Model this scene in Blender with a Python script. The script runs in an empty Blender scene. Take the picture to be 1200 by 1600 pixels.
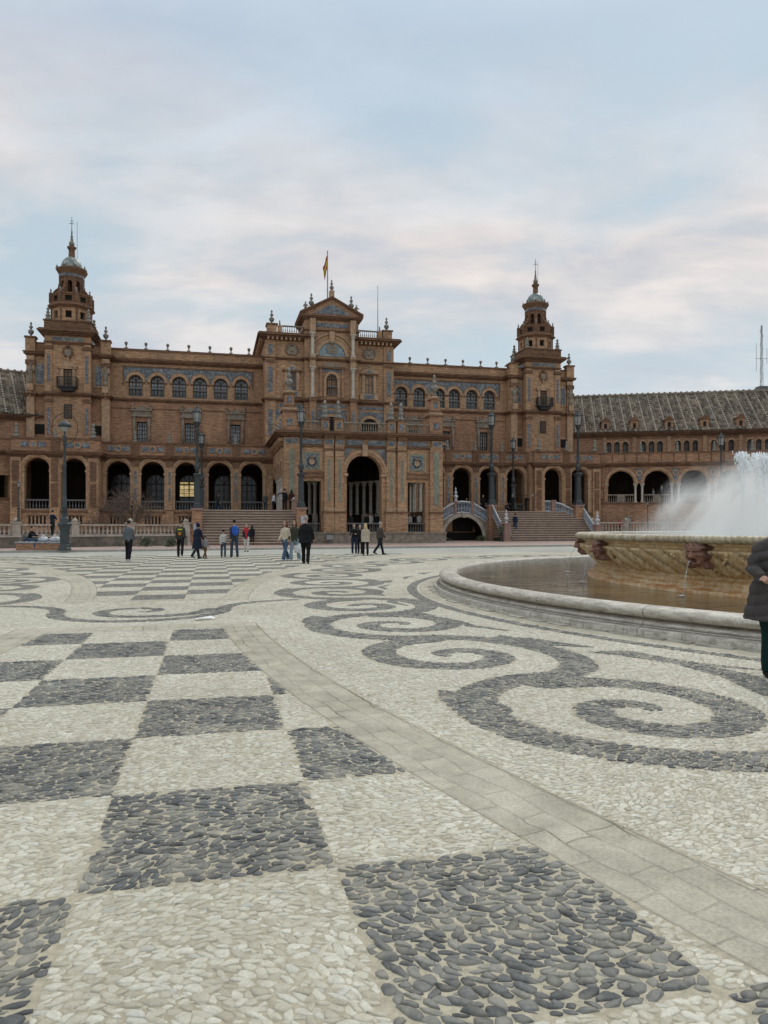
import bpy, bmesh, math, random
import numpy as np
from mathutils import Matrix, Vector
random.seed(7); RNG = np.random.default_rng(11)
PI = math.pi
sc = bpy.context.scene
col = sc.collection
R = math.radians

# ------------------------------------------------------------------ camera
CAM_H, FPX, HY = 1.55, 1150.0, 822.0
cam_d = bpy.data.cameras.new('camera'); cam = bpy.data.objects.new('camera', cam_d); col.objects.link(cam)
cam.location = (0, 0, CAM_H); cam.rotation_euler = (R(90), 0, 0)
cam_d.sensor_fit = 'HORIZONTAL'; cam_d.sensor_width = 36; cam_d.lens = 36 * FPX / 1200
cam_d.shift_y = (HY - 800) / 1200; cam_d.clip_start = 0.05; cam_d.clip_end = 3000
sc.camera = cam

# ------------------------------------------------------------------ node helpers
def mat_new(name):
    m = bpy.data.materials.new(name); m.use_nodes = True
    nt = m.node_tree; nt.nodes.clear()
    out = nt.nodes.new('ShaderNodeOutputMaterial'); b = nt.nodes.new('ShaderNodeBsdfPrincipled')
    nt.links.new(b.outputs[0], out.inputs[0]); return m, nt, b, out
class NT:
    def __init__(s, nt): s.nt = nt
    def n(s, typ, **kw):
        nd = s.nt.nodes.new(typ)
        for k, v in kw.items(): setattr(nd, k, v)
        return nd
    def l(s, a, b): s.nt.links.new(a, b)
    def val(s, x, inp):
        if isinstance(x, (int, float)): inp.default_value = x
        elif isinstance(x, (tuple, list)):
            inp.default_value = tuple(x) if len(x) == len(inp.default_value) else tuple(x) + (1,)
        else: s.l(x, inp)
    def math(s, op, a, b=0.0, c=None, clamp=False):
        nd = s.n('ShaderNodeMath', operation=op, use_clamp=clamp); s.val(a, nd.inputs[0]); s.val(b, nd.inputs[1])
        if c is not None: s.val(c, nd.inputs[2])
        return nd.outputs[0]
    def vmath(s, op, a, b=(0, 0, 0)):
        nd = s.n('ShaderNodeVectorMath', operation=op); s.val(a, nd.inputs[0]); s.val(b, nd.inputs[1]); return nd.outputs[0]
    def mix(s, f, a, b, blend='MIX'):
        nd = s.n('ShaderNodeMix', data_type='RGBA', blend_type=blend)
        s.val(f, nd.inputs[0]); s.val(a, nd.inputs[6]); s.val(b, nd.inputs[7]); return nd.outputs[2]
    def ramp(s, f, stops, interp='LINEAR'):
        nd = s.n('ShaderNodeValToRGB'); cr = nd.color_ramp; cr.interpolation = interp
        while len(cr.elements) < len(stops): cr.elements.new(0.5)
        for e, (p, c) in zip(cr.elements, stops):
            e.position = p; e.color = tuple(c) + (1,) if len(c) == 3 else c
        s.val(f, nd.inputs[0]); return nd.outputs[0]
    def step(s, f, a, b):
        nd = s.n('ShaderNodeMapRange'); s.val(f, nd.inputs[0]); s.val(a, nd.inputs[1]); s.val(b, nd.inputs[2]); return nd.outputs[0]
    def noise(s, vec, scale, detail=3, rough=.55, dist=0.0):
        nd = s.n('ShaderNodeTexNoise'); s.val(vec, nd.inputs['Vector']); nd.inputs['Scale'].default_value = scale
        nd.inputs['Detail'].default_value = detail; nd.inputs['Roughness'].default_value = rough; nd.inputs['Distortion'].default_value = dist
        return nd.outputs[0]
    def scale(s, vec, v, loc=(0, 0, 0)):
        nd = s.n('ShaderNodeMapping'); s.val(vec, nd.inputs[0]); nd.inputs['Scale'].default_value = v; nd.inputs['Location'].default_value = loc
        return nd.outputs[0]
    def obj(s): return s.n('ShaderNodeTexCoord').outputs['Object']
    def bump(s, h, strength, dist, b):
        nd = s.n('ShaderNodeBump'); nd.inputs['Strength'].default_value = strength; nd.inputs['Distance'].default_value = dist
        s.val(h, nd.inputs['Height']); s.l(nd.outputs[0], b.inputs['Normal'])
    def attr(s, name):
        return s.n('ShaderNodeAttribute', attribute_name=name)

# ------------------------------------------------------------------ world: evening sky with broken cloud, soft low sun
w = bpy.data.worlds.new('World'); sc.world = w; w.use_nodes = True
wn = w.node_tree; wn.nodes.clear(); W = NT(wn)
wo = W.n('ShaderNodeOutputWorld'); bg = W.n('ShaderNodeBackground'); W.l(bg.outputs[0], wo.inputs[0])
SUN_EL, SUN_AZ = R(48), R(25)
sky = W.n('ShaderNodeTexSky', sky_type='NISHITA'); sky.sun_disc = False
sky.sun_elevation = SUN_EL; sky.sun_rotation = SUN_AZ; sky.air_density = 1.0; sky.dust_density = 2.0; sky.ozone_density = 1.0
g = W.n('ShaderNodeTexCoord').outputs['Generated']
sep = W.n('ShaderNodeSeparateXYZ'); W.l(g, sep.inputs[0])
zc = W.math('MAXIMUM', sep.outputs[2], 0.0)
den = W.math('ADD', zc, 0.28)
comb = W.n('ShaderNodeCombineXYZ'); W.l(W.math('DIVIDE', sep.outputs[0], den), comb.inputs[0]); W.l(W.math('DIVIDE', sep.outputs[1], den), comb.inputs[1])
P0 = W.scale(comb.outputs[0], (.95, 1.25, 1), (3.1, 2.4, 0))
n1 = W.noise(P0, 1.3, 8, .56, .2)
n2 = W.noise(W.scale(comb.outputs[0], (1, 1.8, 1), (5.2, 3.1, 0)), 3.0, 7, .56, .2)
cl = W.math('ADD', W.math('MULTIPLY', n1, .8), W.math('MULTIPLY', n2, .2))
mask = W.ramp(cl, [(.40, (0, 0, 0)), (.48, (.5,) * 3), (.56, (.95,) * 3), (.64, (1, 1, 1))])
# open sky between the clouds (Nishita, pulled a little to the photographed pale blue)
sk = W.mix(1.0, sky.outputs[0], (.105, .105, .105), 'MULTIPLY')
SKY_STOPS = [(0, (.60, .67, .72)), (.14, (.54, .64, .70)), (.30, (.50, .61, .68)), (.45, (.47, .585, .675)), (.60, (.43, .555, .68)), (1, (.45, .54, .64))]
blue = W.mix(.06, W.ramp(zc, SKY_STOPS), sk)
warm = W.ramp(W.math('ADD', zc, W.math('MULTIPLY', W.math('SUBTRACT', n2, .5), .35)),
              [(0, (.66, .68, .71)), (.16, (.64, .67, .71)), (.27, (.69, .67, .675)), (.36, (.76, .70, .68)), (.44, (.70, .68, .69)), (.52, (.56, .62, .70)), (.62, (.50, .58, .68)), (1, (.60, .64, .70))])
shade = W.ramp(n2, [(.36, (.84, .875, .93)), (.50, (1, 1, 1)), (.62, (1.13, 1.12, 1.10))])
cloud = W.mix(1.0, warm, shade, 'MULTIPLY')
skycol = W.mix(W.math('MULTIPLY', mask, .92), blue, cloud)
# an overcast dome is brighter overhead than near the horizon
over = W.ramp(zc, [(0, (1.04, 1.04, 1.04)), (.55, (1.05, 1.05, 1.05)), (.75, (1.75, 1.66, 1.52)), (1, (2.35, 2.15, 1.9))])
W.l(W.mix(1.0, skycol, over, 'MULTIPLY'), bg.inputs[0]); bg.inputs[1].default_value = 1.0

sun_d = bpy.data.lights.new('sun', 'SUN'); sun_d.energy = 1.0; sun_d.angle = R(25); sun_d.color = (1, .95, .88)
sun = bpy.data.objects.new('sun', sun_d); col.objects.link(sun)
_d = Vector((math.sin(SUN_AZ) * math.cos(SUN_EL), math.cos(SUN_AZ) * math.cos(SUN_EL), math.sin(SUN_EL)))
sun.rotation_euler = _d.to_track_quat('Z', 'Y').to_euler(); sun.location = _d * 60
sc.view_settings.view_transform = 'Standard'; sc.view_settings.look = 'None'
sc.view_settings.exposure = 0.0; sc.view_settings.gamma = 1.0

# ------------------------------------------------------------------ frames
TH = R(13.2); CT, ST = math.cos(TH), math.sin(TH)
ML = Matrix.Rotation(TH, 4, 'Z')                # plan of the palace: s along the front, t away from the plaza
I4 = Matrix.Identity(4)
def pl(x, y, t):                                # survey: image point -> (s, z) on the plane t
    xx = (x - 600) / FPX; d = t / (CT - xx * ST)
    return d * (xx * CT + ST), CAM_H + (HY - y) / FPX * d
def ps(x, t): return pl(x, 0, t)[0]
def pz(x, y, t): return pl(x, y, t)[1]
def pg(x, y, z=0.0):                            # survey: foot point -> world
    d = (CAM_H - z) * FPX / (y - HY); return Vector(((x - 600) / FPX * d, d, z))
def pd(x, y, d): return Vector(((x - 600) / FPX * d, d, CAM_H + (HY - y) / FPX * d))
def L2W(s, t, z=0): return ML @ Vector((s, t, z))

# ------------------------------------------------------------------ object helpers
WM = {}
def wm(o): return WM.get(o.name, I4) if o else I4
def tag(o, label=None, cat=None, group=None, kind=None):
    if label: o['label'] = label
    if cat: o['category'] = cat
    if group: o['group'] = group
    if kind: o['kind'] = kind
    return o
def empty(name, M=I4, parent=None):
    o = bpy.data.objects.new(name, None); col.objects.link(o); o.empty_display_size = .3
    if parent: o.parent = parent; o.matrix_local = wm(parent).inverted() @ M
    else: o.matrix_world = M
    WM[o.name] = M.copy(); return o
def at(v, rz=0.0, s=1.0): return Matrix.Translation(Vector(v)) @ Matrix.Rotation(rz, 4, 'Z') @ Matrix.Scale(s, 4)
def copy_tree(o, parent, M, _top=True):
    c = o.copy(); col.objects.link(c)
    if _top:
        if parent: c.parent = parent; c.matrix_parent_inverse = I4; c.matrix_local = wm(parent).inverted() @ M
        else: c.parent = None; c.matrix_world = M
        WM[c.name] = M.copy()
    else:
        c.parent = parent; WM[c.name] = wm(parent) @ o.matrix_local
    for ch in [x for x in col.objects if x.parent == o and x is not c]: copy_tree(ch, c, None, False)
    return c
CH = {}
class MB:
    def __init__(s, M=I4): s.v = []; s.f = []; s.m = []; s.M = M; s.sm = []
    def vv(s, p): s.v.append(tuple(s.M @ Vector(p))); return len(s.v) - 1
    def face(s, pts, m=0, smooth=False):
        i = [s.vv(p) for p in pts]; s.f.append(i); s.m.append(m); s.sm.append(smooth)
    def box(s, x0, x1, y0, y1, z0, z1, m=0, caps=True):
        if x1 < x0: x0, x1 = x1, x0
        if y1 < y0: y0, y1 = y1, y0
        b = len(s.v)
        for p in ((x0,y0,z0),(x1,y0,z0),(x1,y1,z0),(x0,y1,z0),(x0,y0,z1),(x1,y0,z1),(x1,y1,z1),(x0,y1,z1)): s.vv(p)
        for q in ((0,1,5,4),(1,2,6,5),(2,3,7,6),(3,0,4,7),(4,5,6,7),(3,2,1,0)):
            s.f.append([b + k for k in q]); s.m.append(m); s.sm.append(False)
        return s
    def prism(s, poly, y0, y1, m=0):            # poly in (x,z), extruded along y
        n = len(poly)
        s.face([(x, y0, z) for x, z in poly], m); s.face([(x, y1, z) for x, z in reversed(poly)], m)
        for i in range(n):
            a, b = poly[i], poly[(i + 1) % n]
            s.face([(a[0], y0, a[1]), (a[0], y1, a[1]), (b[0], y1, b[1]), (b[0], y0, b[1])], m)
        return s
    def lathe(s, prof, c=(0, 0, 0), n=10, m=0, smooth=True, a0=0.0, caps=True, sx=1, sy=1):
        b = len(s.v); k = len(prof)
        for r, z in prof:
            for i in range(n):
                a = a0 + 2 * PI * i / n
                s.vv((c[0] + r * math.cos(a) * sx, c[1] + r * math.sin(a) * sy, c[2] + z))
        for j in range(k - 1):
            for i in range(n):
                i2 = (i + 1) % n
                s.f.append([b + j*n + i, b + j*n + i2, b + (j+1)*n + i2, b + (j+1)*n + i]); s.m.append(m); s.sm.append(smooth)
        if caps:
            s.f.append([b + (k-1)*n + i for i in range(n)]); s.m.append(m); s.sm.append(False)
            s.f.append([b + i for i in reversed(range(n))]); s.m.append(m); s.sm.append(False)
        return s
    def tube(s, pts, rad, n=6, m=0, smooth=True, sx=None):
        pts = [Vector(p) for p in pts]; k = len(pts)
        if not isinstance(rad, (list, tuple)): rad = [rad] * k
        b = len(s.v); up = None
        for j, p in enumerate(pts):
            d = (pts[min(j+1, k-1)] - pts[max(j-1, 0)]).normalized()
            if up is None: up = Vector((0, 1, 0)) if abs(d.y) < .9 else Vector((1, 0, 0))
            u = d.cross(up).normalized(); v = u.cross(d).normalized(); up = v
            for i in range(n):
                a = 2 * PI * i / n; s.vv(p + (u * math.cos(a) + v * math.sin(a)) * rad[j])
        for j in range(k - 1):
            for i in range(n):
                i2 = (i + 1) % n
                s.f.append([b + j*n + i2, b + j*n + i, b + (j+1)*n + i, b + (j+1)*n + i2]); s.m.append(m); s.sm.append(smooth)
        s.f.append([b + i for i in range(n)]); s.m.append(m); s.sm.append(False)
        s.f.append([b + (k-1)*n + i for i in reversed(range(n))]); s.m.append(m); s.sm.append(False)
        return s
    def course(s, x0, x1, yf, yb, z0, steps, m=0):    # moulding: stack of (height, projection)
        z = z0
        for h, p in steps:
            s.box(x0 - p, x1 + p, yf - p, yb, z, z + h, m); z += h
        return s
    def wall(s, a0, a1, z0, z1, ops, tf, depth=.5, m=0, mr=None):
        mr = m if mr is None else mr
        q = lambda x0, x1, y0, y1: s.face([(x0, tf, y0), (x1, tf, y0), (x1, tf, y1), (x0, tf, y1)], m) if x1 - x0 > 1e-4 and y1 - y0 > 1e-4 else None
        cur = a0; tb = tf + depth
        for c, hw, zs, zt, arch in sorted(ops):
            q(cur, c - hw, z0, z1); q(c - hw, c + hw, z0, zs)
            L, Rr = c - hw, c + hw
            s.face([(L, tf, zs), (L, tb, zs), (L, tb, zt), (L, tf, zt)], mr); s.face([(Rr, tf, zt), (Rr, tb, zt), (Rr, tb, zs), (Rr, tf, zs)], mr)
            if zs > z0 + 1e-4: s.face([(L, tf, zs), (Rr, tf, zs), (Rr, tb, zs), (L, tb, zs)], mr)
            if arch:
                n = 14
                pp = [(c - hw * math.cos(PI * i / n), zt + hw * math.sin(PI * i / n)) for i in range(n + 1)]
                for (xa, za), (xb, zb) in zip(pp, pp[1:]):
                    s.face([(xa, tf, za), (xb, tf, zb), (xb, tf, z1), (xa, tf, z1)], m)
                    s.face([(xa, tf, za), (xa, tb, za), (xb, tb, zb), (xb, tf, zb)], mr)
            else:
                q(L, Rr, zt, z1); s.face([(L, tf, zt), (L, tb, zt), (Rr, tb, zt), (Rr, tf, zt)], mr)
            cur = Rr
        q(cur, a1, z0, z1)
        return s
    def ring(s, c, zt, r0, r1, tf, proj, m=0, n=16, a0=0.0, a1=PI):   # archivolt standing proud of the wall
        for i in range(n):
            t0, t1 = a0 + (a1-a0)*i/n, a0 + (a1-a0)*(i+1)/n
            P = lambda r, t: (c - r*math.cos(t), zt + r*math.sin(t))
            a, b, d, e = P(r0, t0), P(r1, t0), P(r1, t1), P(r0, t1)
            f = tf - proj
            s.face([(a[0], f, a[1]), (e[0], f, e[1]), (d[0], f, d[1]), (b[0], f, b[1])], m)
            s.face([(b[0], f, b[1]), (d[0], f, d[1]), (d[0], tf + .02, d[1]), (b[0], tf + .02, b[1])], m)
            s.face([(a[0], tf + .02, a[1]), (e[0], tf + .02, e[1]), (e[0], f, e[1]), (a[0], f, a[1])], m)
        return s
    def balustrade(s, x0, x1, y, z0, h, m=0, sp=.24, r=.062, th=.2):
        s.box(x0, x1, y - th/2, y + th/2, z0, z0 + .1*h, m); s.box(x0, x1, y - th*.6, y + th*.6, z0 + .86*h, z0 + h, m)
        n = max(1, int((x1 - x0) / sp)); q = (x1 - x0) / n; a, b = z0 + .1*h, z0 + .86*h; k = b - a
        for i in range(n):
            s.lathe([(r*.8, 0), (r*.5, .08*k), (r*1.15, .32*k), (r*.5, .62*k), (r*.45, .85*k), (r*.9, k)], (x0 + q*(i+.5), y, a), 6, m, caps=False)
        return s
    def build(s, name, mats, parent=None, M=None, smooth=None):
        Mo = M if M is not None else wm(parent)
        inv = Mo.inverted()
        me = bpy.data.meshes.new(name)
        if s.v:
            A = np.array(s.v); A = A @ np.array(inv.to_3x3()).T + np.array(inv.translation)
            me.from_pydata([tuple(x) for x in A], [], s.f)
            me.polygons.foreach_set('material_index', s.m); me.polygons.foreach_set('use_smooth', s.sm)
        for mm in (mats if isinstance(mats, (list, tuple)) else [mats]): me.materials.append(mm)
        me.update()
        o = bpy.data.objects.new(name, me); col.objects.link(o)
        if parent: o.parent = parent; o.matrix_local = wm(parent).inverted() @ Mo
        else: o.matrix_world = Mo
        WM[o.name] = Mo.copy(); return o
    def pieces(s, name, mats, parent=None):                  # every separate piece becomes a part of its own
        key = [(round(v[0], 3), round(v[1], 3), round(v[2], 3)) for v in s.v]; ids = {}; par = []
        vid = [ids.setdefault(k, len(ids)) for k in key]; par = list(range(len(ids)))
        def find(a):
            while par[a] != a: par[a] = par[par[a]]; a = par[a]
            return a
        for f in s.f:
            r = find(vid[f[0]])
            for i in f[1:]: par[find(vid[i])] = r
        groups = {}
        for n_, f in enumerate(s.f): groups.setdefault(find(vid[f[0]]), []).append(n_)
        for g_ in groups.values():
            q = MB(); mp = {}
            for n_ in g_:
                ff = []
                for i in s.f[n_]:
                    if i not in mp: mp[i] = len(q.v); q.v.append(s.v[i])
                    ff.append(mp[i])
                q.f.append(ff); q.m.append(s.m[n_]); q.sm.append(s.sm[n_])
            q.build(name, mats, parent)

# ------------------------------------------------------------------ materials
def srgb(r, g, b):
    f = lambda c: (c/255/12.92) if c <= 10 else ((c/255 + .055)/1.055)**2.4
    return (f(r), f(g), f(b))
def plain(name, c, rough=.7, metal=0.0, noise=.12, scale=6.0, bump=0.0, spec=.5):
    m, nt, b, o = mat_new(name); N = NT(nt)
    n = N.noise(N.obj(), scale, 5, .6)
    c2 = tuple(x * (1 + noise*1.6) for x in c); c1 = tuple(x * (1 - noise*1.6) for x in c)
    N.l(N.ramp(n, [(.3, c1), (.7, c2)]), b.inputs['Base Color'])
    b.inputs['Roughness'].default_value = rough; b.inputs['Metallic'].default_value = metal; b.inputs['Specular IOR Level'].default_value = spec
    if bump: N.bump(n, bump, .02, b)
    return m
def brick_mat(name, c1, c2, mortar, stain=(.16, .12, .09), sw=.32, courses=True):
    m, nt, b, o = mat_new(name); N = NT(nt)
    P = N.obj(); sp = N.n('ShaderNodeSeparateXYZ'); N.l(P, sp.inputs[0])
    cb = N.n('ShaderNodeCombineXYZ'); N.l(N.math('ADD', sp.outputs[0], sp.outputs[1]), cb.inputs[0]); N.l(sp.outputs[2], cb.inputs[1])
    br = N.n('ShaderNodeTexBrick'); N.l(cb.outputs[0], br.inputs[0]); br.inputs['Color1'].default_value = c1 + (1,); br.inputs['Color2'].default_value = c2 + (1,)
    br.inputs['Mortar'].default_value = mortar + (1,); br.inputs['Scale'].default_value = 1.0; br.inputs['Brick Width'].default_value = .29; br.inputs['Row Height'].default_value = .078
    br.inputs['Mortar Size'].default_value = .011; br.inputs['Bias'].default_value = -.1
    mot = N.noise(N.scale(cb.outputs[0], (1.1, 5.5, 1)), 1.6, 5, .7)       # batches of brick, course by course
    c = N.mix(1.0, br.outputs[0], N.ramp(mot, [(.30, (.48, .46, .45)), (.5, (1, 1, 1)), (.70, (1.6, 1.55, 1.45))]), 'MULTIPLY')
    big = N.noise(N.scale(P, (.35, .35, .22)), 1.0, 5, .65)
    c = N.mix(1.0, c, N.ramp(big, [(.3, (.74, .72, .72)), (.7, (1.22, 1.2, 1.14))]), 'MULTIPLY')
    st = N.noise(N.scale(P, (2.2, 2.2, .25)), 1.3, 6, .7)
    c = N.mix(N.math('MULTIPLY', N.step(st, .52, .75), sw), c, stain)
    N.l(c, b.inputs['Base Color']); b.inputs['Roughness'].default_value = .85; b.inputs['Specular IOR Level'].default_value = .25
    N.bump(N.math('ADD', N.math('MULTIPLY', br.outputs[1], -1.0), mot), .5, .02, b)
    return m
def tile_mat(name, ground, fig, acc, sc_=3.2, amt=.5, period=None):
    m, nt, b, o = mat_new(name); N = NT(nt)
    P = N.obj(); sp = N.n('ShaderNodeSeparateXYZ'); N.l(P, sp.inputs[0])
    cb = N.n('ShaderNodeCombineXYZ'); N.l(N.math('ADD', sp.outputs[0], sp.outputs[1]), cb.inputs[0]); N.l(sp.outputs[2], cb.inputs[1])
    V = cb.outputs[0]
    n1 = N.noise(V, sc_ * 1.7, 4, .7, 1.2)
    v = N.n('ShaderNodeTexVoronoi', feature='F1'); N.l(V, v.inputs[0]); v.inputs['Scale'].default_value = sc_; v.inputs['Randomness'].default_value = .55
    ringm = N.math('LESS_THAN', N.math('ABSOLUTE', N.math('SUBTRACT', v.outputs[0], .22)), .07)
    c = N.mix(N.step(n1, .50, .56), ground, fig)
    c = N.mix(N.math('MULTIPLY', ringm, .55), c, fig)
    c = N.mix(N.math('MULTIPLY', N.math('LESS_THAN', v.outputs[0], .13), amt), c, acc)
    big = N.noise(P, .9, 3); c = N.mix(1.0, c, N.ramp(big, [(.3, (.78,) * 3), (.7, (1.2,) * 3)]), 'MULTIPLY')
    N.l(c, b.inputs['Base Color']); b.inputs['Roughness'].default_value = .35
    return m
M = {}
M['brick'] = brick_mat('brick_ochre', (.46, .275, .165), (.31, .182, .106), (.42, .295, .195), sw=.4)
M['brick2'] = brick_mat('brick_rose', (.41, .228, .142), (.295, .162, .100), (.34, .225, .15), sw=.3)
M['terra'] = brick_mat('terracotta_trim', (.20, .113, .070), (.15, .083, .052), (.18, .108, .07), sw=.5)
M['trimlt'] = plain('carved_brick', (.40, .26, .16), .85, noise=.2, scale=3.0, bump=.3)
M['tile'] = tile_mat('azulejo_blue', (.075, .092, .115), (.24, .245, .235), (.38, .27, .12), 2.4)
M['tile2'] = tile_mat('azulejo_green', (.16, .17, .12), (.27, .26, .19), (.09, .12, .17), 2.6, .4)
M['tile3'] = tile_mat('azulejo_white', (.27, .35, .36), (.10, .15, .20), (.45, .35, .14), 3.0, .4)
M['marble'] = plain('pale_marble', (.46, .41, .34), .55, noise=.12, scale=2.5, bump=.1)
M['stone'] = plain('weathered_stone', (.235, .195, .15), .8, noise=.25, scale=3.0, bump=.3)
M['pink'] = plain('pink_granite', (.30, .185, .145), .7, noise=.12, scale=9)
M['pale'] = plain('pale_balustrade_stone', (.40, .35, .29), .8, noise=.2, scale=2.2, bump=.2)
M['ceram'] = plain('grey_ceramic', (.20, .185, .155), .5, noise=.4, scale=7)
M['ceramw'] = plain('white_blue_ceramic', (.52, .53, .54), .3, noise=.3, scale=12)
M['iron'] = plain('grey_painted_iron', (.046, .054, .058), .5, .2, noise=.15, scale=4)
M['irond'] = plain('dark_iron', (.025, .026, .028), .55, .3, noise=.1)
M['wood'] = plain('dark_window_wood', (.045, .028, .02), .6, noise=.1)
M['grey'] = plain('grey_wood', (.13, .125, .12), .6, noise=.1)
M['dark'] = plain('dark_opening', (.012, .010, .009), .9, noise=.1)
M['inner'] = brick_mat('interior_shade', (.020, .013, .009), (.016, .010, .007), (.018, .012, .009), sw=.2)  # near-black: the shade inside galleries and arches is put into the colour
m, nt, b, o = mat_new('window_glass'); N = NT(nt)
nn = N.noise(N.obj(), .8, 4, .7); N.l(N.ramp(nn, [(.35, (.04, .044, .05)), (.62, (.34, .35, .35))]), b.inputs['Base Color'])  # pale patches in the base colour stand in for whitish reflections
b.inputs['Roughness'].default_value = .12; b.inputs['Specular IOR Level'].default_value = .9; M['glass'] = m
M['gglass'] = plain('gallery_glass', (.035, .036, .04), .2, noise=.4, scale=1.5)  # darker copy of the window glass, gallery shade put into its colour
m, nt, b, o = mat_new('lit_window'); N = NT(nt)
b.inputs['Base Color'].default_value = (.5, .4, .2, 1); N.l(N.ramp(N.noise(N.obj(), 2.2, 3), [(.3, (.45, .30, .10)), (.7, (1, .82, .45))]), b.inputs['Emission Color'])
b.inputs['Emission Strength'].default_value = .6; M['lit'] = m
m, nt, b, o = mat_new('lantern_glass'); b.inputs['Base Color'].default_value = (.38, .38, .36, 1); b.inputs['Roughness'].default_value = .25; b.inputs['Transmission Weight'].default_value = .25; M['lamp'] = m
# roof tiles: rows of brown-grey barrel tiles, every fourth row dotted with white glazed ones
m, nt, b, o = mat_new('glazed_roof_tiles'); N = NT(nt)
P = N.obj(); sp = N.n('ShaderNodeSeparateXYZ'); N.l(P, sp.inputs[0])
row = N.math('FLOOR', N.math('DIVIDE', sp.outputs[0], .26)); fy = N.math('DIVIDE', sp.outputs[1], .46)
cell = N.n('ShaderNodeCombineXYZ'); N.l(row, cell.inputs[0]); N.l(N.math('FLOOR', fy), cell.inputs[1])
wn_ = N.n('ShaderNodeTexWhiteNoise'); N.l(cell.outputs[0], wn_.inputs[0])
c = N.ramp(wn_.outputs[0], [(0, (.045, .036, .028)), (.35, (.085, .07, .055)), (.7, (.12, .10, .08)), (1, (.17, .145, .12))])
every = N.math('LESS_THAN', N.math('MODULO', N.math('ADD', row, 400.0), 4.0), .5); dot = N.math('GREATER_THAN', N.math('FRACT', fy), .45)
inr = N.math('LESS_THAN', N.math('ABSOLUTE', N.math('SUBTRACT', N.math('FRACT', N.math('DIVIDE', sp.outputs[0], .26)), .5)), .33)
c = N.mix(N.math('MULTIPLY', N.math('MULTIPLY', every, dot), inr), c, (.27, .25, .22))
c = N.mix(1.0, c, N.ramp(N.noise(P, .35, 4), [(.3, (.75, .75, .75)), (.7, (1.2, 1.17, 1.1))]), 'MULTIPLY')
c = N.mix(1.0, c, (1.25, 1.22, 1.18), 'MULTIPLY'); N.l(c, b.inputs['Base Color']); b.inputs['Roughness'].default_value = .85; b.inputs['Specular IOR Level'].default_value = .15; M['roof'] = m
# ------------------------------------------------------------------ the paved plaza: pattern as signed distances in plan
AX = -1.08                                                   # the pavement is symmetric about this line
CR_I = ((33.68, 21.72), 37.62); CR_O = ((32.53, 21.30), 35.86)
FC, F_R = (14.1, 17.75), 13.22
def to_l(X, Y): return X*CT + Y*ST, -X*ST + Y*CT
def to_w(s, t): return s*CT - t*ST, s*ST + t*CT
main_c = [(3.9, 3.8), (2.16, 6.19), (.85, 8.84), (.2, 11.6), (-.45, 14.3), (-1.05, 17.2), (-1.5, 20.1), (-1.75, 23.0), (-1.6, 25.9), (-1.0, 28.8), (.1, 31.5), (1.7, 34.0), (3.8, 36.1), (6.3, 37.7), (9.1, 38.7)]
def mirror(P):
    s, t = to_l(*P); return to_w(2*AX - s, t)
ribbons = []                                                 # (points Nx2, half widths N)
def add_rib(pts, hw):
    pts = np.array(pts, float); hw = np.array(hw, float) if np.ndim(hw) else np.full(len(pts), float(hw))
    seg = np.hypot(*np.diff(pts, axis=0).T); u = np.r_[0, np.cumsum(seg)]; n = max(4, int(u[-1] / .035))
    q = np.linspace(0, u[-1], n); ribbons.append((np.c_[np.interp(q, u, pts[:, 0]), np.interp(q, u, pts[:, 1])], np.interp(q, u, hw)))
def spiral(c, f, m, k=1.0, wk=1.0):
    ps_ = np.linspace(0, 2.5*PI, 120)
    r = np.interp(ps_ / (2*PI), [0, .12, .25, .5, .75, 1.0, 1.25], [1.22, 1.02, .84, .68, .46, .26, .12]) * k
    hw = np.interp(ps_ / (2*PI), [0, .08, .25, .9, 1.25], [.27, .215, .215, .17, .09]) * k * wk
    add_rib([(c[0] + a*(f[0]*math.cos(p) - m[0]*math.sin(p)), c[1] + a*(f[1]*math.cos(p) - m[1]*math.sin(p))) for p, a in zip(ps_, r)], hw)
def chain(cs, side0, k=1.0, wk=1.0, cusp=True):
    cs = [np.array(c, float) for c in cs]; n = len(cs)
    for i, c in enumerate(cs):
        far = (cs[i+1] - c) if i + 1 < n else (c - cs[i-1]); near = (cs[i-1] - c) if i else -far
        f = far / np.hypot(*far); perp = np.array((f[1], -f[0]))     # to the right of 'far'
        sd = 1 if (i + side0) % 2 else -1; m_ = perp * sd
        rf, rn = np.hypot(*far)/2, np.hypot(*near)/2; nd = near / np.hypot(*near)
        ph = np.linspace(0, PI, 60); pts = []
        for p in ph:
            wgt = p / PI; d = f*math.cos(p)*(1-wgt) + (-nd)*math.cos(p)*wgt + m_*math.sin(p)*.88
            pts.append(c + d*(rf*(1-wgt) + rn*wgt))
        add_rib(pts, .215*k*wk); spiral(c, f, m_, k, wk)
        if cusp: add_rib([c + f*.62*k + m_*1.18*k, c + f*1.0*k + m_*1.12*k, c + f*1.38*k + m_*1.14*k], [.26*k, .22*k, .02])
chain(main_c, 1)
chain([mirror(c) for c in main_c], 0)
sm = to_w(AX - .15, 14.05); up = np.array(to_w(1, 0)); nr = np.array(to_w(0, -1))
spiral(sm, up, -nr, 1.0, .72)
add_rib([np.array(sm) + 1.45*(up*math.cos(a) + nr*math.sin(a)) for a in np.linspace(0, PI, 60)], .15)
for sg in (1, -1):
    c0_ = np.array(sm) + up*2.9*sg
    add_rib([c0_ + 1.45*(-sg*up*math.cos(a) - nr*math.sin(a)) for a in np.linspace(0, PI*.5, 40)], .14)
sec = [(FC[0] + 14.25*math.cos(a), FC[1] + 14.25*math.sin(a)) for a in np.radians(np.arange(252, 118, -7.6))]
add_rib([(2.55, 9.05), (2.95, 8.95), (3.35, 8.35), (3.66, 7.6), (3.62, 6.8), (3.75, 5.9), (4.4, 5.2)], [.05, .2, .12, .2, .17, .12, .05])
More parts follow.
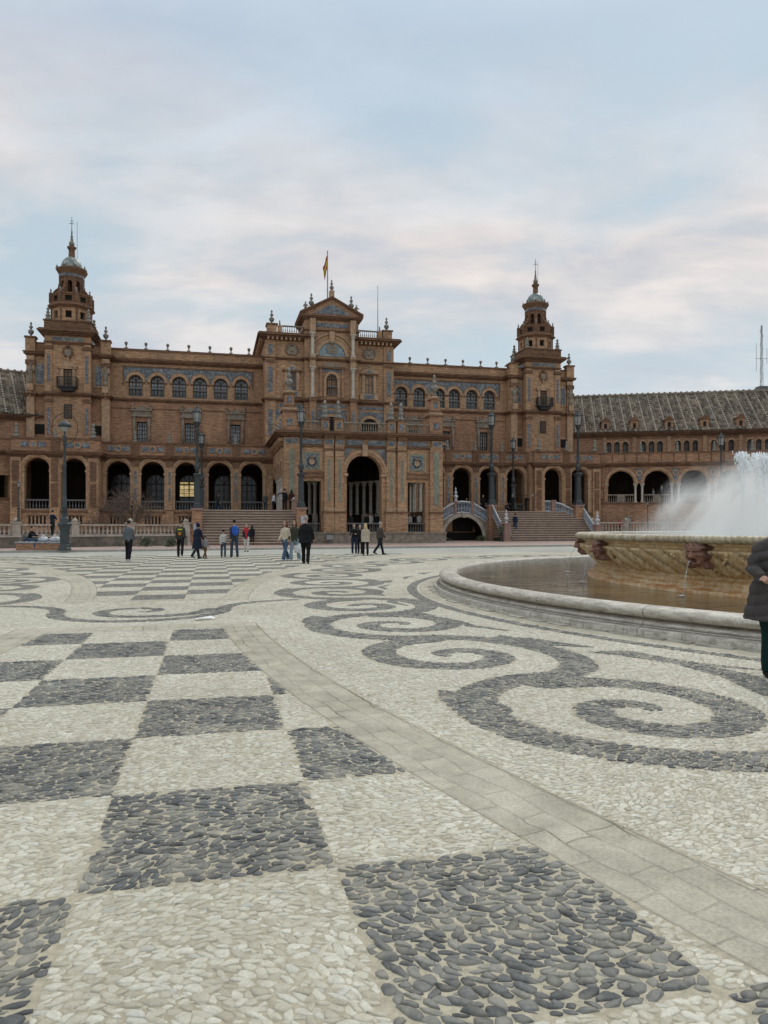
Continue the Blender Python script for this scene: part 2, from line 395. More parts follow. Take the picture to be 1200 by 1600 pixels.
for i, q in enumerate(sec):
    q = np.array(q); rad = (q - np.array(FC)); rad /= np.hypot(*rad); tg = np.array((-rad[1], rad[0]))
    if i % 2: add_rib([q - tg*.5 + rad*.02, q + rad*.12, q + tg*.5 - rad*.1], [.05, .19, .05])
    else: add_rib([q - tg*.75 - rad*.2, q - rad*.02, q + tg*.7 - rad*.22], [.03, .10, .05])
def rib_sdf(X, Y):
    out = np.full(X.shape, -1.0)
    for pts, hw in ribbons:
        x0, y0 = pts.min(0) - .5; x1, y1 = pts.max(0) + .5
        idx = np.nonzero((X > x0) & (X < x1) & (Y > y0) & (Y < y1))[0]
        if not len(idx): continue
        for k in range(0, len(idx), 20000):
            ii = idx[k:k+20000]
            d = hw[None, :] - np.hypot(X[ii, None] - pts[None, :, 0], Y[ii, None] - pts[None, :, 1])
            out[ii] = np.maximum(out[ii], d.max(1))
    return out
def pattern(X, Y):                                           # -> dark sdf (>0 dark), slab sdf (>0 slab), plain sdf (>0 outer grey paving)
    s, t = to_l(X, Y)
    sm_ = np.where(s < AX, 2*AX - s, s); Xm, Ym = to_w(sm_, t)
    di = CR_I[1] - np.hypot(Xm - CR_I[0][0], Ym - CR_I[0][1]); do = CR_O[1] - np.hypot(Xm - CR_O[0][0], Ym - CR_O[0][1])
    inside = do                                              # >0 : within the scrolls beside a fountain
    band = np.minimum(di, -do)
    nb = np.minimum(t - 11.38, 12.0 - t); fb = np.minimum(t - 15.8, 16.2 - t)
    nb = np.minimum(nb, -do); fb = np.minimum(fb, -do)
    strip = np.minimum(np.minimum(t - 11.7, 16.0 - t), -do)  # light strip with one scroll
    slab = np.maximum(np.where((t > 12.0) & (t < 15.8), -1, band), np.maximum(nb, fb))
    rf = np.hypot(X - FC[0], Y - FC[1]); slab = np.maximum(slab, F_R - rf)
    u, v = (s + .553) / 1.105, (t - 3.3) / 1.17
    fu, fv = u - np.floor(u), v - np.floor(v)
    ed = np.minimum(np.minimum(fu, 1-fu)*1.105, np.minimum(fv, 1-fv)*1.17)
    chk = ed * np.where((np.floor(u) + np.floor(v)) % 2 == 0, 1, -1)
    rib = rib_sdf(X, Y)
    dark = np.where((inside > 0) | (strip > 0), rib, chk)
    joint = np.minimum(np.abs(rf - 13.42), 1.0)
    dark = np.where(inside > 0, np.maximum(dark, .12 - joint), dark)
    plain_ = t - 40.5 - .012*(s-5)**2*0
    return np.clip(dark, -.6, .6), np.clip(slab, -.6, .6), np.clip(plain_, -1, 1)

def grow(a, b, s0, s1, x_from):
    out = [a]; 
    while out[-1] < b: out.append(out[-1] + min(s1, s0 + max(0, abs(out[-1]) - x_from)*.012))
    return out
ys = [-6, -5, -4, -3, -2, -1, -.3] + grow(.3, 64, .05, .30, 8)
xr = grow(0, 62, .05, .45, 7); xs = [-x for x in reversed(xr[1:])] + xr
NX, NY = len(xs), len(ys); XX, YY = np.meshgrid(xs, ys); XX = XX.ravel(); YY = YY.ravel()
dk, sl, pn = pattern(XX, YY)
def grid_mesh(name, X, Y, Z, nx, ny):
    me = bpy.data.meshes.new(name); me.vertices.add(nx*ny)
    me.vertices.foreach_set('co', np.c_[X, Y, Z].astype(np.float32).ravel())
    i = np.arange((nx-1)*(ny-1)); r_ = i // (nx-1); c_ = i % (nx-1); a = r_*nx + c_
    F = np.c_[a, a+1, a+1+nx, a+nx].astype(np.int32)
    me.loops.add(F.size); me.loops.foreach_set('vertex_index', F.ravel()); me.polygons.add(len(F))
    me.polygons.foreach_set('loop_start', np.arange(len(F), dtype=np.int32)*4)
    me.update(calc_edges=True); return me
NEAR_Y = 14.0
me = grid_mesh('plaza_paving', XX, YY, np.zeros_like(XX), NX, NY)
for nm, a in (('dark', dk), ('slab', sl), ('outer', pn)):
    me.attributes.new(nm, 'FLOAT', 'POINT').data.foreach_set('value', a.astype(np.float32))
def near_mask(X, Y): return np.minimum(np.minimum(NEAR_Y - Y, Y - 1.25), .60*np.maximum(Y, 0) + 1.3 - np.abs(X))
me.attributes.new('near', 'FLOAT', 'POINT').data.foreach_set('value', np.clip(near_mask(XX, YY), -1, 1).astype(np.float32))
DK_C, LT_C = (.105, .112, .122), (.58, .55, .46)
m, nt, b, o = mat_new('cobbled_paving'); N = NT(nt)
P = N.obj()
dark = N.math('GREATER_THAN', N.attr('dark').outputs['Fac'], 0.0)
slabf = N.attr('slab').outputs['Fac']; slab = N.math('GREATER_THAN', slabf, 0.0)
outer = N.math('GREATER_THAN', N.attr('outer').outputs['Fac'], 0.0); near = N.math('GREATER_THAN', N.attr('near').outputs['Fac'], 0.0)
wob = N.n('ShaderNodeTexNoise'); N.l(P, wob.inputs['Vector']); wob.inputs['Scale'].default_value = 2.5
PW = N.vmath('ADD', P, N.vmath('MULTIPLY', wob.outputs[1], (.12, .12, 0)))
vor = N.n('ShaderNodeTexVoronoi', feature='DISTANCE_TO_EDGE'); N.l(N.scale(PW, (13, 19, 1)), vor.inputs[0]); vor.inputs['Scale'].default_value = 1
vc = N.n('ShaderNodeTexVoronoi', feature='F1'); N.l(N.scale(PW, (13, 19, 1)), vc.inputs[0]); vc.inputs['Scale'].default_value = 1
tone = N.n('ShaderNodeSeparateColor'); N.l(vc.outputs[1], tone.inputs[0])
ltc = N.ramp(tone.outputs[0], [(0, (.36, .33, .255)), (.5, (.55, .52, .43)), (1, (.70, .68, .60))])
dkc = N.ramp(tone.outputs[0], [(0, (.075, .078, .080)), (.6, (.14, .144, .147)), (1, (.23, .23, .22))])
gap = N.step(vor.outputs[0], .03, .10)
mort_l, mort_d = (.44, .395, .305), (.46, .415, .32)
lt = N.mix(gap, mort_l, ltc); dkm = N.mix(N.step(vor.outputs[0], .01, .07), mort_d, dkc)
peb = N.mix(dark, lt, dkm)
mn = N.noise(P, 26, 5, .7); mort = N.mix(dark, mort_l, mort_d); mort = N.mix(1.0, mort, N.ramp(mn, [(.3, (.72, .72, .72)), (.7, (1.25, 1.23, 1.2))]), 'MULTIPLY')
peb = N.mix(near, peb, mort)
# stone slabs of the bands: joints every 60 cm or so, worn grey granite
sb = N.n('ShaderNodeTexBrick'); PS_ = N.vmath('ADD', P, N.vmath('MULTIPLY', N.vmath('SUBTRACT', wob.outputs[1], (.5, .5, .5)), (.14, .14, 0)))
q_ = N.n('ShaderNodeSeparateXYZ'); N.l(PS_, q_.inputs[0])      # blocks are laid along the curve, mirrored like the pattern
s_l = N.math('ADD', N.math('MULTIPLY', q_.outputs[0], CT), N.math('MULTIPLY', q_.outputs[1], ST)); t_l = N.math('SUBTRACT', N.math('MULTIPLY', q_.outputs[1], CT), N.math('MULTIPLY', q_.outputs[0], ST))
s_m = N.math('ADD', N.math('ABSOLUTE', N.math('SUBTRACT', s_l, AX)), AX); c_l = to_l(33.1, 21.5)
ds, dt_ = N.math('SUBTRACT', s_m, float(c_l[0])), N.math('SUBTRACT', t_l, float(c_l[1]))
cbn = N.n('ShaderNodeCombineXYZ'); N.l(N.math('MULTIPLY', N.math('ARCTAN2', dt_, ds), 36.7), cbn.inputs[0]); N.l(N.math('SQRT', N.math('ADD', N.math('MULTIPLY', ds, ds), N.math('MULTIPLY', dt_, dt_))), cbn.inputs[1])
rot = N.n('ShaderNodeMapping'); N.l(cbn.outputs[0], rot.inputs[0])
N.l(rot.outputs[0], sb.inputs[0]); sb.inputs['Scale'].default_value = 1; sb.inputs['Brick Width'].default_value = .36; sb.inputs['Row Height'].default_value = .19; sb.inputs['Mortar Size'].default_value = .007; sb.offset_frequency = 2; sb.squash = 1.45; sb.squash_frequency = 3
sb.inputs['Mortar Smooth'].default_value = .4
sb.inputs['Color1'].default_value = (.50, .465, .385, 1); sb.inputs['Color2'].default_value = (.39, .36, .295, 1); sb.inputs['Mortar'].default_value = (.22, .195, .15, 1)
jm = N.step(N.noise(P, 1.3, 5, .65), .36, .52)                      # some joints are filled with mortar
sc_l = N.mix(N.math('MULTIPLY', jm, .8), sb.outputs[0], (.46, .43, .355))
sc_l = N.mix(1.0, sc_l, N.ramp(N.noise(P, 55, 4, .7), [(.3, (.78, .78, .78)), (.7, (1.22, 1.21, 1.19))]), 'MULTIPLY')
sc_l = N.mix(1.0, sc_l, N.ramp(N.noise(P, 3.5, 6, .7), [(.3, (.74, .73, .71)), (.7, (1.2, 1.2, 1.18))]), 'MULTIPLY')
edge_d = N.math('SUBTRACT', 1.0, N.step(slabf, .0, .02)); sc_l = N.mix(N.math('MULTIPLY', edge_d, .6), sc_l, (.12, .11, .09))
base = N.mix(slab, peb, sc_l)
oc = N.ramp(N.noise(N.scale(P, (1, 2.5, 1)), 2.0, 6, .7), [(.3, (.38, .375, .335)), (.7, (.50, .49, .44))])
base = N.mix(outer, base, oc)
dirt = N.noise(P, .33, 5, .6); base = N.mix(1.0, base, N.ramp(dirt, [(.3, (.84, .83, .80)), (.65, (1.08, 1.08, 1.07))]), 'MULTIPLY')
N.l(base, b.inputs['Base Color']); b.inputs['Roughness'].default_value = .9; b.inputs['Specular IOR Level'].default_value = .15
h = N.math('MULTIPLY', N.math('MINIMUM', vor.outputs[0], .3), 2.5)
h = N.math('MULTIPLY', h, N.math('MULTIPLY', N.math('SUBTRACT', 1.0, near), N.math('SUBTRACT', 1.0, slab)))
h = N.math('ADD', h, N.math('MULTIPLY', N.noise(P, 60, 4, .7), N.math('ADD', .12, N.math('MULTIPLY', near, .25))))
h = N.math('ADD', h, N.math('MULTIPLY', N.math('MULTIPLY', sb.outputs[1], slab), -.5))
N.bump(h, .7, .02, b)
me.materials.append(m); po = bpy.data.objects.new('plaza_paving', me); col.objects.link(po); tag(po, kind='structure')

# real cobbles, stone by stone, wherever the camera is close enough to see them
def cobbles(want, ax, ay, name):
    pass; CH_ = math.cos(TH), math.sin(TH)
    xs_, ys_ = np.arange(-11, 11, ax), np.arange(1.0, NEAR_Y + .3, ay)
    nx, ny = len(xs_), len(ys_); gx, gy = np.meshgrid(xs_, ys_)
    gx = gx + (np.arange(ny) % 2)[:, None]*ax/2
    gx = gx + RNG.uniform(-.46, .46, gx.shape)*ax; gy = gy + RNG.uniform(-.46, .46, gy.shape)*ay
    wgt = np.sign(RNG.uniform(-1, 1, gx.shape))*RNG.uniform(0, 1, gx.shape)**.6*.00055
    X, Y = gx.ravel(), gy.ravel(); ii, jj = np.divmod(np.arange(X.size), nx)
    nm = near_mask(X, Y); ok = (nm > -.1) & (ii > 1) & (ii < ny-2) & (jj > 1) & (jj < nx-2)
    sel = np.nonzero(ok)[0]
    dk, sl, _ = pattern(X[sel], Y[sel]); keep = (sl < -.010) & (np.abs(dk) > .005) & ((dk > 0) == want); sel = sel[keep]; dk = dk[keep]
    x, y = X[sel], Y[sel]; isd = dk > 0; n = len(sel)
    # orientation: drifts across the floor, laid along the front within the squares
    ang = TH + 1.0*np.sin(x*1.7 + 2*np.sin(y*.9)) * np.cos(y*1.3 + x*.4)*.8 + RNG.normal(0, .38, n)
    # stones of the scrolls follow the scroll
    kap = RNG.uniform(1.0, 3.3, n); ca, sa = np.cos(ang), np.sin(ang)
    D = 12; th = np.linspace(0, 2*PI, D, endpoint=False); E_ = np.c_[np.cos(th), np.sin(th)]
    rr = np.full((n, D), .085)
    def G(vx, vy, wx, wy, ca, sa, kap):                      # metric product, long axis along ang
        a1, b1 = vx*ca + vy*sa, -vx*sa + vy*ca; a2, b2 = wx*ca + wy*sa, -wx*sa + wy*ca
        return a1*a2/kap**2 + b1*b2
    inv = np.zeros((n, D))
    for di in range(-2, 3):
        for dj in range(-2, 3):
            if di == 0 and dj == 0: continue
            nb = sel + di*nx + dj; dx, dy = X[nb] - x, Y[nb] - y
            q = G(dx, dy, dx, dy, ca, sa, kap); wdif = (wgt.ravel()[sel] - wgt.ravel()[nb])
            num = np.maximum(q + wdif/kap, q*.35)
            for k in range(D):
                de = 2*G(dx, dy, E_[k, 0], E_[k, 1], ca, sa, kap)
                r = np.where(de > 1e-7, num / np.maximum(de, 1e-7), 1e3)
                inv[:, k] += (1/np.maximum(r, .004))**11
    rr = np.minimum(inv**(-1/11.), .075)
    rr = rr*np.where(isd, 1.05, 1.07)[:, None] - np.where(isd, .0032, .0010)[:, None]; rr = np.maximum(rr, .006)
    # keep each stone inside its own colour field
    for k in range(D):
        ex, ey = x + rr[:, k]*E_[k, 0], y + rr[:, k]*E_[k, 1]
        dd, ss, _ = pattern(ex, ey)
        f = np.ones(n); bad = (dd > 0) != isd; f[bad] = np.abs(dk[bad]) / (np.abs(dk[bad]) + np.abs(dd[bad]) + 1e-6)*.96
        s0 = sl[keep]; b2 = ss > -.004; f[b2] = np.minimum(f[b2], np.clip((-.004 - s0[b2])/(ss[b2] - s0[b2] + 1e-6), .1, 1))
        rr[:, k] *= np.clip(f, .12, 1)
    mean = rr.mean(1); good = mean > .008; 
    x, y, rr, isd, mean, dk = [a[good] for a in (x, y, rr, isd, mean, dk)]; n = len(x)
    hgt = np.where(isd, RNG.uniform(.25, .50, n), RNG.uniform(.10, .34, n))*mean*.8
    rings = [(1.0, -.25), (.93, .38), (.70, .80), (.36, .97)]
    tx, ty = RNG.normal(0, .07, n), RNG.normal(0, .07, n)
    V = np.zeros((n, len(rings)*D + 1, 3), np.float32)
    for j, (a, zf) in enumerate(rings):
        px = rr*a*E_[None, :, 0]; py = rr*a*E_[None, :, 1]
        V[:, j*D:(j+1)*D, 0] = x[:, None] + px; V[:, j*D:(j+1)*D, 1] = y[:, None] + py
        V[:, j*D:(j+1)*D, 2] = hgt[:, None]*zf + (px*tx[:, None] + py*ty[:, None])*(1 if j else 0)
    V[:, -1, 0] = x; V[:, -1, 1] = y; V[:, -1, 2] = hgt
    K = V.shape[1]; base = np.arange(n)*K
    q = []; i = np.arange(D); i2 = (i+1) % D
    for j in range(len(rings)-1): q.append(np.c_[j*D+i, j*D+i2, (j+1)*D+i2, (j+1)*D+i])
    q = np.concatenate(q); jt = (len(rings)-1)*D; tr = np.c_[jt+i, jt+i2, np.full(D, K-1)]
    Q = (base[:, None, None] + q[None]).reshape(-1); T_ = (base[:, None, None] + tr[None]).reshape(-1)
    nq, nt_ = len(Q)//4, len(T_)//3
    me = bpy.data.meshes.new(name); me.vertices.add(n*K); me.vertices.foreach_set('co', V.ravel())
    me.loops.add(len(Q) + len(T_)); me.loops.foreach_set('vertex_index', np.r_[Q, T_].astype(np.int32))
    me.polygons.add(nq + nt_); me.polygons.foreach_set('loop_start', np.r_[np.arange(nq)*4, nq*4 + np.arange(nt_)*3].astype(np.int32))
    me.polygons.foreach_set('use_smooth', np.ones(nq+nt_, bool)); me.update(calc_edges=True)
    me.attributes.new('darkstone', 'FLOAT', 'POINT').data.foreach_set('value', np.repeat(isd.astype(np.float32), K))
    me.attributes.new('tone', 'FLOAT', 'POINT').data.foreach_set('value', np.repeat(RNG.uniform(0, 1, n).astype(np.float32), K))
    print('cobbles', n)
    m, nt, b, o = mat_new('river_cobble'); N = NT(nt); P = N.obj()
    t = N.attr('tone').outputs['Fac']; d = N.attr('darkstone').outputs['Fac']
    lc = N.ramp(t, [(0, (.42, .38, .295)), (.25, (.51, .475, .385)), (.6, (.58, .55, .455)), (.93, (.66, .635, .55)), (1, (.47, .465, .42))])
    dc = N.ramp(t, [(0, (.060, .062, .063)), (.35, (.098, .102, .104)), (.75, (.15, .153, .15)), (1, (.25, .24, .21))])
    c = N.mix(d, lc, dc)
    fine = N.noise(P, 90, 5, .75); mid = N.noise(P, 22, 4, .6)
    c = N.mix(1.0, c, N.ramp(fine, [(.3, (.80, .80, .80)), (.7, (1.18, 1.18, 1.17))]), 'MULTIPLY')
    c = N.mix(1.0, c, N.ramp(mid, [(.3, (.86, .85, .83)), (.7, (1.12, 1.12, 1.12))]), 'MULTIPLY')
    dust = N.step(N.noise(P, 4.0, 6, .7), .44, .66); c = N.mix(N.math('MULTIPLY', dust, .5), c, (.47, .43, .34))
    big = N.noise(P, .33, 5, .6); c = N.mix(1.0, c, N.ramp(big, [(.3, (.84, .83, .80)), (.65, (1.08, 1.08, 1.07))]), 'MULTIPLY')
    N.l(c, b.inputs['Base Color']); b.inputs['Roughness'].default_value = .58; b.inputs['Specular IOR Level'].default_value = .4
    N.bump(N.math('ADD', fine, mid), .35, .006, b)
    me.materials.append(m); o = bpy.data.objects.new(name, me); col.objects.link(o); tag(o, kind='structure')
cobbles(True, .062, .042, 'dark_cobbles')
cobbles(False, .041, .029, 'pale_cobbles')

# ground sheet to the horizon
M['earth'] = plain('packed_earth', (.16, .13, .09), .9, noise=.2, scale=.3)
mb = MB(); mb.face([(-1500, -400, -.06), (1500, -400, -.06), (1500, 1600, -.06), (-1500, 1600, -.06)])
tag(mb.build('ground', M['earth']), kind='structure')
# raised promenade of pink granite beyond the kerb
ZG = .13
kerb = [(-60, 20), (-40, 32.5), (-30, 38.3), (-21.6, 42.4), (-17.0, 44.2), (-11.6, 46.6), (-5, 49.3), (1, 51.4), (9, 54.2), (18, 57.3), (30, 60), (45, 60.5), (62, 56)]
kt = []
for i in range(len(kerb)-1):
    a, b_ = Vector(kerb[i]), Vector(kerb[i+1])
    for k in range(8): kt.append(a.lerp(b_, k/8))
kt.append(Vector(kerb[-1]))
mb = MB(); mk = MB()
for a, b_ in zip(kt, kt[1:]):
    n_ = Vector((-(b_-a).y, (b_-a).x)).normalized(); a2, b2 = a + n_*.3, b_ + n_*.3
    mk.face([(a.x, a.y, -.02), (b_.x, b_.y, -.02), (b_.x, b_.y, ZG), (a.x, a.y, ZG)]); mk.face([(a.x, a.y, ZG), (b_.x, b_.y, ZG), (b2.x, b2.y, ZG), (a2.x, a2.y, ZG)])
    mb.face([(a2.x, a2.y, ZG - .004), (b2.x, b2.y, ZG - .004), (b_.x, b_.y + 70, ZG - .004), (a.x, a.y + 70, ZG - .004)])
m, nt, b, o = mat_new('kerb_granite'); N = NT(nt); P = N.obj()
N.l(N.ramp(N.noise(P, 3, 5, .7), [(.3, (.28, .27, .24)), (.7, (.42, .40, .36))]), b.inputs['Base Color']); b.inputs['Roughness'].default_value = .75; M['kerb'] = m
m, nt, b, o = mat_new('pink_flags'); N = NT(nt); P = N.obj()
br = N.n('ShaderNodeTexBrick'); N.l(P, br.inputs[0]); br.inputs['Scale'].default_value = 1; br.inputs['Brick Width'].default_value = .6; br.inputs['Row Height'].default_value = .6; br.inputs['Mortar Size'].default_value = .012
br.inputs['Color1'].default_value = (.44, .31, .26, 1); br.inputs['Color2'].default_value = (.38, .28, .235, 1); br.inputs['Mortar'].default_value = (.28, .2, .17, 1)
N.l(N.mix(1.0, br.outputs[0], N.ramp(N.noise(P, .8, 5, .7), [(.3, (.8,) * 3), (.7, (1.15,) * 3)]), 'MULTIPLY'), b.inputs['Base Color']); b.inputs['Roughness'].default_value = .7; M['flags'] = m
tag(mk.build('kerb', M['kerb']), kind='structure'); tag(mb.build('promenade', M['flags']), kind='structure')
# ------------------------------------------------------------------ the palace
TF, TA, TT, TAT, TPV, TPO = 73.9, 69.9, 71.9, 67.9, 70.9, 60.0
PAL = empty('palace_building', ML @ at((11.5, TPV, ZG)))
tag(PAL, 'long brick palace with two domed towers, arcaded galleries and a gabled central block', 'palace')
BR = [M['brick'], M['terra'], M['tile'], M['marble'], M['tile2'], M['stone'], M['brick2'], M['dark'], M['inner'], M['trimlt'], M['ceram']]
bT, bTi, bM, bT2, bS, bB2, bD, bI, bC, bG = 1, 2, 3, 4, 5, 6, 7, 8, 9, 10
CORN = [(.12, .06), (.1, .16), (.16, .3), (.09, .42), (.12, .34)]
CORNS = [(.09, .05), (.12, .16), (.08, .24)]
URN = [(.30, 0), (.30, .10), (.14, .16), (.12, .30), (.30, .48), (.40, .70), (.34, .92), (.15, 1.06), (.12, 1.16), (.24, 1.30), (.26, 1.44), (.12, 1.58), (.08, 1.70), (.16, 1.82), (.14, 1.96), (.02, 2.12)]
SPIN = [(.34, 0), (.36, .25), (.22, .32), (.26, .5), (.34, .62), (.20, .72), (.16, .86), (.25, 1.0), (.15, 1.12), (.11, 1.25), (.19, 1.38), (.17, 1.52), (.03, 1.68)]
def proto(name, mb, mats, parent): return mb.build(name, mats, parent, M=wm(parent))
_used = {}
def place(key, make, parent, v, rz=0.0, s=1.0, label=None, pkey=None):
    Mx = (ML if key[0] != '*' else I4) @ at(v, rz, s)
    if key not in _used:
        o = make(parent, Mx); _used[key] = o
    else: o = copy_tree(_used[key], parent, Mx)
    if label: o['label'] = label
    return o
def mk_simple(name, fn, mats):
    def mk(parent, Mx):
        mb = MB(Mx); fn(mb); return mb.build(name, mats, parent, M=Mx)
    return mk
urn = mk_simple('urn', lambda mb: mb.lathe(URN, n=10), M['ceram'])
spin = mk_simple('finial', lambda mb: mb.lathe(SPIN, n=10), M['ceram'])
mini = mk_simple('urn', lambda mb: (mb.box(-.16, .16, -.16, .16, 0, .1), mb.lathe([(.06, .1), (.05, .22), (.07, .3), (.13, .44), (.17, .58), (.12, .60), (.11, .66), (.02, .68)], n=8)), M['stone'])
# windows ------------------------------------------------------------
def win_arch(hw, zt, rail, fm, gm=None, bars=3):
    def mk(parent, Mx):
        mb = MB(Mx); f = .09; n = 12
        mb.box(-hw, -hw + f, 0, .09, 0, zt); mb.box(hw - f, hw, 0, .09, 0, zt)
        mb.ring(0, zt, hw - f, hw, .09, .09, n=n)
        mb.box(-.05, .05, -.01, .08, 0, zt + hw - .06); mb.box(-hw + f, hw - f, -.012, .08, zt - .05, zt + .05)
        for q in (-.5, .5): mb.box(q*hw - .022, q*hw + .022, .02, .07, 0, zt + hw*.78)
        for k in range(1, bars + 1):
            z = zt * k/(bars+1); mb.box(-hw + f, hw - f, .022, .072, z - .02, z + .02)
        for a in (.33, .67):
            x, z = math.cos(a*PI)*hw*.9, math.sin(a*PI)*hw*.9
            mb.tube([(0, .05, zt), (x, .05, zt + z)], .025, 4, smooth=False)
        o = mb.build('window', fm, parent, M=Mx)
        mg = MB(Mx); P_ = [(-hw, 0), (hw, 0)] + [(hw*math.cos(PI*i/n), zt + hw*math.sin(PI*i/n)) for i in range(n+1)]
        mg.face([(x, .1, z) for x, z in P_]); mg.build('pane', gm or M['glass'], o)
        if rail:
            mr = MB(Mx); mr.balustrade(-hw, hw, -.14, 0, .85, sp=.16, r=.045, th=.1); mr.build('railing', M['grey'], o)
        return o
    return mk
def win_rect(hw, h, fm, rows=4, cols=1, gm=None):
    def mk(parent, Mx):
        mb = MB(Mx); f = .08
        mb.box(-hw, -hw + f, 0, .09, 0, h); mb.box(hw - f, hw, 0, .09, 0, h); mb.box(-hw + f, hw - f, .003, .088, h - f, h); mb.box(-hw + f, hw - f, .003, .088, 0, f)
        mb.box(-.045, .045, -.01, .08, f, h - f)
        for k in range(1, rows): mb.box(-hw + f, hw - f, .02, .07, h*k/rows - .02, h*k/rows + .02)
        for k in range(cols): 
            for sg in (-1, 1): mb.box(sg*hw*.5 - .02, sg*hw*.5 + .02, .024, .074, f, h - f)
        o = mb.build('window', fm, parent, M=Mx)
        mg = MB(Mx); mg.face([(-hw, .1, 0), (hw, .1, 0), (hw, .1, h), (-hw, .1, h)]); mg.build('pane', gm or M['glass'], o)
        return o
    return mk
Z_FL = 3.0                                                  # gallery floor
# ---- long walls behind: facade plane TF, left and right wings
def wing(xl, xr, wx, ox, side):
    sL, sR = ps(xl, TF), ps(xr, TF); t = TF
    mb = MB(ML); zr = 18.45; zc_ = 17.7
    wz0, wz1 = 13.95, 15.35
    ops = [(ps(x, t), .64, wz0, wz1, True) for x in wx]
    z21 = 13.75; z1t = 9.0
    ops2 = [(ps(x, t), .47, 9.6, 11.55, False) for x in ox]
    mb.wall(sL, sR, z21, zc_ - .6, ops, t, .45, 0, 9); mb.wall(sL, sR, 8.9, z21, ops2, t, .45, bB2, 9)
    mb.box(sL, sR, t, t + 6, zc_ - .6, zr, 0)
    mb.course(sL, sR, t, t + .4, zc_ - .62, [(.08, .04), (.1, .14), (.12, .3), (.08, .36), (.1, .2)], bT)
    mb.box(sL, sR, t - .06, t + .3, zr - .16, zr + .04, bT)
    mb.course(sL, sR, t, t + .3, z21 - .32, [(.08, .04), (.1, .12), (.1, .2), (.06, .1)], bT)
    mb.box(sL, sR, t - .05, t + .1, z21 - 1.0, z21 - .92, bT)
    # tiled band over the arches, brick arch rings and little pilasters
    hw = .64; s0, s1 = ops[0][0] - 1.05, ops[-1][0] + 1.05
    ops3 = [(o_[0], hw + .26, 0, wz1, True) for o_ in ops]
    mm = MB(ML); mm.wall(s0, s1, wz1 + .12, 16.72, [(o_[0], math.sqrt((hw+.28)**2 - .12**2), wz1 + .12, wz1 + .12, True) for o_ in ops], t - .03, .04, 0)
    mm.build('tile_band', M['tile'], PAL)
    for a, b_, c, d in ((s0 - .1, s1 + .1, 16.72, 16.84), (s0 - .1, s0, wz1 - .3, 16.72), (s1, s1 + .1, wz1 - .3, 16.72)): mb.box(a, b_, t - .08, t + .1, c, d, bT)
    for o_ in ops:
        mb.ring(o_[0], wz1, hw + .03, hw + .24, t, .10, bC); mb.box(o_[0] - hw - .26, o_[0] - hw - .02, t - .09, t + .05, wz1 - .14, wz1, bT); mb.box(o_[0] + hw + .02, o_[0] + hw + .26, t - .09, t + .05, wz1 - .14, wz1, bT)
    for a, b_ in zip(ops, ops[1:]):
        c = (a[0] + b_[0])/2; mb.box(c - .22, c + .22, t - .05, t + .05, wz0 + .05, wz1 - .25, bC); mb.box(c - .14, c + .14, t - .068, t + .05, wz0 + .2, wz1 - .4, 0)
    for s_, in [(o_[0],) for o_ in ops2]:
        mb.box(s_ - .80, s_ - .55, t - .16, t + .1, 9.4, 12.0, bS); mb.box(s_ + .55, s_ + .80, t - .16, t + .1, 9.4, 12.0, bS)
        mb.lathe([(.10, 0), (.12, .8), (.09, 1.4), (.13, 2.2)], (s_ - .68, t - .24, 9.5), 8, bS); mb.lathe([(.10, 0), (.12, .8), (.09, 1.4), (.13, 2.2)], (s_ + .68, t - .24, 9.5), 8, bS)
        mb.box(s_ - .95, s_ + .95, t - .26, t + .1, 12.0, 12.18, bS); mb.box(s_ - .8, s_ + .8, t - .18, t + .1, 12.18, 12.55, bS); mb.box(s_ - .98, s_ + .98, t - .32, t + .1, 12.55, 12.68, bS)
        mb.lathe([(.12, 0), (.16, .15), (.05, .3), (.12, .42), (.02, .55)], (s_ - .82, t - .16, 12.68), 6, bS); mb.lathe([(.12, 0), (.16, .15), (.05, .3), (.12, .42), (.02, .55)], (s_ + .82, t - .16, 12.68), 6, bS)
        mb.prism([(s_ - .6, 12.68), (s_ + .6, 12.68), (s_ + .35, 12.88), (s_ + .12, 13.05), (s_ - .12, 13.05), (s_ - .35, 12.88)], t - .14, t + .05, bS)
    mb.build('wing_wall', BR, PAL)
    for o_ in ops: place('warch', win_arch(.64, wz1 - wz0, True, M['wood']), PAL, (o_[0], t + .3, wz0))
    for o_ in ops2: place('wrect', win_rect(.47, 1.95, M['wood'], 5), PAL, (o_[0], t + .3, 9.6))
    return sL, sR
wing(160, 415, (211.7, 246, 280, 312.5, 345, 377), (221.5, 297, 368), 'l')
wing(612, 825, (626.8, 655, 685.9, 709.8, 737.2, 764.8), (645, 697, 756), 'r')
for x in (197, 228, 262, 295, 328, 361, 389, 640.7, 668.6, 696.5, 723.7, 751.4, 776.3): place('mini', mini, PAL, (ps(x, TF), TF + .1, 18.49), s=1.0)

# ---- arcade with terrace on top
def terrace(mb, s0, s1, t, tb, zt=9.1, ped=(), tile=True):
    mb.course(s0, s1, t, tb, zt - 1.72, [(.1, .06), (.12, .0), (.12, .16), (.16, .32), (.08, .4)], bT)
    mb.box(s0, s1, t - .02, tb, zt - 1.14, zt - .12, bB2); mb.box(s0 - .02, s1 + .02, t - .12, tb, zt - .12, zt + .04, bT)
def tile_panel(mt, mb, c, t, z, w_, h=.44, m=0):
    r = .30
    for sg in (-1, 1): mt.box(c + sg*(r + .08), c + sg*w_, t - .05, t, z - h/2, z + h/2)
    mt.lathe([(r*.72, 0), (r*.72, .04)], (0, 0, 0), 4) if False else None
    n = 14
    mt.face([(c + r*.66*math.cos(2*PI*i/n), t - .045, z + r*.66*math.sin(2*PI*i/n)) for i in reversed(range(n))])
    mb.ring(c, z, r*.68, r, t - .02, .07, bC, n=14, a0=0, a1=2*PI)
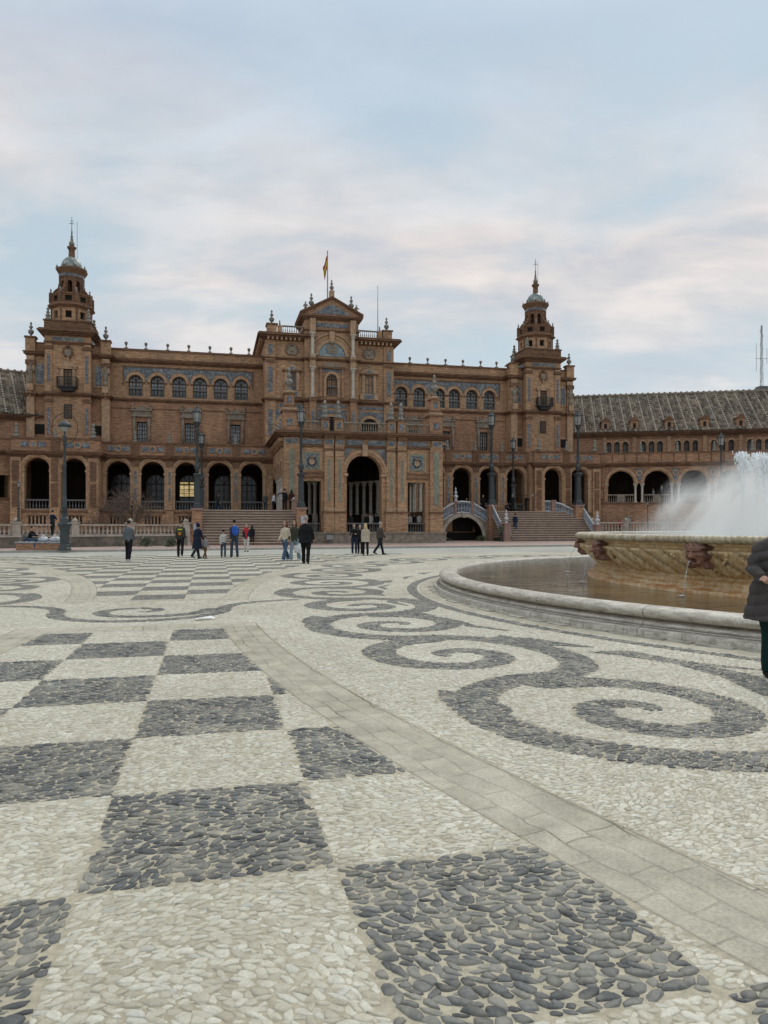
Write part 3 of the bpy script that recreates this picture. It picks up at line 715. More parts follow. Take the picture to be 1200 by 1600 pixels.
def arcade(cs, hw, t, s0, s1, depth, back_t, label=None, zt=None, apex=7.4):
    mb = MB(ML); mt = MB(ML); zt = apex - hw
    ops = [(c, hw, Z_FL, zt, True) for c in cs]
    mb.wall(s0, s1, ZG - .1, 7.42, ops, t, .7, 0, 9)
    terrace(mb, s0, s1, t, back_t)
    mb.box(s0, s1, t - .10, t + .02, ZG - .1, .9, 0); mb.box(s0, s1, t - .14, t + .02, .9, 1.02, bT); mb.box(s0, s1, t - .08, t + .03, 2.72, 2.9, bT)
    for c in cs:
        mb.ring(c, zt, hw + .03, hw + .18, t, .07, 0); mb.ring(c, zt, hw + .18, hw + .36, t, .13, bC)
        for sg in (-1, 1):
            mb.box(c + sg*(hw - .06), c + sg*(hw + .36), t - .14, t + .5, zt - .2, zt - .02, bC); mb.box(c + sg*hw, c + sg*(hw + .26), t - .07, t + .03, 3.0, zt - .2, bC)
        for k in range(-2, 3):                                # cellar grille under the arch
            mb.box(c + k*.3 - .08, c + k*.3 + .08, t - .025, t + .01, 1.65, 2.4, bD)
        mb.box(c - .85, c + .85, t - .05, t + .02, 2.42, 2.52, bT); mb.box(c - .85, c + .85, t - .05, t + .02, 1.5, 1.62, bT)
    cc = sorted(cs); piers = [(a + b_)/2 for a, b_ in zip(cc, cc[1:])]
    for p in piers:
        mb.box(p - .24, p + .24, t - .16, t + .02, Z_FL, 7.0, 0); mb.box(p - .3, p + .3, t - .24, t + .02, 6.95, 7.4, bT); mb.box(p - .34, p + .34, t - .26, t + .03, 1.02, 2.9, 0)
        mt.box(p - .10, p + .10, t - .19, t, 3.9, 5.0); mt.box(p - .10, p + .10, t - .19, t, 5.3, 6.5)
        mb.box(p - .32, p + .32, t - .16, t + .3, 7.96, 9.0, bT); mb.box(p - .36, p + .36, t - .2, t + .3, 9.0, 9.16, bT)
    for a, b_ in zip([s0] + piers, piers + [s1]):
        if b_ - a > 2: tile_panel(mt, mb, (a + b_)/2, t - .02, 8.52, min(1.0, (b_ - a)/2 - .5))
    # floor, ceiling, inner wall with doors
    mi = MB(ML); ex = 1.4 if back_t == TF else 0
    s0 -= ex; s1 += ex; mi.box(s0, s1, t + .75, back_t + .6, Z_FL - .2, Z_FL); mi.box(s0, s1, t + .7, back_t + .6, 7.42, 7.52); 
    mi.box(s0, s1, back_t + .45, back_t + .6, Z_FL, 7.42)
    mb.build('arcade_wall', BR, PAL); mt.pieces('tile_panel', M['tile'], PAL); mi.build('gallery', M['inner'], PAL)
    for c in cs:
        r = MB(ML); r.balustrade(c - hw, c + hw, t + .3, Z_FL, .85, sp=.23, r=.06); r.build('balustrade', M['grey'], PAL)
    return piers
AL = [(165.5, 204), (219.5, 257.5), (273, 310), (325.5, 361), (376, 411)]
cl_ = [ps((a + b_)/2, TA) for a, b_ in AL]
arcade(cl_, 1.02, TA, ps(158, TA), 5.65, .7, TF)
cr_ = [ps((a + b_)/2, TA) for a, b_ in ((707.3, 736.5), (750, 778), (792, 819.5))]; cr_ = [cr_[0] - 2.9] + cr_
arcade(cr_, .98, TA, 18.9, ps(824, TA), .7, TF)
tal = [ps(58, TAT), ps(115, TAT)]; arcade(tal, 1.0, TAT, ps(17, TAT), ps(155.5, TAT), .7, TT)
tar = [ps((850.5 + 878.5)/2, TAT + .8), ps((892 + 917.5)/2, TAT + .8)]; arcade(tar, .97, TAT + .8, ps(835, TAT + .8), ps(938, TAT + .8), .7, TT)
for x, t, k in [(25, TAT, 1.0), (86, TAT, .75), (145.5, TAT, 1.1), (211, TA, .8), (265, TA, .8), (318, TA, .8), (368, TA, .8), (700, TA, .8), (743, TA, .8), (785, TA, .8), (843, TAT, 1.0), (886, TAT, .8), (930, TAT, 1.0)]:
    place('spin', spin, PAL, (ps(x, t), t + .12, 9.14), s=.72*k)
# tall panelled piers at the corners of the tower galleries
mb = MB(ML)
for t, xs_ in ((TAT, (25, 86, 146)), (TAT + .8, (841, 886, 931))):
    for x in xs_:
        mb = MB(ML); s_ = ps(x, t); mb.box(s_ - .42, s_ + .42, t - .2, t + .02, ZG, 7.4, 0); mb.box(s_ - .26, s_ + .26, t - .26, t, 3.2, 5.2, bT); mb.box(s_ - .26, s_ + .26, t - .26, t, 5.4, 7.1, bT); mb.build('pier', BR, PAL)
# doors and windows inside the galleries
place('litw', win_rect(.95, 1.55, M['wood'], 4, 1, M['lit']), PAL, (ps(295.5, TF + .25), TF + .25, 4.35))
for x, lit in ((244, 0), (295.5, 0), (350, 0), (386, 0), (190, 0)):
    place('gal' + str(lit), win_arch(.95, 2.5, False, M['wood'], M['lit'] if lit else M['gglass']), PAL, (ps(x, TF + .3), TF + .3, 3.1))

# ---- towers
def tower(sc_, label):
    T0 = ML @ at((sc_, TT + 1.85, ZG)); tw = MB(ML @ at((sc_, TT + 1.85, 0)))
    H = 1.85
    tw.box(-H, H, -H, H, 8.9, 19.0, 0)
    for z0, z1 in ((9.0, 13.3), (13.75, 18.1)):              # corner pilasters with tile strips
        for sx in (-1, 1):
            tw.box(sx*(H - .5), sx*(H + .1), -H - .12, -H + .5, z0, z1, 0 if z0 > 10 else bB2); tw.box(sx*(H - .36), sx*(H - .10), -H - .145, -H, z0 + .9, z1 - 1.0, bTi)
            tw.box(sx*(H - .58), sx*(H + .18), -H - .2, -H + .5, z1 - .5, z1 - .2, bT)
            tw.box(sx*(H + .12), sx*(H - .4), H - .5, H + .1, z0, z1, 0)
    def ringc(z, steps, h=H, m=bT):
        for hh, p in steps: tw.box(-h - p, h + p, -h - p, h + p, z, z + hh, m); z += hh
    ringc(13.35, [(.1, .12), (.1, .22), (.1, .32), (.08, .2)])
    ringc(18.1, [(.12, .14), (.1, .2)]); ringc(18.32, [(.5, .13)], m=0)
    tw.box(-1.35, 1.35, -H - .16, -H, 18.4, 18.72, bTi); tw.box(H, H + .16, -1.35, 1.35, 18.4, 18.72, bTi); tw.box(-H - .16, -H, -1.35, 1.35, 18.4, 18.72, bTi)
    ringc(18.82, [(.1, .2), (.12, .34), (.14, .5), (.12, .68), (.12, .56)])
    for i in range(-9, 10):
        tw.box(i*.24 - .05, i*.24 + .05, -H - .48, -H - .2, 19.05, 19.2, bC); tw.box(H + .2, H + .48, i*.24 - .05, i*.24 + .05, 19.05, 19.2, bC); tw.box(-H - .48, -H - .2, i*.24 - .05, i*.24 + .05, 19.05, 19.2, bC)
    ringc(19.42, [(.75, .16), (.1, .24)])
    # octagonal stage with eight openings
    def octo(ap, z0, z1, ow, oz0, oz1, arch=False, m=0, depth=.35, back=True):
        side = 2*ap*math.tan(PI/8)
        for k in range(8):
            o_ = MB(ML @ at((sc_, TT + 1.85, 0)) @ Matrix.Rotation(k*PI/4, 4, 'Z'))
            o_.wall(-side/2, side/2, z0, z1, [(0, ow, oz0, oz1, arch)], -ap, depth, m, m)
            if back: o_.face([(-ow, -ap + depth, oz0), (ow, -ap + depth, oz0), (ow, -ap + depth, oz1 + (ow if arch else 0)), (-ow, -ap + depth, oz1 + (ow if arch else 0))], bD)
            o_.box(-side/2 - .05, -side/2 + .1, -ap - .06, -ap + .1, z0, z1, bT)
            b = len(tw.v); tw.v += o_.v; tw.f += [[b + i for i in f] for f in o_.f]; tw.m += o_.m; tw.sm += o_.sm
    oc_ = lambda prof, m=0: tw.lathe([(r/math.cos(PI/8), z) for r, z in prof], n=8, m=m, smooth=False, a0=PI/8)
    octo(1.64, 20.25, 22.0, .27, 20.75, 21.6)
    oc_([(1.68, 21.95), (1.76, 22.05), (1.95, 22.2), (1.95, 22.3), (1.8, 22.4), (1.8, 22.5)], bT)
    octo(1.68, 22.5, 23.25, .3, 22.6, 23.1, m=bT, depth=.15)
    oc_([(1.74, 23.25), (1.74, 23.36), (1.5, 23.37)], bT)
    octo(.98, 23.3, 25.0, .2, 23.55, 24.5, True, m=bT, depth=.7, back=False)
    tw.box(-.12, .12, -.12, .12, 23.3, 25, bD)
    for k in range(8):                                       # scroll buttresses, corner finials
        a = PI/8 + k*PI/4; Mk = ML @ at((sc_, TT + 1.85, 0)) @ Matrix.Rotation(a, 4, 'Z')
        o_ = MB(Mk); o_.prism([(.98, 23.3), (1.72, 23.3), (1.62, 23.6), (1.42, 23.85), (1.22, 24.0), (1.16, 24.4), (.98, 24.5)], -.1, .1, bT)
        o_.lathe([(.10, 0), (.13, .1), (.05, .2), (.09, .32), (.02, .5)], (1.82, 0, 23.36), 6, bG); o_.lathe([(.07, 0), (.1, .1), (.03, .18), (.02, .3)], (1.3, 0, 25.95), 6, bG)
        o_.box(1.72, 1.98, -.12, .12, 22.5, 23.4, bT)
        b = len(tw.v); tw.v += o_.v; tw.f += [[b + i for i in f] for f in o_.f]; tw.m += o_.m; tw.sm += o_.sm
    oc_([(1.0, 24.95), (1.08, 25.05)], bT); oc_([(1.05, 25.05), (1.06, 25.32)], bTi); oc_([(1.08, 25.32), (1.12, 25.42), (1.25, 25.62), (1.32, 25.75), (1.32, 25.88), (1.1, 25.97)], bT)
    tw.build('tower_shaft', BR, None) if False else None
    def squash(mb_): mb_.v = [(p[0], p[1], p[2] if p[2] < 20.25 else (20.25 + (p[2] - 20.25)*.78 if p[2] < 22.1 else p[2] - .41)) for p in mb_.v]
    squash(tw); t_ = tw.build('tower', BR, PAL, M=T0); t_['label'] = label
    d = MB(ML @ at((sc_, TT + 1.85, 0))); d.lathe([(.95, 25.95), (.96, 26.1), (.9, 26.4), (.76, 26.72), (.52, 26.98), (.3, 27.08)], n=16); squash(d); d.build('dome', M['tile_dome'], t_)
    d = MB(ML @ at((sc_, TT + 1.85, 0)))
    d.lathe([(.36, 27.0), (.3, 27.15), (.27, 27.75), (.34, 27.85), (.42, 27.98), (.42, 28.06), (.3, 28.1)], n=8, m=0)
    d.lathe([(.14, 28.1), (.24, 28.25), (.26, 28.4), (.18, 28.6), (.12, 28.68), (.15, 28.78), (.09, 28.9), (.12, 29.05), (.06, 29.2), (.08, 29.45), (.035, 29.7), (.03, 30.2), (.02, 30.9)], n=8, m=1)
    d.box(-.2, .2, -.02, .02, 30.25, 30.29, 2); d.box(-.12, .12, -.02, .02, 30.5, 30.54, 2)
    squash(d); d.build('spire', [M['terra'], M['ceram'], M['irond']], t_)
    d = MB(ML @ at((sc_, TT + 1.85, 0))); d.tube([(.42, .3, 26.6), (.42, .3, 30.6)], .018, 4); squash(d); d.build('lightning_rod', M['irond'], t_)
    for sx in (-1, 1):
        for sy in (-1, 1): place('tfin', spin, t_, (sc_ + sx*1.72, TT + 1.85 + sy*1.72, 20.25), s=.72)
    # pedimented window with balcony, coat of arms, lower window
    f = MB(ML @ at((sc_, TT - .0, 0)))
    f.box(-.62, -.38, -.16, .1, 14.3, 15.85); f.box(.38, .62, -.16, .1, 14.3, 15.85); f.box(-.75, .75, -.22, .1, 15.85, 16.05)
    f.prism([(-.85, 16.05), (.85, 16.05), (0, 16.62)], -.26, 0); f.lathe([(.1, 0), (.05, .1), (.14, .25), (.03, .45)], (0, -.15, 16.5), 6)
    f.build('pediment', M['trimlt'], t_)
    f = MB(ML @ at((sc_, TT, 0))); f.box(-.85, .85, -.75, 0, 14.1, 14.22); f.box(-.85, .85, -.75, -.7, 15.0, 15.06)
    for i in range(18): x = -.83 + i*.0977; f.box(x - .014, x + .014, -.74, -.71, 14.22, 15.0)
    for i in range(7):
        for sx in (-.83, .83): f.box(sx - .014, sx + .014, -.7 + i*.1, -.67 + i*.1, 14.22, 15.0)
    f.box(-.86, -.82, -.7, 0, 15.0, 15.05); f.box(.82, .86, -.7, 0, 15.0, 15.05); f.prism([(-.5, 13.8), (.5, 13.8), (.7, 14.1), (-.7, 14.1)], -.6, 0)
    f.build('balcony', M['irond'], t_)
    f = MB(ML @ at((sc_, TT, 0)))
    f.prism([(-.42, 17.75), (-.48, 17.3), (-.3, 16.95), (0, 16.72), (.3, 16.95), (.48, 17.3), (.42, 17.75), (.2, 17.85), (0, 17.75), (-.2, 17.85)], -.12, .02, 0)
    f.prism([(-.26, 17.6), (-.26, 17.2), (0, 16.95), (.26, 17.2), (.26, 17.6)], -.18, -.1, 1); f.lathe([(.16, 0), (.22, .12), (.1, .2)], (0, -.06, 17.82), 6, 0)
    f.build('coat_of_arms', [M['terra'], M['stone']], t_)
    place('twin', win_rect(.36, 1.6, M['irond'], 5), t_, (sc_, TT - .06, 14.25)); place('twin2', win_rect(.34, 1.3, M['irond'], 5), t_, (sc_ + .0, TT - .06, 11.35))
    return t_
m, nt, b, o = mat_new('dome_tiles'); N = NT(nt); P = N.obj()
v = N.n('ShaderNodeTexVoronoi'); N.l(P, v.inputs[0]); v.inputs['Scale'].default_value = 4.5; sep_ = N.n('ShaderNodeSeparateColor'); N.l(v.outputs[1], sep_.inputs[0])
N.l(N.ramp(sep_.outputs[0], [(0, (.07, .085, .085)), (.45, (.16, .19, .18)), (.8, (.30, .33, .31)), (1, (.44, .44, .40))]), b.inputs['Base Color']); b.inputs['Roughness'].default_value = .35; M['tile_dome'] = m
SL, SR = -12.72, 34.12
tower(SL, 'left domed brick tower'); tower(SR, 'right domed brick tower')
# side bays of the towers
def bay(s0, s1, t, sx_out, pier_s, urn_=True):
    mb = MB(ML); z13 = 13.75
    mb.box(s0, s1, t, TF + 5, 8.9, 17.6, 0); mb.box(s0, s1, t - .004, t, 9.0, 13.4, bB2)
    mb.course(s0, s1, t, t + 3, 13.4, [(.1, .1), (.1, .2), (.1, .28)], bT); mb.course(s0, s1, t, t + 3, 17.1, [(.1, .06), (.1, .16), (.14, .34), (.1, .4)], bT)
    mb.box(s0, s1, t + .05, t + 5, 17.54, 18.3, 0); mb.box(s0 - .04, s1 + .04, t, t + 5, 18.3, 18.42, bT)
    p = pier_s; mb.box(p - .34, p + .34, t - .28, t + .3, 8.9, 17.1, bC); mb.box(p - .42, p + .42, t - .36, t + .3, 17.5, 18.7, 0); mb.box(p - .5, p + .5, t - .44, t + .4, 18.7, 18.86, bT); mb.box(p - .42, p + .42, t - .4, t + .3, 16.3, 16.7, bT)
    mb.course(p - .34, p + .34, t - .28, t + .3, 13.4, [(.1, .1), (.1, .2), (.1, .28)], bT)
    mb.box(p - .28, p + .28, t - .6, t, 13.9, 14.5, bC); mb.lathe([(.2, 0), (.1, -.5), (.03, -.6)], (p, t - .35, 13.9), 6, bC)
    c = (s0 + s1)/2 + (-.16 if pier_s > (s0+s1)/2 else .16)
    mb.box(c - .44, c + .44, t - .08, t + .02, 14.45, 16.55, bC); mb.box(c - .32, c + .32, t - .1, t, 14.6, 16.4, bTi)
    mb.box(c - .5, c + .5, t - .03, t, 10.0, 10.9, bD); mb.box(c - .62, c + .62, t - .05, t, 10.9, 11.15, bC)
    o_ = mb.build('tower_bay', BR, PAL)
    place('spinu', urn, PAL, (p, t, 18.84), s=.66)
    # statue: robed standing figure
    st_ = MB(ML @ at((p, t - .34, 14.5)))
    st_.lathe([(.26, 0), (.24, .4), (.2, .8), (.25, 1.15), (.24, 1.4), (.1, 1.52), (.08, 1.56), (.13, 1.66), (.13, 1.78), (.05, 1.88)], n=10, sy=.75)
    st_.tube([(-.22, 0, 1.36), (-.36, -.05, 1.05), (-.18, -.22, .9)], [.08, .07, .05], 6); st_.tube([(.22, 0, 1.36), (.38, -.05, 1.1), (.3, -.2, 1.3)], [.08, .07, .05], 6)
    st_.build('statue', M['stone'], PAL)
bay(ps(44, 72.9), SL - 1.85, 72.9, -1, ps(48.5, 72.9)); bay(SL + 1.85, ps(171, 72.9), 72.9, 1, ps(165.5, 72.9))
bay(ps(796, 72.9), SR - 1.85, 72.9, -1, ps(802, 72.9)); bay(SR + 1.85, ps(893, 72.9), 72.9, 1, ps(889, 72.9))

# ---- central block
def X(x): return ps(x, TPV)
mb = MB(ML); mt = MB(ML); t = TPV
s0, s1, c0, c1 = X(414), X(614.5), X(475), X(558.5)
z_str, z_mid, z_top = 13.75, 17.55, 19.3
mb.box(s0, s1, t, t + 9, 3, 19.5, 0)
for a, b_ in ((s0, c0 - .05), (c1 + .05, s1)):               # lower flanks
    mb.course(a, b_, t, t + 1, z_mid - .1, [(.08, .06), (.1, .14), (.08, .22)], bT)
    mb.course(a, b_, t, t + 9, 19.3, [(.12, .08), (.14, .25), (.16, .5), (.12, .72), (.14, .62)], bT)
    n = int((b_ - a)/.42)
    for i in range(n): mb.box(a + .2 + i*.42, a + .38 + i*.42, t - .5, t, 19.32, 19.6, bC)
mb.course(s0, s1, t, t + 1, z_str - .3, [(.1, .1), (.1, .22), (.1, .32), (.06, .2)], bT)
for i in range(20): mb.box(s0 - .5, s0, t + .3 + i*.42, t + .48 + i*.42, 19.32, 19.6, bC)
for sg, e in ((1, s0), (-1, s1)):                            # corner pilasters and their tile strips
    mb.box(e, e + sg*1.0, t - .14, t + .02, 3, 19.3, 0); mb.box(e + sg*.06, e + sg*.94, t - .2, t, 17.15, 17.45, bT)
    q = e + sg*.5; mt.box(q - .2, q + .2, t - .17, t - .1, 14.35, 16.75); mt.box(q - .2, q + .2, t - .17, t - .1, 17.95, 18.9); mt.box(q - .2, q + .2, t - .17, t - .1, 10.2, 12.7)
# raised centre
tc = t - .45
mb.box(c0, c1, tc, t + 4, 9, 20.6, 0)
cm = (c0 + c1)/2
mb.course(c0, c1, tc, t + 4, z_mid - .1, [(.08, .06), (.1, .14), (.08, .22)], bT); mb.course(c0, c1, tc, t + 1, z_str - .3, [(.1, .1), (.1, .22), (.1, .32), (.06, .2)], bT)
mb.box(c0, c1, tc - .02, t + 4, 20.6, 21.5, 0)
mb.course(c0, c1, tc, t + 4, 20.3, [(.1, .06), (.06, .14)], bT)
mt.box(X(491), X(543), tc - .08, tc, 20.72, 21.1)
mb.course(c0, c1, tc, t + 4, 21.35, [(.12, .10), (.12, .22), (.12, .36), (.08, .42)], bT)
zg = 21.77; gw = (c1 - c0)/2 + .38
mb.prism([(cm - gw, zg), (cm + gw, zg), (cm, zg + 1.62)], tc - .25, t + 4, bB2)
for sg in (-1, 1):
    a = math.atan2(1.62, gw); L = math.hypot(gw, 1.62)
    for k, (w0, w1, pr) in enumerate(((.0, .16, .34), (.16, .28, .44))):
        P_ = [(cm + sg*gw, zg + w0*1.05), (cm, zg + 1.62 + w0*1.05), (cm, zg + 1.62 + w1*1.05), (cm + sg*(gw + .1), zg + w1*1.05)]
        mb.prism(P_ if sg < 0 else P_[::-1], tc - pr, t + 4, bT)
mt.prism([(cm - gw*.62, zg + .18), (cm + gw*.62, zg + .18), (cm, zg + 1.18)], tc - .29, tc - .2)
# great lunette with its arch
lr = (X(537) - X(496))/2; lz = 17.95
mm_ = MB(ML); n = 20
mm_.face([(cm - lr, tc - .06, lz)] + [(cm + lr, tc - .06, lz)] + [(cm + lr*math.cos(PI*i/n), tc - .06, lz + lr*math.sin(PI*i/n)) for i in range(1, n)])
lun = mm_.build('lunette', M['tile3'], PAL)
e_ = MB(ML); e_.prism([(cm - .45, lz + .25), (cm + .45, lz + .25), (cm + .5, lz + .8), (cm + .3, lz + 1.15), (cm - .3, lz + 1.15), (cm - .5, lz + .8)], tc - .16, tc - .06, 0); e_.lathe([(.2, 0), (.26, .15), (.12, .26)], (cm, tc - .12, lz + 1.15), 8, 0)
e_.build('emblem', M['stone'], lun)
mb.ring(cm, lz, lr + .02, lr + .32, tc, .16, bC); mb.ring(cm, lz, lr + .32, lr + .75, tc, .08, 0); mb.ring(cm, lz, lr + .78, lr + .92, tc, .2, bC)
mb.box(cm - .25, cm + .25, tc - .32, tc, lz + lr + .1, 20.3, bC)
for x in (486.5, 548.8):                                    # marble columns in two orders
    s_ = X(x)
    for z0, z1 in ((z_str + .1, 16.75), (17.85, 20.0)):
        k = MB(ML); h = z1 - z0
        k.box(s_ - .24, s_ + .24, tc - .72, tc - .24, z0, z0 + .12); k.lathe([(.21, .12), (.17, .22), (.165, h - .5), (.15, h - .42), (.2, h - .36), (.26, h - .1)], (s_, tc - .48, z0), 12); k.box(s_ - .28, s_ + .28, tc - .76, tc - .2, z1 - .1, z1 + .02)
        k.build('column', M['marble'], PAL)
    for z0, z1 in ((16.77, 17.83), (20.02, 21.35)): mb.box(s_ - .26, s_ + .26, tc - .72, tc, z0, z1, bC)
    mb.box(s_ - .36, s_ + .36, tc - .8, tc, 17.4, 17.6, bT); mb.box(s_ - .3, s_ + .3, tc - .78, tc, 9, z_str - .3, bB2); mb.box(s_ - .36, s_ + .36, tc - .84, tc, z_str - .3, z_str + .1, bT)
    mt.box(s_ - .14, s_ + .14, tc - .81, tc - .7, 11.3, 12.6)
# windows of the centre block
mb.ring(cm, 15.75, .5, .72, tc, .16, bC)
for sg in (-1, 1):
    mb.box(cm + sg*.55, cm + sg*.78, tc - .16, tc, 14.0, 15.75, bC); mb.box(cm + sg*.95, cm + sg*1.2, tc - .2, tc, 14.0, 16.7, bB2)
mb.box(cm - 1.3, cm + 1.3, tc - .26, tc, 16.72, 16.92, bT); mt.box(cm - .9, cm + .9, tc - .05, tc, 16.42, 16.7)
mb.prism([(cm - 1.0, 16.92), (cm + 1.0, 16.92), (cm + .5, 17.25), (cm - .5, 17.25)], tc - .2, tc, bS)
place('cwin', win_arch(.46, 1.5, True, M['irond'], bars=1), PAL, (cm, tc - .08, 14.2))
for x, lab in ((456, 0), (576.5, 1)):
    s_ = X(x)
    for sg in (-1, 1): mb.box(s_ + sg*.42, s_ + sg*.7, t - .16, t, 14.6, 16.35, bC)
    mb.box(s_ - .9, s_ + .9, t - .24, t, 16.35, 16.5, bT); mb.prism([(s_ - .95, 16.5), (s_ + .95, 16.5), (s_, 17.1)], t - .3, t, bC); mb.prism([(s_ - .5, 16.56), (s_ + .5, 16.56), (s_, 16.9)], t - .32, t - .28, bTi)
    mb.box(s_ - .9, s_ + .9, t - .2, t, 13.95, 14.55, bC); mb.box(s_ - .5, s_ + .5, t - .22, t - .1, 14.02, 14.45, bTi)
    mb.lathe([(.08, 0), (.12, .1), (.02, .3)], (s_, t - .15, 17.05), 6, bS)
    place('cwr', win_rect(.40, 1.7, M['grey'], 2, 0), PAL, (s_, t - .1, 14.6))
    k = MB(ML); k.prism([(s_ - .4, 18.0), (s_ + .4, 18.0), (s_ + .5, 18.5), (s_ + .3, 18.85), (s_ - .3, 18.85), (s_ - .5, 18.5)], t - .14, t + .01); k.lathe([(.2, 0), (.28, .12), (.15, .26)], (s_, t - .06, 18.85), 8); k.lathe([(.16, 0), (.2, .05)], (s_, t - .1, 18.3), 6)
    for q in (-1, 1): k.tube([(s_ + q*.3, t - .06, 18.0), (s_ + q*.62, t - .08, 18.4), (s_ + q*.5, t - .06, 18.9)], .08, 5)
    k.build('coat_of_arms', M['stone'], PAL)
# band of tiles and the archways at terrace level
for x0, x1 in ((434, 476), (496, 540), (560, 600)):
    mt.box(X(x0), X(x1), (t if x0 != 496 else tc) - .05, t, 13.0, 13.3)
for c, tt, hw in ((X(449), t, .85), (cm, tc, .85), (X(577.5), t, .85)):
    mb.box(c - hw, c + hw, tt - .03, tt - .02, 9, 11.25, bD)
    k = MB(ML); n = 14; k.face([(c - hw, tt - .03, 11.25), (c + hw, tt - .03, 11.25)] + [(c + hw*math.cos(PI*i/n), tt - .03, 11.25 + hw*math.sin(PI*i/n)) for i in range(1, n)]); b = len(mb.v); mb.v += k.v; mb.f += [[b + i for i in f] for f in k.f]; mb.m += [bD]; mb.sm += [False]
    mb.ring(c, 11.25, hw, hw + .28, tt, .12, bC); mt.wall(c - hw - .6, c + hw + .6, 11.35, 12.75, [(c, hw + .25, 11.35, 11.35, True)], tt - .05, .04)
# roof terrace parapets of the flanks
mb.box(s0 + .2, s0 + 1.1, t - .3, t + .9, 19.98, 20.75, 0); mb.box(s1 - 1.1, s1 - .2, t - .3, t + .9, 19.98, 20.75, 0)
mb.box(s0 + .1, s0 + 1.2, t - .4, t + 1, 20.75, 20.87, bT); mb.box(s1 - 1.2, s1 - .1, t - .4, t + 1, 20.75, 20.87, bT)
for a in (s0 + 1.4, s1 - 1.4): mb.box(a - .2, a + .2, t - .25, t + .2, 19.98, 20.7, 0)
for e in (c0 - .0, c1 + .0): mb.box(e - .2, e + .2, tc, t + .6, 21.79, 22.35, bT)
mb.box(cm - .22, cm + .22, tc - .3, tc + .3, zg + 1.8, zg + 2.5, bC)
mb.build('central_block', BR, PAL); mt.pieces('wall_tiles', M['tile'], PAL)
for a, b_ in ((s0 + 1.6, c0), (c1, s1 - 1.6)):
    k = MB(ML); k.balustrade(a, b_, t - .1, 19.98, .78, sp=.2, r=.05, th=.16); k.build('balustrade', M['stone'], PAL)
place('urnb', urn, PAL, (s0 + .65, t + .2, 20.87), s=.66); place('urnb', urn, PAL, (s1 - .65, t + .2, 20.87), s=.66)
place('spins', spin, PAL, (s0 + 1.4, t, 20.7), s=.35); place('spins', spin, PAL, (s1 - 1.4, t, 20.7), s=.35)
place('urnb', urn, PAL, (X(485.5), tc, 22.5), s=.68); place('urnb', urn, PAL, (X(547.5), tc, 22.5), s=.68); place('urnb', urn, PAL, (cm, tc, zg + 2.45), s=.55)
def small_statue(parent, Mx):
    k = MB(Mx); k.box(-.2, .2, -.2, .2, -.3, .1); k.lathe([(.16, .1), (.13, .4), (.17, .7), (.06, .82), (.09, .92), (.03, 1.02)], n=8); k.tube([(-.15, 0, .68), (-.26, -.1, .45)], .05, 5); k.tube([(.15, 0, .68), (.28, -.1, .5)], .05, 5)
    return k.build('statue', M['stone'], parent, M=Mx)
place('sst', small_statue, PAL, (X(476.5), tc, 22.2), s=.9); place('sst', small_statue, PAL, (X(555.5), tc, 22.2), s=.9)

# ---- portico standing forward of the block
def XP(x): return ps(x, TPO)
t = TPO; s0, s1 = XP(442.5), XP(691); zt_ = 9.2
mb = MB(ML); mt = MB(ML); mg_ = MB(ML)
ca = (XP(541.8) + XP(596.5))/2; hwa = (XP(596.5) - XP(541.8))/2; zsp = 7.45 - hwa
lc, rc = (XP(474) + XP(500))/2, (XP(636) + XP(666))/2; hl = .78
ops = [(lc, hl, 1.0, 5.25, False), (ca, hwa, 1.0, zsp, True), (rc, hl, 1.0, 5.25, False)]
mb.wall(s0, s1, ZG, 8.2, ops, t, .9, 0, 9)
ztile = 8.42
mb.course(s0, s1, t, t + 1.2, 8.0, [(.1, .06), (.1, .12)], bT); mb.box(s0, s1, t, t + 1.2, 8.2, 8.75, 0)
for a, b_ in ((443.5, 466), (470, 503), (506, 521), (524, 537), (540, 568), (574, 602), (605, 617), (621, 632), (636, 668), (674, 689)):
    pr = .07 if b_ - a > 24 and a not in (443.5,) else .22
    mt.box(XP(a) + .05, XP(b_) - .05, t - pr - .03, t, 8.26, 8.66)
    if pr > .1: mb.box(XP(a) - .02, XP(b_) + .02, t - pr, t, 8.2, 8.75, bC)
mb.course(s0, s1, t, t + 11, 8.75, [(.1, .1), (.12, .3), (.14, .55), (.1, .75), (.1, .62)], bT)
mb.box(s0 - .1, s1 + .1, t - .1, t + 10.9, 9.3, 9.36, bT)
mb.box(s0 - .25, s1 + .25, t - .35, t + .05, ZG - .1, .92, bS); mb.box(s0 - .3, s1 + .3, t - .42, t + .06, .92, 1.04, bS)
for x in (513.5, 530.2, 610.2, 627.2):                      # paired pilasters
    s_ = XP(x); w_ = .38
    mb.box(s_ - w_, s_ + w_, t - .22, t + .02, 3.1, 8.2, 0); mb.box(s_ - w_ - .05, s_ + w_ + .05, t - .3, t, 2.75, 3.1, bC); mb.box(s_ - w_ - .1, s_ + w_ + .1, t - .35, t, 1.04, 2.6, 0); mb.box(s_ - w_ - .14, s_ + w_ + .14, t - .4, t, 2.6, 2.75, bT)
    mb.box(s_ - w_ - .05, s_ + w_ + .05, t - .28, t, 7.75, 7.92, bT); mb.box(s_ - w_ + .02, s_ + w_ - .02, t - .25, t, 7.3, 7.72, bC)
    mb.box(s_ - w_ - .02, s_ + w_ + .02, t - .5, t, 8.75, 9.15, bT); mb.box(s_ - .18, s_ + .18, t - .24, t, 3.5, 7.15, bC)
    mg_.box(s_ - .12, s_ + .12, t - .255, t - .2, 3.6, 7.05)
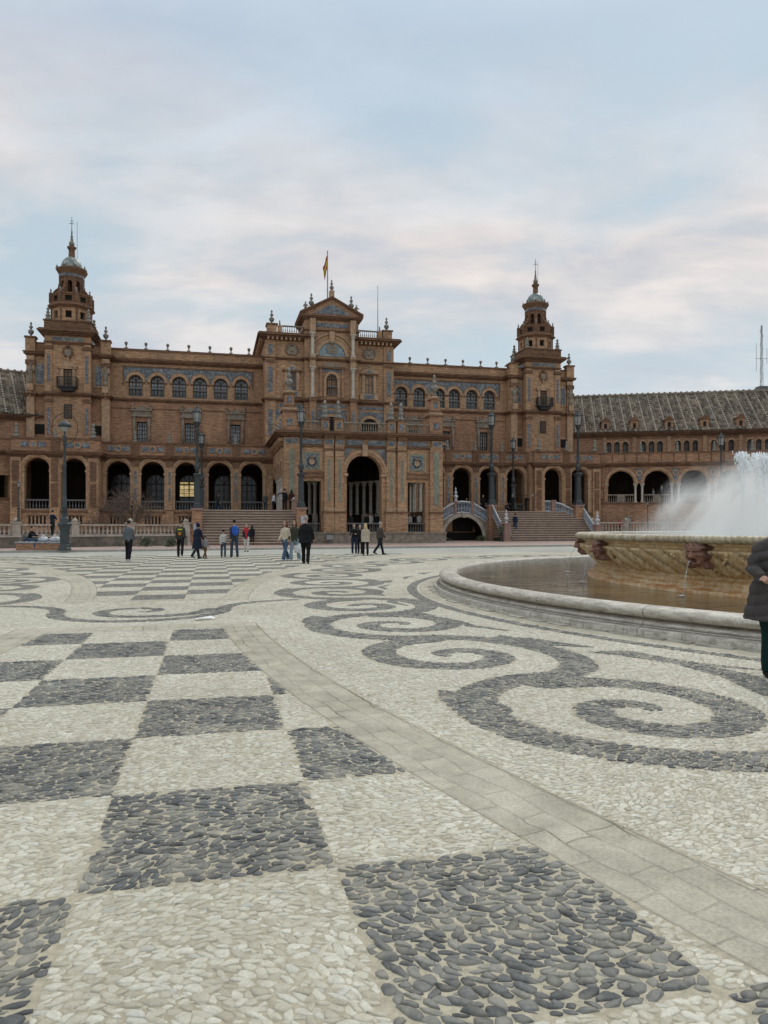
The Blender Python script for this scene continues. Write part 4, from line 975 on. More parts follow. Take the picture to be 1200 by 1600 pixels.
for a, b_ in ((443, 467.5), (671, 690.5)):                   # corner piers with broad tile strips
    mb.box(XP(a), XP(b_), t - .25, t + .02, 1.04, 8.2, 0); c = (XP(a) + XP(b_))/2; mg_.box(c - .22, c + .22, t - .28, t - .2, 3.3, 7.75); mb.box(XP(a) - .05, XP(b_) + .05, t - .32, t, 2.6, 2.75, bT)
for c in (lc, rc):
    mg_.box(c - .66, c + .66, t - .06, t, 6.2, 7.6); mb.box(c - .52, c + .52, t - .08, t, 6.34, 7.46, bTi); mb.ring(c, 6.85, .32, .38, t - .06, .06, bD, n=18, a0=0, a1=2*PI)
    mb.prism([(c - .2, 6.7), (c, 6.55), (c + .2, 6.7), (c + .2, 7.05), (c - .2, 7.05)], t - .12, t - .08, bC); mb.lathe([(.16, 0), (.22, .12), (.1, .18)], (c, t - .1, 7.1), 8, bS)
    mb.box(c - 1.0, c + 1.0, t - .12, t, 5.5, 5.62, bT); mb.box(c - 1.0, c + 1.0, t - .16, t, 5.85, 6.0, bT)
    for q in (-.75, .75): mb.box(c + q - .07, c + q + .07, t - .05, t, 6.1, 7.75, bC)
mb.ring(ca, zsp, hwa + .03, hwa + .22, t, .1, 0); mb.ring(ca, zsp, hwa + .22, hwa + .42, t, .18, bC)
mb.box(ca - .22, ca + .22, t - .34, t, 7.35, 8.3, bC)
for sg in (-1, 1): mb.box(ca + sg*(hwa - .08), ca + sg*(hwa + .42), t - .2, t + .6, zsp - .28, zsp - .05, bC)
mt.wall(ca - hwa - .4, ca + hwa + .4, zsp + .6, 7.95, [(ca, math.sqrt((hwa + .44)**2 - .36), zsp + .6, zsp + .6 - .25, True)], t - .04, .03)
# side walls of the portico (open colonnades) seen along the landing
for sx, e in ((0, s0), (1, s1)):
    Ms = ML @ (at((e, t, 0)) @ Matrix.Rotation(R(90 if sx else -90), 4, 'Z'))   # local x runs along the side
    sgn = 1 if sx else -1
    sw = MB(Ms); n = 6; L = 10.9; q = (L - 1.0)/n
    rng = [(sgn*(.9 + q*(i + .5)), q/2 - .16, 5.9, 6.3, True) for i in range(n)]
    a0_, a1_ = (0, L) if sx else (-L, 0)
    sw.wall(a0_, a1_, 5.9, 8.75, rng, 0, .7, 0, 9)
    for o_ in rng: sw.ring(o_[0], o_[3], o_[1] + .02, o_[1] + .13, 0, .06, bC)
    sw.box(sgn*.01, sgn*.9, 0.001, .7, ZG, 5.9, 0); sw.box(sgn*(L - .1), sgn*L, 0.001, .7, ZG, 5.9, 0); sw.box(a0_, a1_, .0, .9, ZG, 2.85, 0)
    for i in range(14): sw.box(sgn*(.3 + i*.78) - .1, sgn*(.3 + i*.78) + .1, -.38, 0, 8.5, 8.75, bC)
    sw.box(a0_ + (.02 if sx else 0), a1_ - (0 if sx else .02), -.04, .02, 8.1, 8.3, bT)
    b = len(mb.v); mb.v += sw.v; mb.f += [[b + i for i in f] for f in sw.f]; mb.m += sw.m; mb.sm += sw.sm
    for i in range(n + 1):
        p = sgn*(.9 + q*i); k = MB(Ms)
        for dy in (.35,):
            k.box(p - .17, p + .17, dy - .15, dy + .15, 2.85, 3.0); k.lathe([(.15, 3.0), (.12, 3.1), (.115, 5.35), (.11, 5.45), (.15, 5.5), (.19, 5.78)], (p, dy, 0), 10); k.box(p - .2, p + .2, dy - .17, dy + .17, 5.78, 5.9)
        k.build('column', M['marble'], PAL)
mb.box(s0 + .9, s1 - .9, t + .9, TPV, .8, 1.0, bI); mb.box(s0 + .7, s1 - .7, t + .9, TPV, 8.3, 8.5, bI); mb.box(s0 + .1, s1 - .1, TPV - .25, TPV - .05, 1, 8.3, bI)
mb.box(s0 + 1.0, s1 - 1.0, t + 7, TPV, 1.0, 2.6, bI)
mb.build('portico', BR, PAL); mt.pieces('frieze_tiles', M['tile'], PAL); mg_.pieces('tile_strip', M['tile2'], PAL)
mi2 = MB(ML)
for x, dt in ((548, 8.6), (558, 7.8), (568.5, 7.0), (579, 6.2), (590, 5.4), (484, 7.5), (492, 6.7), (645, 7.4), (657, 6.2)):
    tt = t + dt; s_ = ps(x, tt); k = MB(ML); k.box(s_ - .22, s_ + .22, tt - .22, tt + .22, 1.0, 2.62); k.lathe([(.21, 2.62), (.15, 2.75), (.14, 5.1), (.13, 5.2), (.17, 5.25), (.24, 5.55)], (s_, tt, 0), 12); k.box(s_ - .26, s_ + .26, tt - .26, tt + .26, 5.55, 5.7); mi2.box(s_ - .2, s_ + .2, tt - .2, tt + .2, 5.7, 8.3)
    k.build('column', M['marble'], PAL)
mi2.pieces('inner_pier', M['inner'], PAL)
for c, h_ in ((lc, hl), (ca, hwa), (rc, hl)):
    k = MB(ML); k.balustrade(c - h_, c + h_, t + .35, 1.04, .78, sp=.2, r=.05); k.build('balustrade', M['grey'], PAL)
# terrace of the portico: balustrades, pedestals with ceramic finials, two stepped pylons
for a, b_ in ((478, 503), (537, 604), (633, 671)):
    k = MB(ML); k.balustrade(XP(a), XP(b_), t + .1, 9.36, .82, sp=.2, r=.055); k.build('balustrade', M['stone'], PAL)
for x in (508, 529, 611.5, 627):
    s_ = XP(x); k = MB(ML); k.box(s_ - .34, s_ + .34, t - .15, t + .45, 9.36, 10.3, 0); k.box(s_ - .18, s_ + .18, t - .18, t, 9.55, 10.1, bTi); k.box(s_ - .42, s_ + .42, t - .24, t + .54, 10.3, 10.42, bT)
    k.build('pedestal', BR, PAL); place('spinp', spin, PAL, (s_, t + .15, 10.42), s=.9)
for x, lab in ((452.5, 'l'), (681, 'r')):
    s_ = XP(x); k = MB(ML)
    k.box(s_ - .56, s_ + .56, t - .1, t + 1.0, 9.36, 10.85, bB2); k.box(s_ - .22, s_ + .22, t - .14, t, 9.75, 10.3, bTi); k.box(s_ - .68, s_ + .68, t - .22, t + 1.1, 10.85, 11.0, bT); k.box(s_ - .6, s_ + .6, t - .12, t + 1.0, 11.0, 11.2, bC); k.box(s_ - .5, s_ + .5, t, t + .9, 11.2, 11.4, bT)
    k.box(s_ - .38, s_ + .38, t + .07, t + .83, 11.4, 12.3, bB2); k.box(s_ - .18, s_ + .18, t + .03, t + .1, 11.6, 12.1, bTi); k.box(s_ - .48, s_ + .48, t - .02, t + .92, 12.3, 12.42, bT); k.lathe([(.42, 12.42), (.36, 12.6), (.2, 12.7)], (s_, t + .45, 0), 8, bC)
    k.build('pylon', BR, PAL); place('urnp', urn, PAL, (s_, t + .45, 12.7), s=.85)
for i in range(5): place('spinq', spin, PAL, (s0 + .1, t + 2 + i*1.8, 9.36), s=.75)
k = MB(ML); 
for i in range(5): k.balustrade(0, 0.01, 0, 0, .01) if False else None

# ---- flag on its pole, mast beside it
Mf = ML @ at((cm - .15, TPV + 1.2, 22.6)); fp = empty('flagpole', Mf); tag(fp, 'tall pole with a red and yellow flag above the central gable', 'flagpole')
k = MB(Mf); k.lathe([(.07, 0), (.06, 3), (.045, 6.0), (.07, 6.03), (.07, 6.12), (.01, 6.2)], n=8); k.build('pole', M['pale'], fp)
m, nt, b, o = mat_new('flag_cloth'); N = NT(nt); uvn = N.attr('band'); N.l(N.ramp(uvn.outputs['Fac'], [(0, (.32, .015, .02)), (.27, (.55, .42, .03)), (.73, (.32, .015, .02))], 'CONSTANT'), b.inputs['Base Color']); b.inputs['Roughness'].default_value = .8
k = MB(Mf); nu, nv = 10, 14; bands = []
for j in range(nv + 1):
    for i in range(nu + 1):
        u, v = i/nu, j/nv
        x = -.04 - u*.42*(1 - .3*v) ; y = .22*math.sin(u*9 + v*2)*u; z = 5.7 - v*1.35 - u*1.25 + .1*math.sin(u*7)
        k.vv((x, y, z)); bands.append(v)
for j in range(nv):
    for i in range(nu): a = j*(nu+1) + i; k.f.append([a, a+1, a+nu+2, a+nu+1]); k.m.append(0); k.sm.append(True)
fo = k.build('flag', m, fp); fo.data.attributes.new('band', 'FLOAT', 'POINT').data.foreach_set('value', bands)
Mf = ML @ at((X(595.5), TPV + 1.5, 19.9)); k = MB(Mf); k.tube([(0, 0, 0), (0, 0, 5.9)], [.05, .03], 6); k.lathe([(.14, 0), (.1, .2)], n=8)
tag(k.build('roof_mast', M['pale']), 'thin pale mast on the roof right of the flag', 'mast')
# ------------------------------------------------------------------ the curved wings that run on from both towers
def curved_wing(Mw, L, label, first=2.6, el=0.0, er=0.0, tail=1.5):
    W_ = empty('gallery_wing', Mw); tag(W_, label, 'building'); T = Mw @ Matrix.Translation((0, 0, -ZG))
    mb = MB(T); mt = MB(T); q = 3.55; cs = [first + q*i for i in range(int((L - first - tail)/q) + 1)]; hw = 1.28; zsp = 5.95
    ops = [(c, hw, zsp - .02, zsp, True) for c in cs]
    mb.wall(0, L, zsp - .02, 7.9, ops, 0, .5, bB2, 9)
    mb.box(0, cs[0] - hw - .02, 0.001, .5, ZG, zsp - .02, bB2); mb.box(.4, cs[0] - hw - .4, -.05, .02, 4.2, 5.6, bT); mb.box(.55, cs[0] - hw - .55, -.07, .02, 4.4, 5.4, bB2)
    mb.box(0, L, -.02, 5, ZG - .1, 3.95, bB2); mb.box(0, L, -.12, .3, 3.85, 4.0, bT); mb.box(0, L, -.1, .3, ZG - .1, 1.0, bT)
    mb.course(0, L, 0, .6, 7.65, [(.1, .06), (.12, .16), (.12, .32), (.08, .38)], bT); mb.box(0, L, .0, .4, 8.0, 9.0, bB2); mb.box(0, L, -.08, .5, 9.0, 9.14, bT)
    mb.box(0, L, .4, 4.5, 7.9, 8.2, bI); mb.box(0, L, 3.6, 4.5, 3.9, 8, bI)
    for i in range(int(L/1.2)): mb.box(.5 + i*1.2, .6 + i*1.2, -.05, .02, 8.15, 8.95, bT)
    for c in cs:
        mb.ring(c, zsp, hw + .02, hw + .16, 0, .06, 0); mb.ring(c, zsp, hw + .16, hw + .34, 0, .11, bC)
        for sg in (-1, 1):
            p = c + sg*(hw + .16); k = MB(T)
            k.box(p - .17, p + .17, .05, .39, 4.0, 4.1); k.lathe([(.16, 4.1), (.12, 4.2), (.115, 5.45), (.11, 5.5), (.2, 5.8)], (p, .22, 0), 10); k.box(p - .2, p + .2, .0, .42, 5.8, 5.95)
            k.build('column', M['marble'], W_)
    for a, b_ in zip(cs, cs[1:]):
        m_ = (a + b_)/2; n = 14
        mt.prism([(m_ - .42, 7.45), (m_ + .42, 7.45), (m_ + .3, 6.9), (m_ + .12, 6.2), (m_ - .12, 6.2), (m_ - .3, 6.9)], -.03, .01)
        mb.ring(m_, 7.0, .2, .32, 0, .08, bC, n=14, a0=0, a1=2*PI)
    for c in cs:
        k = MB(T); k.balustrade(c - hw, c - .38, .2, 3.98, .85, sp=.22, r=.05); k.balustrade(c + .38, c + hw, .2, 3.98, .85, sp=.22, r=.05); k.box(c - .38, c + .38, .12, .28, 3.98, 4.83); k.ring(c, 4.4, .18, .28, .12, .04, 0, n=14, a0=0, a1=2*PI); k.build('balustrade', M['stone'], W_)
    # upper storey set back, small windows in threes
    t = 3.5; wc = []
    for c in cs:
        wc += [c - .86, c, c + .86]
    mb.wall(-el, L + er, 8.8, 11.7, [(x, .28, 9.35, 10.35, True) for x in wc], t, .35, bB2, 9)
    mb.box(-el, L + er, t + .1, t + 8, 11.4, 11.75, 0); mb.box(L - .2, L + min(er, .3) + .01, .6, t + 2, ZG, 9, 0); mb.course(-el, L + er, t, t + .6, 11.1, [(.1, .06), (.1, .14), (.12, .3), (.1, .45), (.1, .55)], bT); mb.box(0, L, t - .06, t + .1, 10.95, 11.02, bT)
    for x in wc: mb.ring(x, 10.35, .3, .42, t, .06, bC)
    for a, b_ in zip([0] + cs, cs): mb.box((a + b_)/2 - .2, (a + b_)/2 + .2, t - .12, t + .1, 8.8, 11.1, 0)
    mb.build('wing_wall', BR, W_); mt.pieces('tile_panel', M['tile'], W_)
    for x in wc:
        Mx = T @ at((x, t + .2, 9.35))
        if '*sm' in _used: copy_tree(_used['*sm'], W_, Mx)
        else: _used['*sm'] = win_arch(.28, 1.0, False, M['wood'], bars=1)(W_, Mx)
    # tiled roof
    rise, run = 5.0, 6.6; Lr = math.hypot(rise, run); Mr = T @ at((-el, t - .6, 11.62)) @ Matrix.Rotation(math.atan2(rise, run), 4, 'X')
    k = MB(Mr); LL_ = L + el + er; n = int(LL_/.065); prof = (0, .05, .07, .05)
    for i in range(n):
        x0, x1 = i*.065, (i+1)*.065; z0, z1 = prof[i % 4], prof[(i+1) % 4]
        k.face([(x0, 0, z0), (x1, 0, z1), (x1, Lr, z1), (x0, Lr, z0)], smooth=True)
    k.face([(0, 0, -.02), (LL_, 0, -.02), (LL_, Lr, -.02), (0, Lr, -.02)])
    rf = k.build('roof', M['roof'], W_, M=Mr)
    k = MB(T); k.tube([(-el, t - .6 + run, 16.66), (L + er, t - .6 + run, 16.66)], .16, 6)
    for i in range(int(LL_/.6)): k.box(i*.6 + .2 - el, i*.6 + .4 - el, t - .7 + run, t - .5 + run, 16.78, 16.88)
    k.build('ridge', M['stone'], rf)
    for i, c in enumerate(cs):
        k = MB(T); c_ = c - q/2 if i else c - 1.2
        k.box(c_ - .4, c_ + .4, t - .1, t + 1.6, 11.9, 12.85, 0); k.box(c_ - .5, c_ + .5, t - .18, t + 1.6, 12.85, 12.95, 1); k.prism([(c_ - .45, 12.95), (c_ + .45, 12.95), (c_, 13.35)], t - .12, t + 1.9, 1); k.box(c_ - .15, c_ + .15, t - .12, t, 12.1, 12.6, 2)
        k.build('dormer', [M['brick2'], M['terra'], M['dark']], rf)
    for i in range(int(L/3.55)):
        Mx = T @ at((1 + i*3.55, .1, 9.14), s=.6)
        if '*sp' in _used: copy_tree(_used['*sp'], W_, Mx)
        else: _used['*sp'] = spin(W_, Mx)
    return W_
o1 = L2W(ps(938, TAT) + .3, TAT + 1.6)
W1 = Matrix.Translation((o1.x, o1.y, ZG)) @ Matrix.Rotation(R(-11), 4, 'Z')
curved_wing(W1, 19.2, 'brick arcade wing with white paired columns and dotted tile roof, right of the right tower', el=5.0)
e1 = W1 @ Vector((19.2, 0, 0)); W2 = Matrix.Translation(e1) @ Matrix.Rotation(R(-24), 4, 'Z')
curved_wing(W2, 22, 'far end of the brick arcade wing, hidden behind the fountain spray at the right edge', el=4.0)
ang_l = R(13.2 + 20); e = L2W(ps(15, TAT) - .1, TAT + 1.2); LL = 20.0
W3 = Matrix.Translation((e.x, e.y, ZG)) @ Matrix.Rotation(ang_l, 4, 'Z') @ Matrix.Translation((-LL, 0, 0))
curved_wing(W3, LL, 'brick wing with dotted tile roof at the left edge of the picture', first=1.2, er=4.5, tail=4.0)
mb = MB(ML)                                                   # plain joints where galleries of different depth meet
mb.box(ps(155.5, TAT) - .2, ps(158, TA) + .05, TAT + .3, TF, ZG, 9.0, 0); mb.box(ps(155.5, TAT) - .25, ps(158, TA), TAT + .28, TF, 2.7, 2.9, bT)
mb.box(ps(824, TA) - .1, ps(835, TAT + .8) + .2, TAT + 1.2, TF, ZG, 9.0, 0)
mb.box(ps(17, TAT), ps(17, TAT) + .6, TAT + .8, TF + 4, ZG, 9.0, 0); mb.box(ps(938, TAT + .8) - .6, ps(938, TAT + .8), TAT + 1.5, TF + 4, ZG, 9.0, 0)
mb.pieces('joint_wall', BR, PAL)
k = MB(ML); 
# lattice mast far behind on the right
Mf = at(pd(1190, 607, 84)); k = MB(Mf)
for a in range(3):
    x, y = .22*math.cos(a*2.094), .22*math.sin(a*2.094); k.tube([(x, y, -3), (x*.3, y*.3, 7.2)], .03, 4)
for i in range(14): k.tube([(.2*math.cos(i*2.1), .2*math.sin(i*2.1), i*.5), (.2*math.cos(i*2.1 + 2.1), .2*math.sin(i*2.1 + 2.1), i*.5 + .5)], .018, 4)
k.box(-.5, .5, -.5, .5, -.3, .2); k.tube([(-.7, 0, 3.4), (.7, 0, 3.4)], .02, 4); k.tube([(-.6, 0, 2.0), (-.6, 0, 5.2)], .02, 4); k.tube([(.6, 0, 2.8), (.6, 0, 4.6)], .02, 4)
tag(k.build('radio_mast', M['grey']), 'thin lattice radio mast above the right roof', 'mast')

# ------------------------------------------------------------------ stairs, landings and the humped bridge
def flight(mb, s0, s1, t0, t1, z0, z1, n, m=0, m2=1):
    for i in range(n):
        z = z0 + (z1 - z0)*(i+1)/n; zb = z0 + (z1 - z0)*i/n; ta = t0 + (t1 - t0)*i/n
        mb.box(s0, s1, ta + .02, t1 + .3, zb - (0 if i else .1), z - .06, m2); mb.box(s0, s1, ta - .03, t1 + .3, z - .06, z, m)
M['step'] = plain('worn_step_stone', (.46, .36, .29), .75, noise=.15, scale=2.5)
M['riser'] = plain('stone_riser', (.19, .135, .10), .8, noise=.15, scale=3)
ZL = 2.82
sA, sB = ps(315, 56.5), ps(465, 57.5)
Ms = ML @ at(((sA + sB)/2, 58, ZG)); ST1 = empty('staircase', Ms); tag(ST1, 'broad flight of pink stone steps rising to the gallery left of the portico', 'staircase')
mb = MB(ML); flight(mb, sA, sB, 55.9, 59.2, ZG, ZL, 13); mb.build('steps', [M['step'], M['riser']], ST1)
mb = MB(ML); mb.box(sA, 5.6, 59.4, 69.95, ZG, ZL - .01, 1); mb.box(5.6, sB, 59.4, 59.95, ZG, ZL - .01, 1); mb.box(sA, sB, 59.17, 59.5, ZL - .24, ZL + .01, 0); mb.build('landing', [M['step'], M['riser']], ST1)
sC, sD = ps(789, 64.6), ps(931, 64.6); Ms = ML @ at(((sC + sD)/2, 66, ZG)); ST2 = empty('staircase', Ms); tag(ST2, 'flight of pink stone steps beside the humped bridge, right of the portico', 'staircase')
ZR = 3.0
mb = MB(ML); flight(mb, sC, sD, 64.6, 68.2, ZG, ZR, 13); mb.build('steps', [M['step'], M['riser']], ST2)
mb = MB(ML); mb.box(sC - .9, sD + .9, 68.3, 69.9, ZG, ZR - .01, 1); mb.box(sC, sD, 68.15, 68.6, ZR - .2, ZR + .01, 0); mb.build('landing', [M['step'], M['riser']], ST2)
def rail(pts, h, name, parent, mats, sp=.2, cap=.09):
    pts = [Vector(p) for p in pts]; k = MB(); up = Vector((0, 0, 1))
    k.tube([p + up*h for p in pts], cap, 6, 0); k.tube([p + up*.07 for p in pts], .07, 6, 0)
    for a, b_ in zip(pts, pts[1:]):
        n = max(1, round((b_ - a).length/sp))
        for i in range(n):
            c = a.lerp(b_, (i + .5)/n); k.lathe([(.035, .08), (.05, h*.25), (.075, h*.42), (.04, h*.6), (.035, h*.8), (.06, h)], c, 6, 1, caps=False)
    return k.build(name, mats, parent)
CER = [M['ceramw'], M['ceramw']]
M['cerblue'] = plain('blue_white_ceramic', (.30, .34, .40), .35, noise=.35, scale=9)
CER = [M['ceramw'], M['cerblue']]
def LP(x, y, t): s_, z_ = pl(x, y, t); return ML @ Vector((s_, t, z_))
def newel(parent, s_, t, z0, z1, w=.3, top=None, name='newel'):
    k = MB(ML); k.box(s_ - w, s_ + w, t - w, t + w, z0, z1 - .12, 0); k.box(s_ - w - .06, s_ + w + .06, t - w - .06, t + w + .06, z1 - .12, z1, 0); k.box(s_ - w - .05, s_ + w + .05, t - w - .05, t + w + .05, z0, z0 + .2, 0)
    return k.build(name, M['pink'], parent)
def cer_fin(parent, s_, t, z, s=1.0):
    k = MB(ML @ at((s_, t, z), s=s)); k.lathe([(.2, 0), (.22, .1), (.1, .18), (.12, .28), (.26, .42), (.24, .55), (.09, .66), (.08, .72), (.17, .82), (.16, .92), (.06, 1.02), (.05, 1.08), (.1, 1.16), (.08, 1.26), (.02, 1.42)], n=10)
    return k.build('finial', M['ceramw'], parent)
Bs = ML @ at((ps(722, 68.3), 68.3, ZG)); BRG = empty('humped_bridge', Bs); tag(BRG, 'small humped canal bridge with round arch and blue white ceramic railing', 'bridge')
tB = 67.9
wall_top = [(686, 820), (692, 814), (703, 807), (712, 803), (722, 801.5), (732, 802.5), (742, 806), (752, 811.5), (764, 819)]
k = MB(ML); ac = (ps(694.5, tB) + ps(753.5, tB))/2; ah = (ps(753.5, tB) - ps(694.5, tB))/2; az = pz(724, 808, tB) - ah*.98
pts_ = [pl(x, y, tB) for x, y in wall_top]
arc = [(ac - ah*math.cos(PI*i/20), max(az, ZG) + ah*.98*math.sin(PI*i/20)) for i in range(21)]
for i in range(20):
    (xa, za), (xb, zb) = arc[i], arc[i+1]; f_ = lambda x: float(np.interp(x, [p[0] for p in pts_], [p[1] for p in pts_]))
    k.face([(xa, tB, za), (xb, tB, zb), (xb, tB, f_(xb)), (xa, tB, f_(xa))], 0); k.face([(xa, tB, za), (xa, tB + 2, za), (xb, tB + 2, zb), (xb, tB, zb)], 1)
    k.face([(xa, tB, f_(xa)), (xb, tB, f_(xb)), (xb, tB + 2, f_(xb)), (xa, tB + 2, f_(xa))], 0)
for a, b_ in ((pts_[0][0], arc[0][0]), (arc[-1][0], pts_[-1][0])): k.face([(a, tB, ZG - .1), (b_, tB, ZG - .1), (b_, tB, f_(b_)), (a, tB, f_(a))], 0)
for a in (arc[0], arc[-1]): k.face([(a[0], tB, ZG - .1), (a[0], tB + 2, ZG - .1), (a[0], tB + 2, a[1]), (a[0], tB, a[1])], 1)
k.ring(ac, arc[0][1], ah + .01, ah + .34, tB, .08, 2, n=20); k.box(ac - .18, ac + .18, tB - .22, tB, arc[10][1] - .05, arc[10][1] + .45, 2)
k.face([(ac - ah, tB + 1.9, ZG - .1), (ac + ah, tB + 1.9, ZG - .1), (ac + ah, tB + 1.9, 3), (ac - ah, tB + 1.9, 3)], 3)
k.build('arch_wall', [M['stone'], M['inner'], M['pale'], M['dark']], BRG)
rp = [LP(x, y, tB + .1) for x, y in wall_top]; rail(rp, 1.12, 'railing', BRG, CER, .15)
for x, y in ((712, 803), (738, 804)): newel(BRG, ps(x, tB), tB + .1, pz(x, y, tB) - .1, pz(x, y, tB) + 1.25, .12, name='post')
cer_fin(BRG, ps(712.5, tB), tB + .1, pz(712, 803, tB) + 1.25, .95)
# right staircase: railings, newels
rail([ML @ Vector((sC - .1, 64.7, ZG + .25)), ML @ Vector((sC - .1, 68.0, ZR + .0))], .95, 'railing', ST2, CER, .17)
rail([ML @ Vector((sD + .1, 64.7, ZG + .25)), ML @ Vector((sD + .1, 68.0, ZR + .0))], .95, 'railing', ST2, CER, .17)
rail([LP(833, 799, 69.3), LP(848, 799, 69.0), LP(863, 800, 68.6), LP(878, 804, 68.2), LP(896, 813, 67.6)], 1.05, 'railing', ST2, CER, .16)
for s_, t, z1 in ((sC, 64.3, pz(791, 820, 64.3)), (sD, 64.3, pz(935, 822, 64.3))): newel(ST2, s_, t, ZG, z1 + .15, .3); cer_fin(ST2, s_, t, z1 + .15, .9)
for x, t, y in ((864, 68.6, 783), (833, 69.3, 783)): newel(ST2, ps(x, t), t, 2.0, pz(x, y, t) + .1, .2)
cer_fin(ST2, ps(831.5, 69.3), 69.3, pz(831, 783, 69.3) + .1, .95)
newel(ST1, sB - .1, 59.0, 2.0, 3.7, .2); cer_fin(ST1, sB - .30, 60.2, 3.75, .85); cer_fin(ST1, sB - .9, 61.0, 3.75, .85)
rail([ML @ Vector((sB - .1, 59.2, ZL)), ML @ Vector((sB - .35, 61.0, ZL)), ML @ Vector((sB - .6, 62.6, ZL))], .95, 'railing', ST1, CER, .17)

# ------------------------------------------------------------------ canal-side balustrade on the left and beyond the bridge
def canal_rail(pts, label, hz0, hz1, zb=ZG, posts=True, name='canal_balustrade'):
    o0 = empty(name, at((pts[0][0], pts[0][1], zb))); tag(o0, label, 'balustrade')
    k = MB(); kb = MB(); P_ = [Vector((a, b_, 0)) for a, b_ in pts]
    for a, b_ in zip(P_, P_[1:]):
        d = b_ - a; L = d.length; an = math.atan2(d.y, d.x); Mx = Matrix.Translation(a) @ Matrix.Rotation(an, 4, 'Z')
        q = MB(Mx); q.box(-.05, L + .05, -.25, .25, zb - .2, hz0, 0); q.box(-.05, L + .05, -.3, .3, hz0 - .1, hz0, 1)
        kb.v, b0 = kb.v + q.v, len(kb.v); kb.f += [[b0 + i for i in f] for f in q.f]; kb.m += q.m; kb.sm += q.sm
        q = MB(Mx); q.balustrade(0, L, 0, hz0, hz1 - hz0, sp=.27, r=.095, th=.24)
        b0 = len(k.v); k.v += q.v; k.f += [[b0 + i for i in f] for f in q.f]; k.m += q.m; k.sm += q.sm
    kb.build('base_wall', [M['riser2'], M['pale']], o0); k.build('balusters', M['pale'], o0)
    for i, a in enumerate(P_):
        q = MB(at((a.x, a.y, 0), .6)); q.box(-.24, .24, -.24, .24, zb, hz1 + .05); q.box(-.3, .3, -.3, .3, hz1 + .05, hz1 + .14); q.lathe([(.16, hz1 + .14), (.2, hz1 + .25), (.1, hz1 + .38), (.02, hz1 + .42)], n=8); q.build('post', M['pale'], o0)
    return o0
M['riser2'] = plain('damp_stone_wall', (.15, .13, .10), .85, noise=.3, scale=1.8)
canal_rail([(-36, 37.5), (-31, 41.5), (-27, 45), (-23.9, 47.8), (-21, 50.0), (-18, 52.2), (-14.6, 54.2)], 'pale stone balustrade along the canal at the left, below the galleries', .93, 1.68)
pr_ = [pg(x, 838, .13) for x in (938, 985)]; a = L2W(sD + .5, 66.2); 
canal_rail([(a.x, a.y), (a.x + 3.2, a.y - .4), (a.x + 6.6, a.y - 1.2), (a.x + 10, a.y - 2.4), (a.x + 13.4, a.y - 4)], 'pale stone balustrade behind the fountain bowl, right of the right staircase', .95, 1.95)

# ------------------------------------------------------------------ lamps
def lantern_lamp(base, H, rz, label, group='tall lanterns on stone pedestals', ped=None, name='street_lamp'):
    # H = height of the iron lamp from its foot to the tip
    s = H / 8.1; Mx = at(base, rz, 1); root = empty(name, Mx); M0 = Mx; Mx = Mx @ Matrix.Diagonal((.88, .88, 1, 1)); tag(root, label, 'street lamp', group)
    k = MB(Mx @ Matrix.Scale(s, 4))
    sq = lambda prof: k.lathe([(r*1.414, z) for r, z in prof], n=4, a0=PI/4, smooth=False)
    sq([(.36, 0), (.36, .16), (.30, .2), (.30, .34), (.24, .42), (.20, 2.35), (.23, 2.42), (.34, 2.62), (.34, 2.68), (.2, 2.74)])
    for a in range(4):
        q = MB(Mx @ Matrix.Scale(s, 4) @ Matrix.Rotation(a*PI/2, 4, 'Z')); q.box(-.1, .1, -.245, -.2, .6, 2.1)
        b = len(k.v); k.v += q.v; k.f += [[b + i for i in f] for f in q.f]; k.m += q.m; k.sm += q.sm
    k.lathe([(.16, 2.72), (.14, 2.95), (.24, 3.12), (.27, 3.28), (.2, 3.42), (.13, 3.52), (.17, 3.6), (.13, 3.7), (.125, 3.9), (.105, 5.9), (.15, 5.95), (.1, 6.05), (.17, 6.12), (.12, 6.2), (.16, 6.3)], n=12)
    k.build('post', M['iron'], root)
    k = MB(Mx @ Matrix.Scale(s, 4)); n = 6
    k.lathe([(.08, 6.2), (.14, 6.35), (.28, 6.68), (.34, 6.72), (.34, 6.78)], n=n, smooth=False)
    k.lathe([(.40, 7.5), (.42, 7.58), (.30, 7.68), (.16, 7.86), (.1, 7.9), (.12, 7.95), (.05, 8.0), (.02, 8.1)], n=n, smooth=False)
    for i in range(n):
        a = 2*PI*i/n; x, y = math.cos(a), math.sin(a); k.tube([(.32*x, .32*y, 6.75), (.37*x, .37*y, 7.52)], .025, 4, smooth=False); k.lathe([(.03, 0), (.03, .1), (.005, .16)], (.4*x, .4*y, 7.56), 4)
    k.tube([(.31*math.cos(i*PI/3), .31*math.sin(i*PI/3), 7.0) for i in range(7)], .012, 4)
    lan = k.build('lantern', M['iron'], root)
    k = MB(Mx @ Matrix.Scale(s, 4)); k.lathe([(.29, 6.79), (.345, 7.5)], n=n, smooth=False); k.build('glass', M['lamp'], lan)
    if ped:
        w_, z0 = ped; q = MB(Matrix.Translation((base[0], base[1], 0)) @ Matrix.Rotation(rz, 4, 'Z')); q.box(-w_, w_, -w_, w_, z0, base[2] - .16, 0); q.box(-w_ - .08, w_ + .08, -w_ - .08, w_ + .08, base[2] - .16, base[2], 1); q.box(-w_ - .05, w_ + .05, -w_ - .05, w_ + .05, z0, z0 + .25, 1)
        q.build('pedestal', [M['brick2'], M['pink']], root)
    return root
def lampP(x, yb, yt, t, label, ped=None):
    s_, z_ = pl(x, yb, t); zt = pl(x, yt, t)[1]; v = ML @ Vector((s_, t, z_)); return lantern_lamp(v, zt - z_, TH, label, ped=ped)
